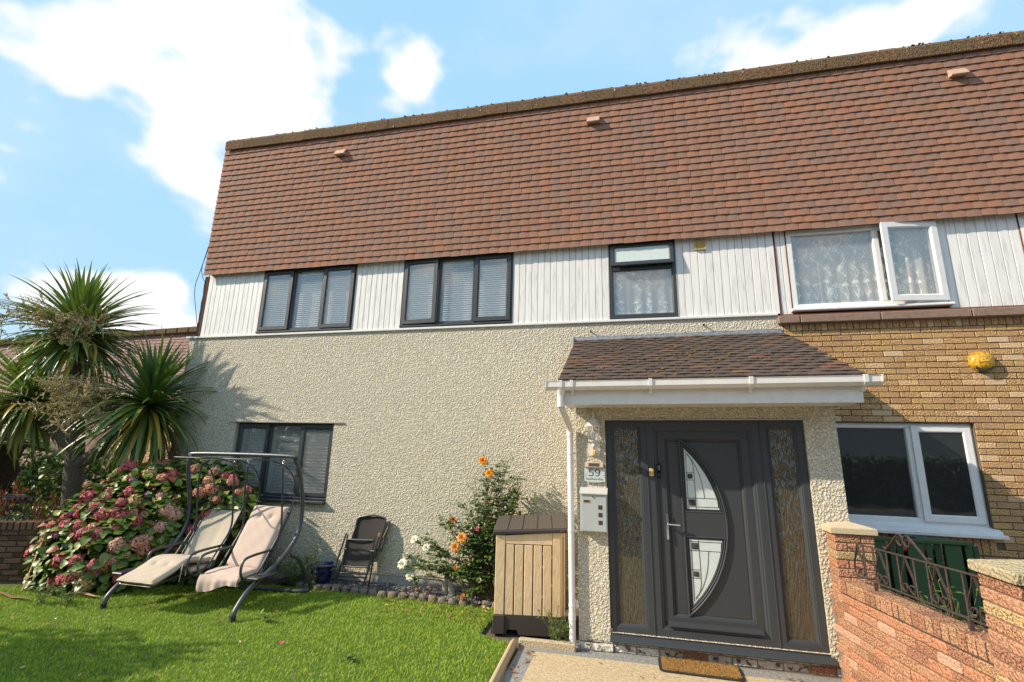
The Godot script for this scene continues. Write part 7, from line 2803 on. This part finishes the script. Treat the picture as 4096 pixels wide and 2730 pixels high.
func build_roses() -> void:
	var o := Vector3(-2.1, 0.05, 0.3)
	var t := thing("rose_bush", "rambling rose bush with orange and white roses against wall", "rose bush", o)
	var fl := [[-2.024, 1.844, 0.35, "rose_orange", 0.052], [-1.929, 1.677, 0.33, "rose_orange", 0.05], [-2.262, 0.834, 0.4, "rose_apricot", 0.058], [-2.344, 0.715, 0.42, "rose_apricot", 0.055], [-2.334, 0.447, 0.4, "rose_apricot", 0.034], [-2.402, 1.05, 0.38, "rose_red", 0.032], [-2.054, 0.947, 0.36, "rose_pink", 0.036], [-2.977, 0.76, 0.35, "rose_white", 0.045], [-3.114, 0.443, 0.38, "rose_white", 0.055], [-2.985, 0.296, 0.38, "rose_white", 0.048], [-2.786, 0.664, 0.35, "rose_white", 0.042], [-3.095, 0.534, 0.33, "rose_white", 0.04], [-2.021, 0.313, 0.36, "rose_white", 0.036], [-2.2, 0.12, 0.42, "rose_apricot", 0.038], [-2.45, 1.02, 0.34, "rose_orange", 0.022], [-1.50, 1.18, 0.3, "fallen1", 0.025], [-2.12, 0.90, 0.3, "fallen1", 0.022]]
	var open := rose_mesh(1.0)
	var bud := rose_mesh(0.35)
	var g := Geo.new()
	var leaves := []
	var roots := [Vector3(0.1, 0, -0.02), Vector3(0.25, 0, 0.02), Vector3(-0.05, 0, 0.02), Vector3(0.32, 0, -0.05)]
	var tips := []
	for f in fl:
		tips.append(Vector3(f[0], f[1] - f[4] * 0.6, f[2]) - o)
	for i in 62:
		# more shoots between the blooms
		var y := R(0.25, 1.75)
		var spread := lerpf(0.95, 0.28, clampf((y - 0.4) / 1.3, 0, 1))
		tips.append(Vector3(-0.05 + R(-spread, spread * 0.62) + 0.42 * smoothstep(0.6, 1.6, y), y, R(-0.14, 0.12)))
	for q in [Vector3(0.85, 1.18, 0.0), Vector3(0.78, 1.3, 0.0), Vector3(0.4, 1.8, 0.0), Vector3(0.62, 1.55, 0.0)]:
		tips.append(q)
	for i in tips.size():
		var r0: Vector3 = roots[i % 4]
		var tp: Vector3 = tips[i]
		var m1 := r0.lerp(tp, 0.35) + Vector3(R(-0.08, 0.08), 0.12, R(-0.05, 0.05))
		var m2 := r0.lerp(tp, 0.7) + Vector3(R(-0.08, 0.08), 0.1, R(-0.04, 0.05))
		var path := spline([r0, m1, m2, tp], 4)
		var rad := []
		for k in path.size():
			rad.append(lerpf(0.007, 0.0025, float(k) / path.size()))
		g.tube(path, rad, 5)
		for k in range(4, path.size()):
			for c in (3 if k > 6 else 2):
				leaves.append([path[k], tp - r0])
	part(t, "stems", g, M.stem)
	# five leaflets on each leaf stalk
	var lm := leaf_mesh(0.05, 0.034, 0.3, 0.3)
	var sets := {}
	for q in leaves:
		if rng.randf() < 0.52:
			continue
		var d: Vector3 = (Vector3(R(-1, 1), R(-0.35, 0.6), R(-0.5, 1)) + q[1].normalized() * 0.3).normalized()
		var side: Vector3 = d.cross(Vector3.UP).normalized()
		var m := "rleaf%d" % [0, 0, 1, 1, 2][rng.randi() % 5]
		if not sets.has(m):
			sets[m] = []
		for k in 5:
			var p: Vector3 = q[0] + d * (0.025 + 0.028 * (k / 2))
			var dd: Vector3 = d if k == 4 else (d * 0.5 + side * (1 if k % 2 else -1)).normalized()
			var upv := (Vector3.UP + Vector3(R(-0.4, 0.4), 0, R(0.0, 0.6))).normalized()
			var x := upv.cross(dd).normalized()
			sets[m].append(Transform3D(Basis(x, dd.cross(x), dd).scaled_local(Vector3.ONE * R(0.75, 1.3)), p))
	for m in sets:
		many(t, "leaf", lm, M[m], sets[m])
	for f in fl:
		var d := Vector3(R(-0.4, 0.4), 0.55, 0.8).normalized()
		part(t, "rose", open if f[4] > 0.04 else bud, M[f[3]], Transform3D(rot_to(d) * Basis.from_scale(Vector3.ONE * f[4]), Vector3(f[0], f[1], f[2]) - o + Vector3(0, 0, 0.07)))
	var hips := Geo.new()
	for i in 26:
		var p: Vector3 = tips[17 + rng.randi() % 60] + Vector3(R(-0.03, 0.03), R(0, 0.04), R(-0.02, 0.02))
		hips.lathe([[0.0, -0.008], [0.007, -0.003], [0.006, 0.006], [0.0, 0.01]], 6, p)
	part(t, "hips", hips, M.hleaf3).set_meta("kind", "stuff")

# a small upright weed
func weed(label: String, at: Vector3, hgt: float, spread: float, n: int, leafs: int, size: float, bloom := "") -> void:
	var t := thing("weed", label, "weed", at)
	var g := Geo.new()
	var xs := []
	var tips := []
	for i in n:
		var b := Vector3(R(-spread, spread) * 0.25, 0, R(-spread, spread) * 0.25)
		var tip := Vector3(R(-spread, spread), hgt * R(0.55, 1.0), R(-spread, spread))
		var path := spline([b, b.lerp(tip, 0.5) + Vector3(R(-0.02, 0.02), hgt * 0.12, 0), tip], 4)
		g.tube(path, 0.0022, 4, false)
		tips.append(tip)
		for k in leafs:
			var p: Vector3 = path[1 + rng.randi() % (path.size() - 1)]
			var d := Vector3(R(-1, 1), R(-0.2, 0.7), R(-1, 1)).normalized()
			var x := Vector3.UP.cross(d).normalized()
			xs.append(Transform3D(Basis(x, d.cross(x), d).scaled_local(Vector3.ONE * R(0.6, 1.3)), p))
	part(t, "stems", g, M.stem_green)
	many(t, "leaf", leaf_mesh(size, size * 0.45, 0.3, 0.3), M.weed, xs)
	if bloom:
		var gb := Geo.new()
		for tip in tips:
			gb.lathe([[0.0, -0.004], [0.009, 0.0], [0.006, 0.008], [0.0, 0.01]], 6, tip)
		part(t, "blooms", gb, M[bloom]).set_meta("kind", "stuff")

func build_weeds() -> void:
	weed("yellow flowered ragwort growing in front of the blue pot", Vector3(-4.42, 0.05, 0.52), 0.62, 0.12, 7, 9, 0.05, "yellow_bloom")
	weed("bushy weed growing under the storage box by the kerb", Vector3(-0.86, 0.0, 1.42), 0.36, 0.2, 26, 12, 0.03)
	weed("small weed between the blue pot and window wall", Vector3(-4.82, 0.06, 0.2), 0.24, 0.08, 9, 8, 0.03)
	weed("leafy weeds under the seat at the swing's back right leg", Vector3(-4.85, 0.02, 0.38), 0.42, 0.3, 30, 12, 0.06)
	weed("low weeds trailing behind the swing's rear bar", Vector3(-5.5, 0.02, 0.42), 0.3, 0.35, 26, 10, 0.06)
	weed("scraggly weed on lawn in front of hydrangea, left one", Vector3(-7.15, 0.0, 2.06), 0.24, 0.18, 12, 8, 0.04)
	weed("spreading weed on lawn close to swing's outer front foot", Vector3(-6.85, 0.0, 1.98), 0.26, 0.22, 18, 8, 0.035)
	weed("single green dandelion tuft on lawn right of swing", Vector3(-4.15, 0.0, 1.72), 0.13, 0.08, 6, 3, 0.06)
	weed("green plant tuft growing at hydrangea's foot", Vector3(-7.4, 0.0, 1.78), 0.2, 0.12, 12, 10, 0.035)
	weed("yellow green stems growing behind the iron railing", Vector3(2.15, 0.0, 2.75), 1.28, 0.22, 12, 6, 0.08)
	weed("low green plants spilling beside the bin store", Vector3(2.3, 0.0, 2.2), 1.05, 0.2, 14, 8, 0.05)
	weed("flat rosette weed in the lawn foreground", Vector3(-2.68, 0.0, 2.35), 0.05, 0.08, 8, 5, 0.05)
	weed("tiny seedling on the lawn edge by gravel", Vector3(-3.3, 0.0, 0.62), 0.1, 0.05, 5, 5, 0.04)
	weed("grass tuft and orange leaves at the downpipe foot", Vector3(-0.73, 0.0, 1.36), 0.2, 0.06, 12, 4, 0.05)

# ------------------------------------------------------------------ ground
func sheet(x0: float, z0: float, x1: float, z1: float, y: float) -> Geo:
	var g := Geo.new()
	g.poly([Vector3(x0, y, z0), Vector3(x1, y, z0), Vector3(x1, y, z1), Vector3(x0, y, z1)], Vector3.UP)
	return g

func build_ground() -> void:
	setting("ground", sheet(-150, -150, 150, 150, -0.03), M.earth)
	setting("road", sheet(-80, 10.5, 80, 16.0, -0.022), M.asphalt)
	setting("pavement", sheet(-80, 8.4, 80, 10.5, -0.018), M.path_border)
	# lawn: a bed of artificial turf
	var g := Geo.new()
	g.poly([Vector3(-9.4, 0.0, 1.86), Vector3(-7.6, 0, 1.1), Vector3(-5.0, 0, 0.38), Vector3(-1.75, 0, 0.36), Vector3(-1.7, 0, 1.3), Vector3(-1.27, 0, 1.5), Vector3(-1.3, 0, 6.0), Vector3(-9.4, 0, 6.0)], Vector3.UP)
	setting("lawn", g, M.turf_base)
	g = Geo.new()
	for i in 16:
		var p := Vector3(R(-0.03, 0.03), 0, R(-0.03, 0.03))
		var a := R(0, TAU)
		var d := Vector3(cos(a), 0, sin(a))
		var lean := Vector3(R(-0.014, 0.014), R(0.016, 0.027), R(-0.012, 0.012))
		var w := R(0.0016, 0.0026)
		g.poly([p - d * w, p + d * w, p + lean * 0.6 + d * w * 0.8, p + lean * 0.6 - d * w * 0.8], d.cross(Vector3.UP))
		g.poly([p + lean * 0.6 + d * w * 0.8, p + lean * 0.6 - d * w * 0.8, p + lean + Vector3(lean.x, 0.002, lean.z) * 0.5], d.cross(Vector3.UP))
	var clump := g.mesh()
	var sets := [[], [], []]
	var z := 0.40
	while z < 4.4:
		var x := -8.9
		while x < -1.3:
			var px := x + R(-0.02, 0.02)
			var pz := z + R(-0.02, 0.02)
			var back := 0.42
			if px < -5.0:
				back = lerpf(0.42, 1.9, clampf((-5.0 - px) / 4.2, 0.0, 1.0))
			var side := -1.72 if pz < 1.32 else (-1.30 if pz > 1.5 else -1.72 + (pz - 1.32) * 2.3)
			if pz > back and px < side and px < -1.29:
				sets[[0, 0, 0, 1, 1, 2][rng.randi() % 6]].append(Transform3D(Basis(Vector3.UP, R(0, TAU)).scaled(Vector3(1, R(0.75, 1.2), 1)), Vector3(px, 0.0, pz)))
			x += 0.043
		z += 0.043
	for k in 3:
		var o := many(self, numbered("grass"), clump, M["turf%d" % k], sets[k])
		tag(o, "short green artificial turf pile of the lawn", "grass")
	# path: pale bound gravel with a grey border
	g = Geo.new()
	g.poly([Vector3(-1.2, 0.004, 1.46), Vector3(-0.62, 0.004, 1.46), Vector3(-0.62, 0.004, 1.2), Vector3(2.2, 0.004, 1.2), Vector3(2.2, 0.004, 8.4), Vector3(-1.2, 0.004, 8.4)], Vector3.UP)
	setting("path_border", g, M.path_border)
	g = Geo.new()
	g.poly([Vector3(-1.02, 0.008, 1.62), Vector3(0.1, 0.008, 1.585), Vector3(1.9, 0.008, 1.56), Vector3(1.9, 0.008, 8.4), Vector3(-1.05, 0.008, 8.4)], Vector3.UP)
	setting("path", g, M.path)
	# gravel bed under the wall
	setting("flower_bed", sheet(-5.2, 0.0, -1.0, 0.42, 0.035), M.soil)
	var chip := Geo.new()
	chip.lathe([[0.0, -0.32], [0.8, -0.3], [1.0, 0.0], [0.75, 0.32], [0.0, 0.36]], 6)
	var cm := chip.mesh()
	var gs := [[], [], [], [], []]
	for i in 5200:
		var x := R(-5.0, -1.05)
		var q := pow(rng.randf(), 0.9)
		var zz := R(0.01, 0.42)
		var s := R(0.008, 0.02)
		var k: int = [0, 0, 0, 1, 1, 2, 2, 3, 4][rng.randi() % 9]
		if x < -3.4 and k > 2:
			k = rng.randi() % 2
		gs[k].append(Transform3D(Basis(Vector3(R(-1, 1), R(-1, 1), R(-1, 1)).normalized(), R(0, 1.1)) * Basis(Vector3.UP, R(0, TAU)) * Basis.from_scale(Vector3(s * R(0.8, 1.5), s * R(0.5, 0.9), s)), Vector3(x, 0.045 + R(0, 0.02) * q, zz)))
	for k in 5:
		var o := many(self, numbered("gravel"), cm, M["gravel%d" % k], gs[k])
		tag(o, "loose dark slate and pale gravel under the house wall", "gravel")
	# half buried edging stones
	for i in 21:
		var x := -4.72 + i * 0.147
		var zz := 0.405 + 0.02 * sin(i * 0.9) + R(-0.006, 0.006)
		var rows := []
		for j in 7:
			var f := j / 6.0
			var line := []
			for k in 13:
				var a := TAU * k / 12
				var rr := cos(f * PI * 0.5)
				line.append(Vector3(cos(a) * 0.07 * pow(rr, 0.6) * (1 + R(-0.06, 0.06)), 0.01 + 0.065 * sin(f * PI * 0.5), -sin(a) * 0.05 * pow(rr, 0.6)))
			line[12] = line[0]
			rows.append(line)
		g = Geo.new()
		g.grid(rows)
		g.lathe([[0.0, -0.03], [0.06, -0.03], [0.062, 0.02], [0.0, 0.02]], 12)
		single("edging_stone", "rounded buff stone edging the gravel bed beside the lawn", "stone", g, M.edging, Transform3D(Basis(Vector3.UP, R(-0.1, 0.1)), Vector3(x, 0, zz)), "edging stones along the gravel bed")

func build_litter() -> void:
	var words := ["russet", "orange brown", "dark maroon", "pale tan", "bright amber", "dark brown"]
	var shapes := []
	for k in 5:
		shapes.append(leaf_mesh(R(0.035, 0.06), R(0.018, 0.032), R(0.2, 0.9), R(-0.5, 0.4)))
	for i in 210:
		var k: int = [0, 0, 1, 1, 2, 2, 3, 5, 5][rng.randi() % 9]
		var p: Vector3
		var where := "fallen on the lawn"
		var lift := 0.030
		if i < 60:
			k = [1, 3, 4, 3, 0][rng.randi() % 5]
			p = Vector3(R(-3.2, -1.75), 0, R(0.5, 1.05))
			where = "fallen on lawn below the rose bush"
			if p.x > -1.75:
				continue
		elif i < 100:
			k = [1, 3, 4, 4][rng.randi() % 4]
			p = Vector3(R(-3.0, -1.75), 0, R(0.08, 0.38))
			lift = 0.075
			where = "fallen on gravel below the rose bush"
		elif i < 118:
			k = [1, 4, 0][rng.randi() % 3]
			p = Vector3(R(-1.16, -1.02), 0, R(1.54, 2.3))
			lift = 0.010
			where = "fallen on the path edge by the timber kerb"
		elif i < 126:
			p = Vector3(R(-0.5, 1.5), 0, R(1.55, 2.1))
			if absf(p.x - 0.555) < 0.42 and p.z < 1.75:
				continue
			k = 4
			lift = 0.014
			where = "fallen on the pale path"
		elif i < 134:
			p = Vector3(R(1.3, 1.74), 0, R(1.46, 1.62))
			k = [1, 4][i % 2]
			lift = 0.012
			where = "fallen where path meets garden wall"
		else:
			p = Vector3(R(-7.6, -1.5), 0, R(1.15, 3.4))
			if p.x > -1.75 and p.z < 1.4 or p.x < -5 and p.z < 1.7:
				continue
		p.y = lift
		single("fallen_leaf", words[k] + " dry leaf " + where, "leaf", shapes[i % 5], M["fallen%d" % k], Transform3D(Basis(Vector3.UP, R(0, TAU)) * Basis(Vector3(0, 0, 1), R(-0.5, 0.5)), p), "fallen leaves, " + words[k] + ", " + where)
	single("petal", "bright pink petal lying on the lawn", "petal", leaf_mesh(0.05, 0.05, 0.4, 0.2), M.pink_petal, Transform3D(Basis(Vector3.UP, 0.5), Vector3(-3.55, 0.033, 2.22)))
	single("paper_scrap", "scrap of bluish white paper on the shaded lawn", "litter", leaf_mesh(0.06, 0.045, 0.7, -0.3), M.paper_white, Transform3D(Basis(Vector3.UP, 1.2), Vector3(-6.35, 0.033, 2.45)))
	# long dry strap leaves below the cordyline
	var n := 0
	for q in [[-8.45, 2.12, 1.35, 1.1], [-8.3, 2.02, 1.2, 0.9], [-8.6, 2.3, 1.62, 1.0], [-8.1, 1.95, 1.45, 0.7]]:
		var g := Geo.new()
		var rows := []
		for j in 9:
			var t := j / 8.0
			var hw := 0.022 * (1.0 - pow(absf(t * 2 - 1), 3.0)) + 0.003
			rows.append([Vector3(-hw, 0.012 * sin(t * 9.0), t * q[3]), Vector3(0, 0.012 * sin(t * 9.0) + 0.008, t * q[3]), Vector3(hw, 0.012 * sin(t * 9.0), t * q[3])])
		g.grid(rows)
		single("dry_strap_leaf", ["longest fallen brown strap leaf at foot of boundary wall", "second fallen brown strap leaf nearest the boundary wall", "fallen strap leaf closest to the picture's left edge", "short fallen strap leaf pointing at hydrangea"][n], "leaf", g, M.dry_leaf_dark if n % 2 else M.dry_leaf, Transform3D(Basis(Vector3.UP, q[2]), Vector3(q[0], 0.034, q[1])), "dry strap leaves by the wall")
		n += 1
	var g2 := Geo.new()
	flat_bar(g2, spline([Vector3(0, 0, 0), Vector3(0.09, 0.35, 0.0), Vector3(0.13, 0.62, -0.02)], 4), 0.035, 0.006, Vector3(0.9, -0.2, 0.3))
	single("leaning_strap_leaf", "tan strap leaf leaning upright against hydrangea and wall", "leaf", g2, M.dry_leaf, Transform3D(Basis.IDENTITY, Vector3(-8.0, 0.0, 1.74)))
	g2 = Geo.new()
	var rows2 := []
	for j in 7:
		var t := j / 6.0
		var hw := 0.03 * sin(PI * (0.1 + 0.85 * t))
		rows2.append([Vector3(-hw, 0.02 + 0.02 * sin(t * 5.0), t * 0.42), Vector3(0, 0.012 * sin(t * 5.0), t * 0.42), Vector3(hw, 0.02 + 0.02 * sin(t * 5.0), t * 0.42)])
	g2.grid(rows2)
	single("curled_bract", "pale curled palm bract lying on lawn before hydrangea", "leaf", g2, M.dry_leaf, Transform3D(Basis(Vector3.UP, 1.75), Vector3(-7.15, 0.034, 1.75)))

# ------------------------------------------------------------------ what stands outside the frame
func build_surroundings() -> void:
	# tall hedge on the left that shades the front lawn
	var t := thing("tall_hedge", "tall hedge beyond the left edge that shades the lawn", "hedge", Vector3(-10.4, 0, 5.1))
	var lm := leaf_mesh(0.14, 0.09, 0.25, 0.3)
	var xs := [[], []]
	for i in 15000:
		var p := Vector3(R(-4.2, 3.4), pow(rng.randf(), 0.8) * 3.55, R(-0.75, 0.95))
		var top := 3.1 + 0.35 * sin(p.x * 1.7) + 0.2 * sin(p.x * 4.1 + 1.0)
		if p.y > top + R(-0.25, 0.1) or p.x > 3.2 - 0.25 * p.y + R(-0.2, 0.2):
			continue
		xs[i % 2].append(Transform3D(Basis(Vector3(R(-1, 1), R(-1, 1), R(-1, 1)).normalized(), R(0, TAU)), p))
	for k in 2:
		many(t, "foliage", lm, M["hedge%d" % k], xs[k])
	var g := Geo.new()
	for i in 12:
		var x := -4.0 + i * 0.62
		g.tube([Vector3(x, 0, 0.1), Vector3(x + R(-0.2, 0.2), 2.6, R(-0.1, 0.3))], [0.05, 0.015], 6)
	part(t, "stems", g, M.stem)
	# across the road: hedge, car and houses that the windows mirror
	t = thing("roadside_hedge", "long clipped hedge across the road", "hedge", Vector3(4, 0, 18.2))
	xs = [[], []]
	for i in 9000:
		xs[i % 2].append(Transform3D(Basis(Vector3(R(-1, 1), R(-1, 1), R(-1, 1)).normalized(), R(0, TAU)).scaled(Vector3.ONE * 1.6), Vector3(R(-16, 14), R(0.0, 2.1), R(-0.5, 0.6))))
	for k in 2:
		many(t, "foliage", lm, M["hedge%d" % (k * 2)], xs[k])
	g = Geo.new()
	g.bx(-16, 0, 0.0, 14, 1.9, 0.4)
	part(t, "core", g, M.dark_trunk)
	t = thing("opposite_terrace", "terrace of rendered houses across the road", "house", Vector3(4, 0, 24))
	g = Geo.new()
	var holes := []
	for i in 6:
		holes.append([-14.0 + i * 5.0, 3.6, -12.2 + i * 5.0, 4.8])
		holes.append([-14.0 + i * 5.0, 1.0, -12.2 + i * 5.0, 2.2])
	wall_with(g, -17, 0, 15, 5.3, -0.3, 0.0, holes)
	part(t, "wall", g, M.room_wall, Transform3D(Basis(Vector3.UP, PI), Vector3(-2, 0, 0)))
	for hq in holes:
		g = Geo.new()
		frame_ring(g, hq[0], hq[1], hq[2], hq[3], 0.08, -0.1, -0.03)
		g.bx((hq[0] + hq[2]) * 0.5 - 0.03, hq[1], -0.1, (hq[0] + hq[2]) * 0.5 + 0.03, hq[3], -0.04)
		part(t, "window_frame", g, M.upvc, Transform3D(Basis(Vector3.UP, PI), Vector3(-2, 0, 0)))
		g = Geo.new()
		g.bx(hq[0], hq[1], -0.2, hq[2], hq[3], -0.12)
		part(t, "window_glass", g, M.black_gloss, Transform3D(Basis(Vector3.UP, PI), Vector3(-2, 0, 0)))
	g = Geo.new()
	g.poly([Vector3(-17.3, 5.2, -0.4), Vector3(15.3, 5.2, -0.4), Vector3(15.3, 7.6, 2.0), Vector3(-17.3, 7.6, 2.0)], Vector3(0, 1, -1))
	g.poly([Vector3(-17.3, 5.2, 4.4), Vector3(15.3, 5.2, 4.4), Vector3(15.3, 7.6, 2.0), Vector3(-17.3, 7.6, 2.0)], Vector3(0, 1, 1))
	part(t, "roof", g, M.tile1)

func _ready() -> void:
	rng.seed = 20240
	# camera
	var cam := Camera3D.new()
	cam.name = "camera"
	cam.fov = 70.83
	cam.near = 0.05
	cam.far = 600.0
	cam.transform = Transform3D(Basis(Vector3.UP, deg_to_rad(14.1045)) * Basis(Vector3.RIGHT, deg_to_rad(12.807)) * Basis(Vector3(0, 0, 1), deg_to_rad(1.381)), Vector3(0, 2.0, 6.985))
	add_child(cam)
	cam.current = true
	# sky
	var we := WorldEnvironment.new()
	we.name = "environment"
	var env := Environment.new()
	env.background_mode = Environment.BG_SKY
	var sky := Sky.new()
	var pano := PanoramaSkyMaterial.new()
	pano.panorama = ImageTexture.create_from_image(sky_image())
	sky.sky_material = pano
	env.sky = sky
	env.tonemap_mode = Environment.TONE_MAPPER_LINEAR
	env.tonemap_exposure = 1.38
	env.background_energy_multiplier = 1.0
	env.sdfgi_enabled = true
	env.ssao_enabled = true
	env.ssil_enabled = true
	we.environment = env
	add_child(we)
	# sun: from the left, a little in front of the facade
	var sun := DirectionalLight3D.new()
	sun.name = "sun"
	sun.light_energy = 1.55
	sun.light_color = Color(1.0, 0.945, 0.86)
	sun.light_angular_distance = 0.6
	sun.shadow_enabled = true
	add_child(sun)
	sun.look_at_from_position(Vector3.ZERO, Vector3(2.3, -1.66, -1.0))
	make_materials()
	build_ground()
	build_house()
	build_porch()
	build_neighbour()
	build_garden_wall()
	build_left()
	build_surroundings()
	build_palms()
	build_left_planting()
	build_hydrangea()
	build_roses()
	build_railing()
	build_bin_store()
	build_swing()
	build_storage_box()
	build_chair()
	build_porch_fittings()
	build_small_things()
	build_weeds()
	build_litter()
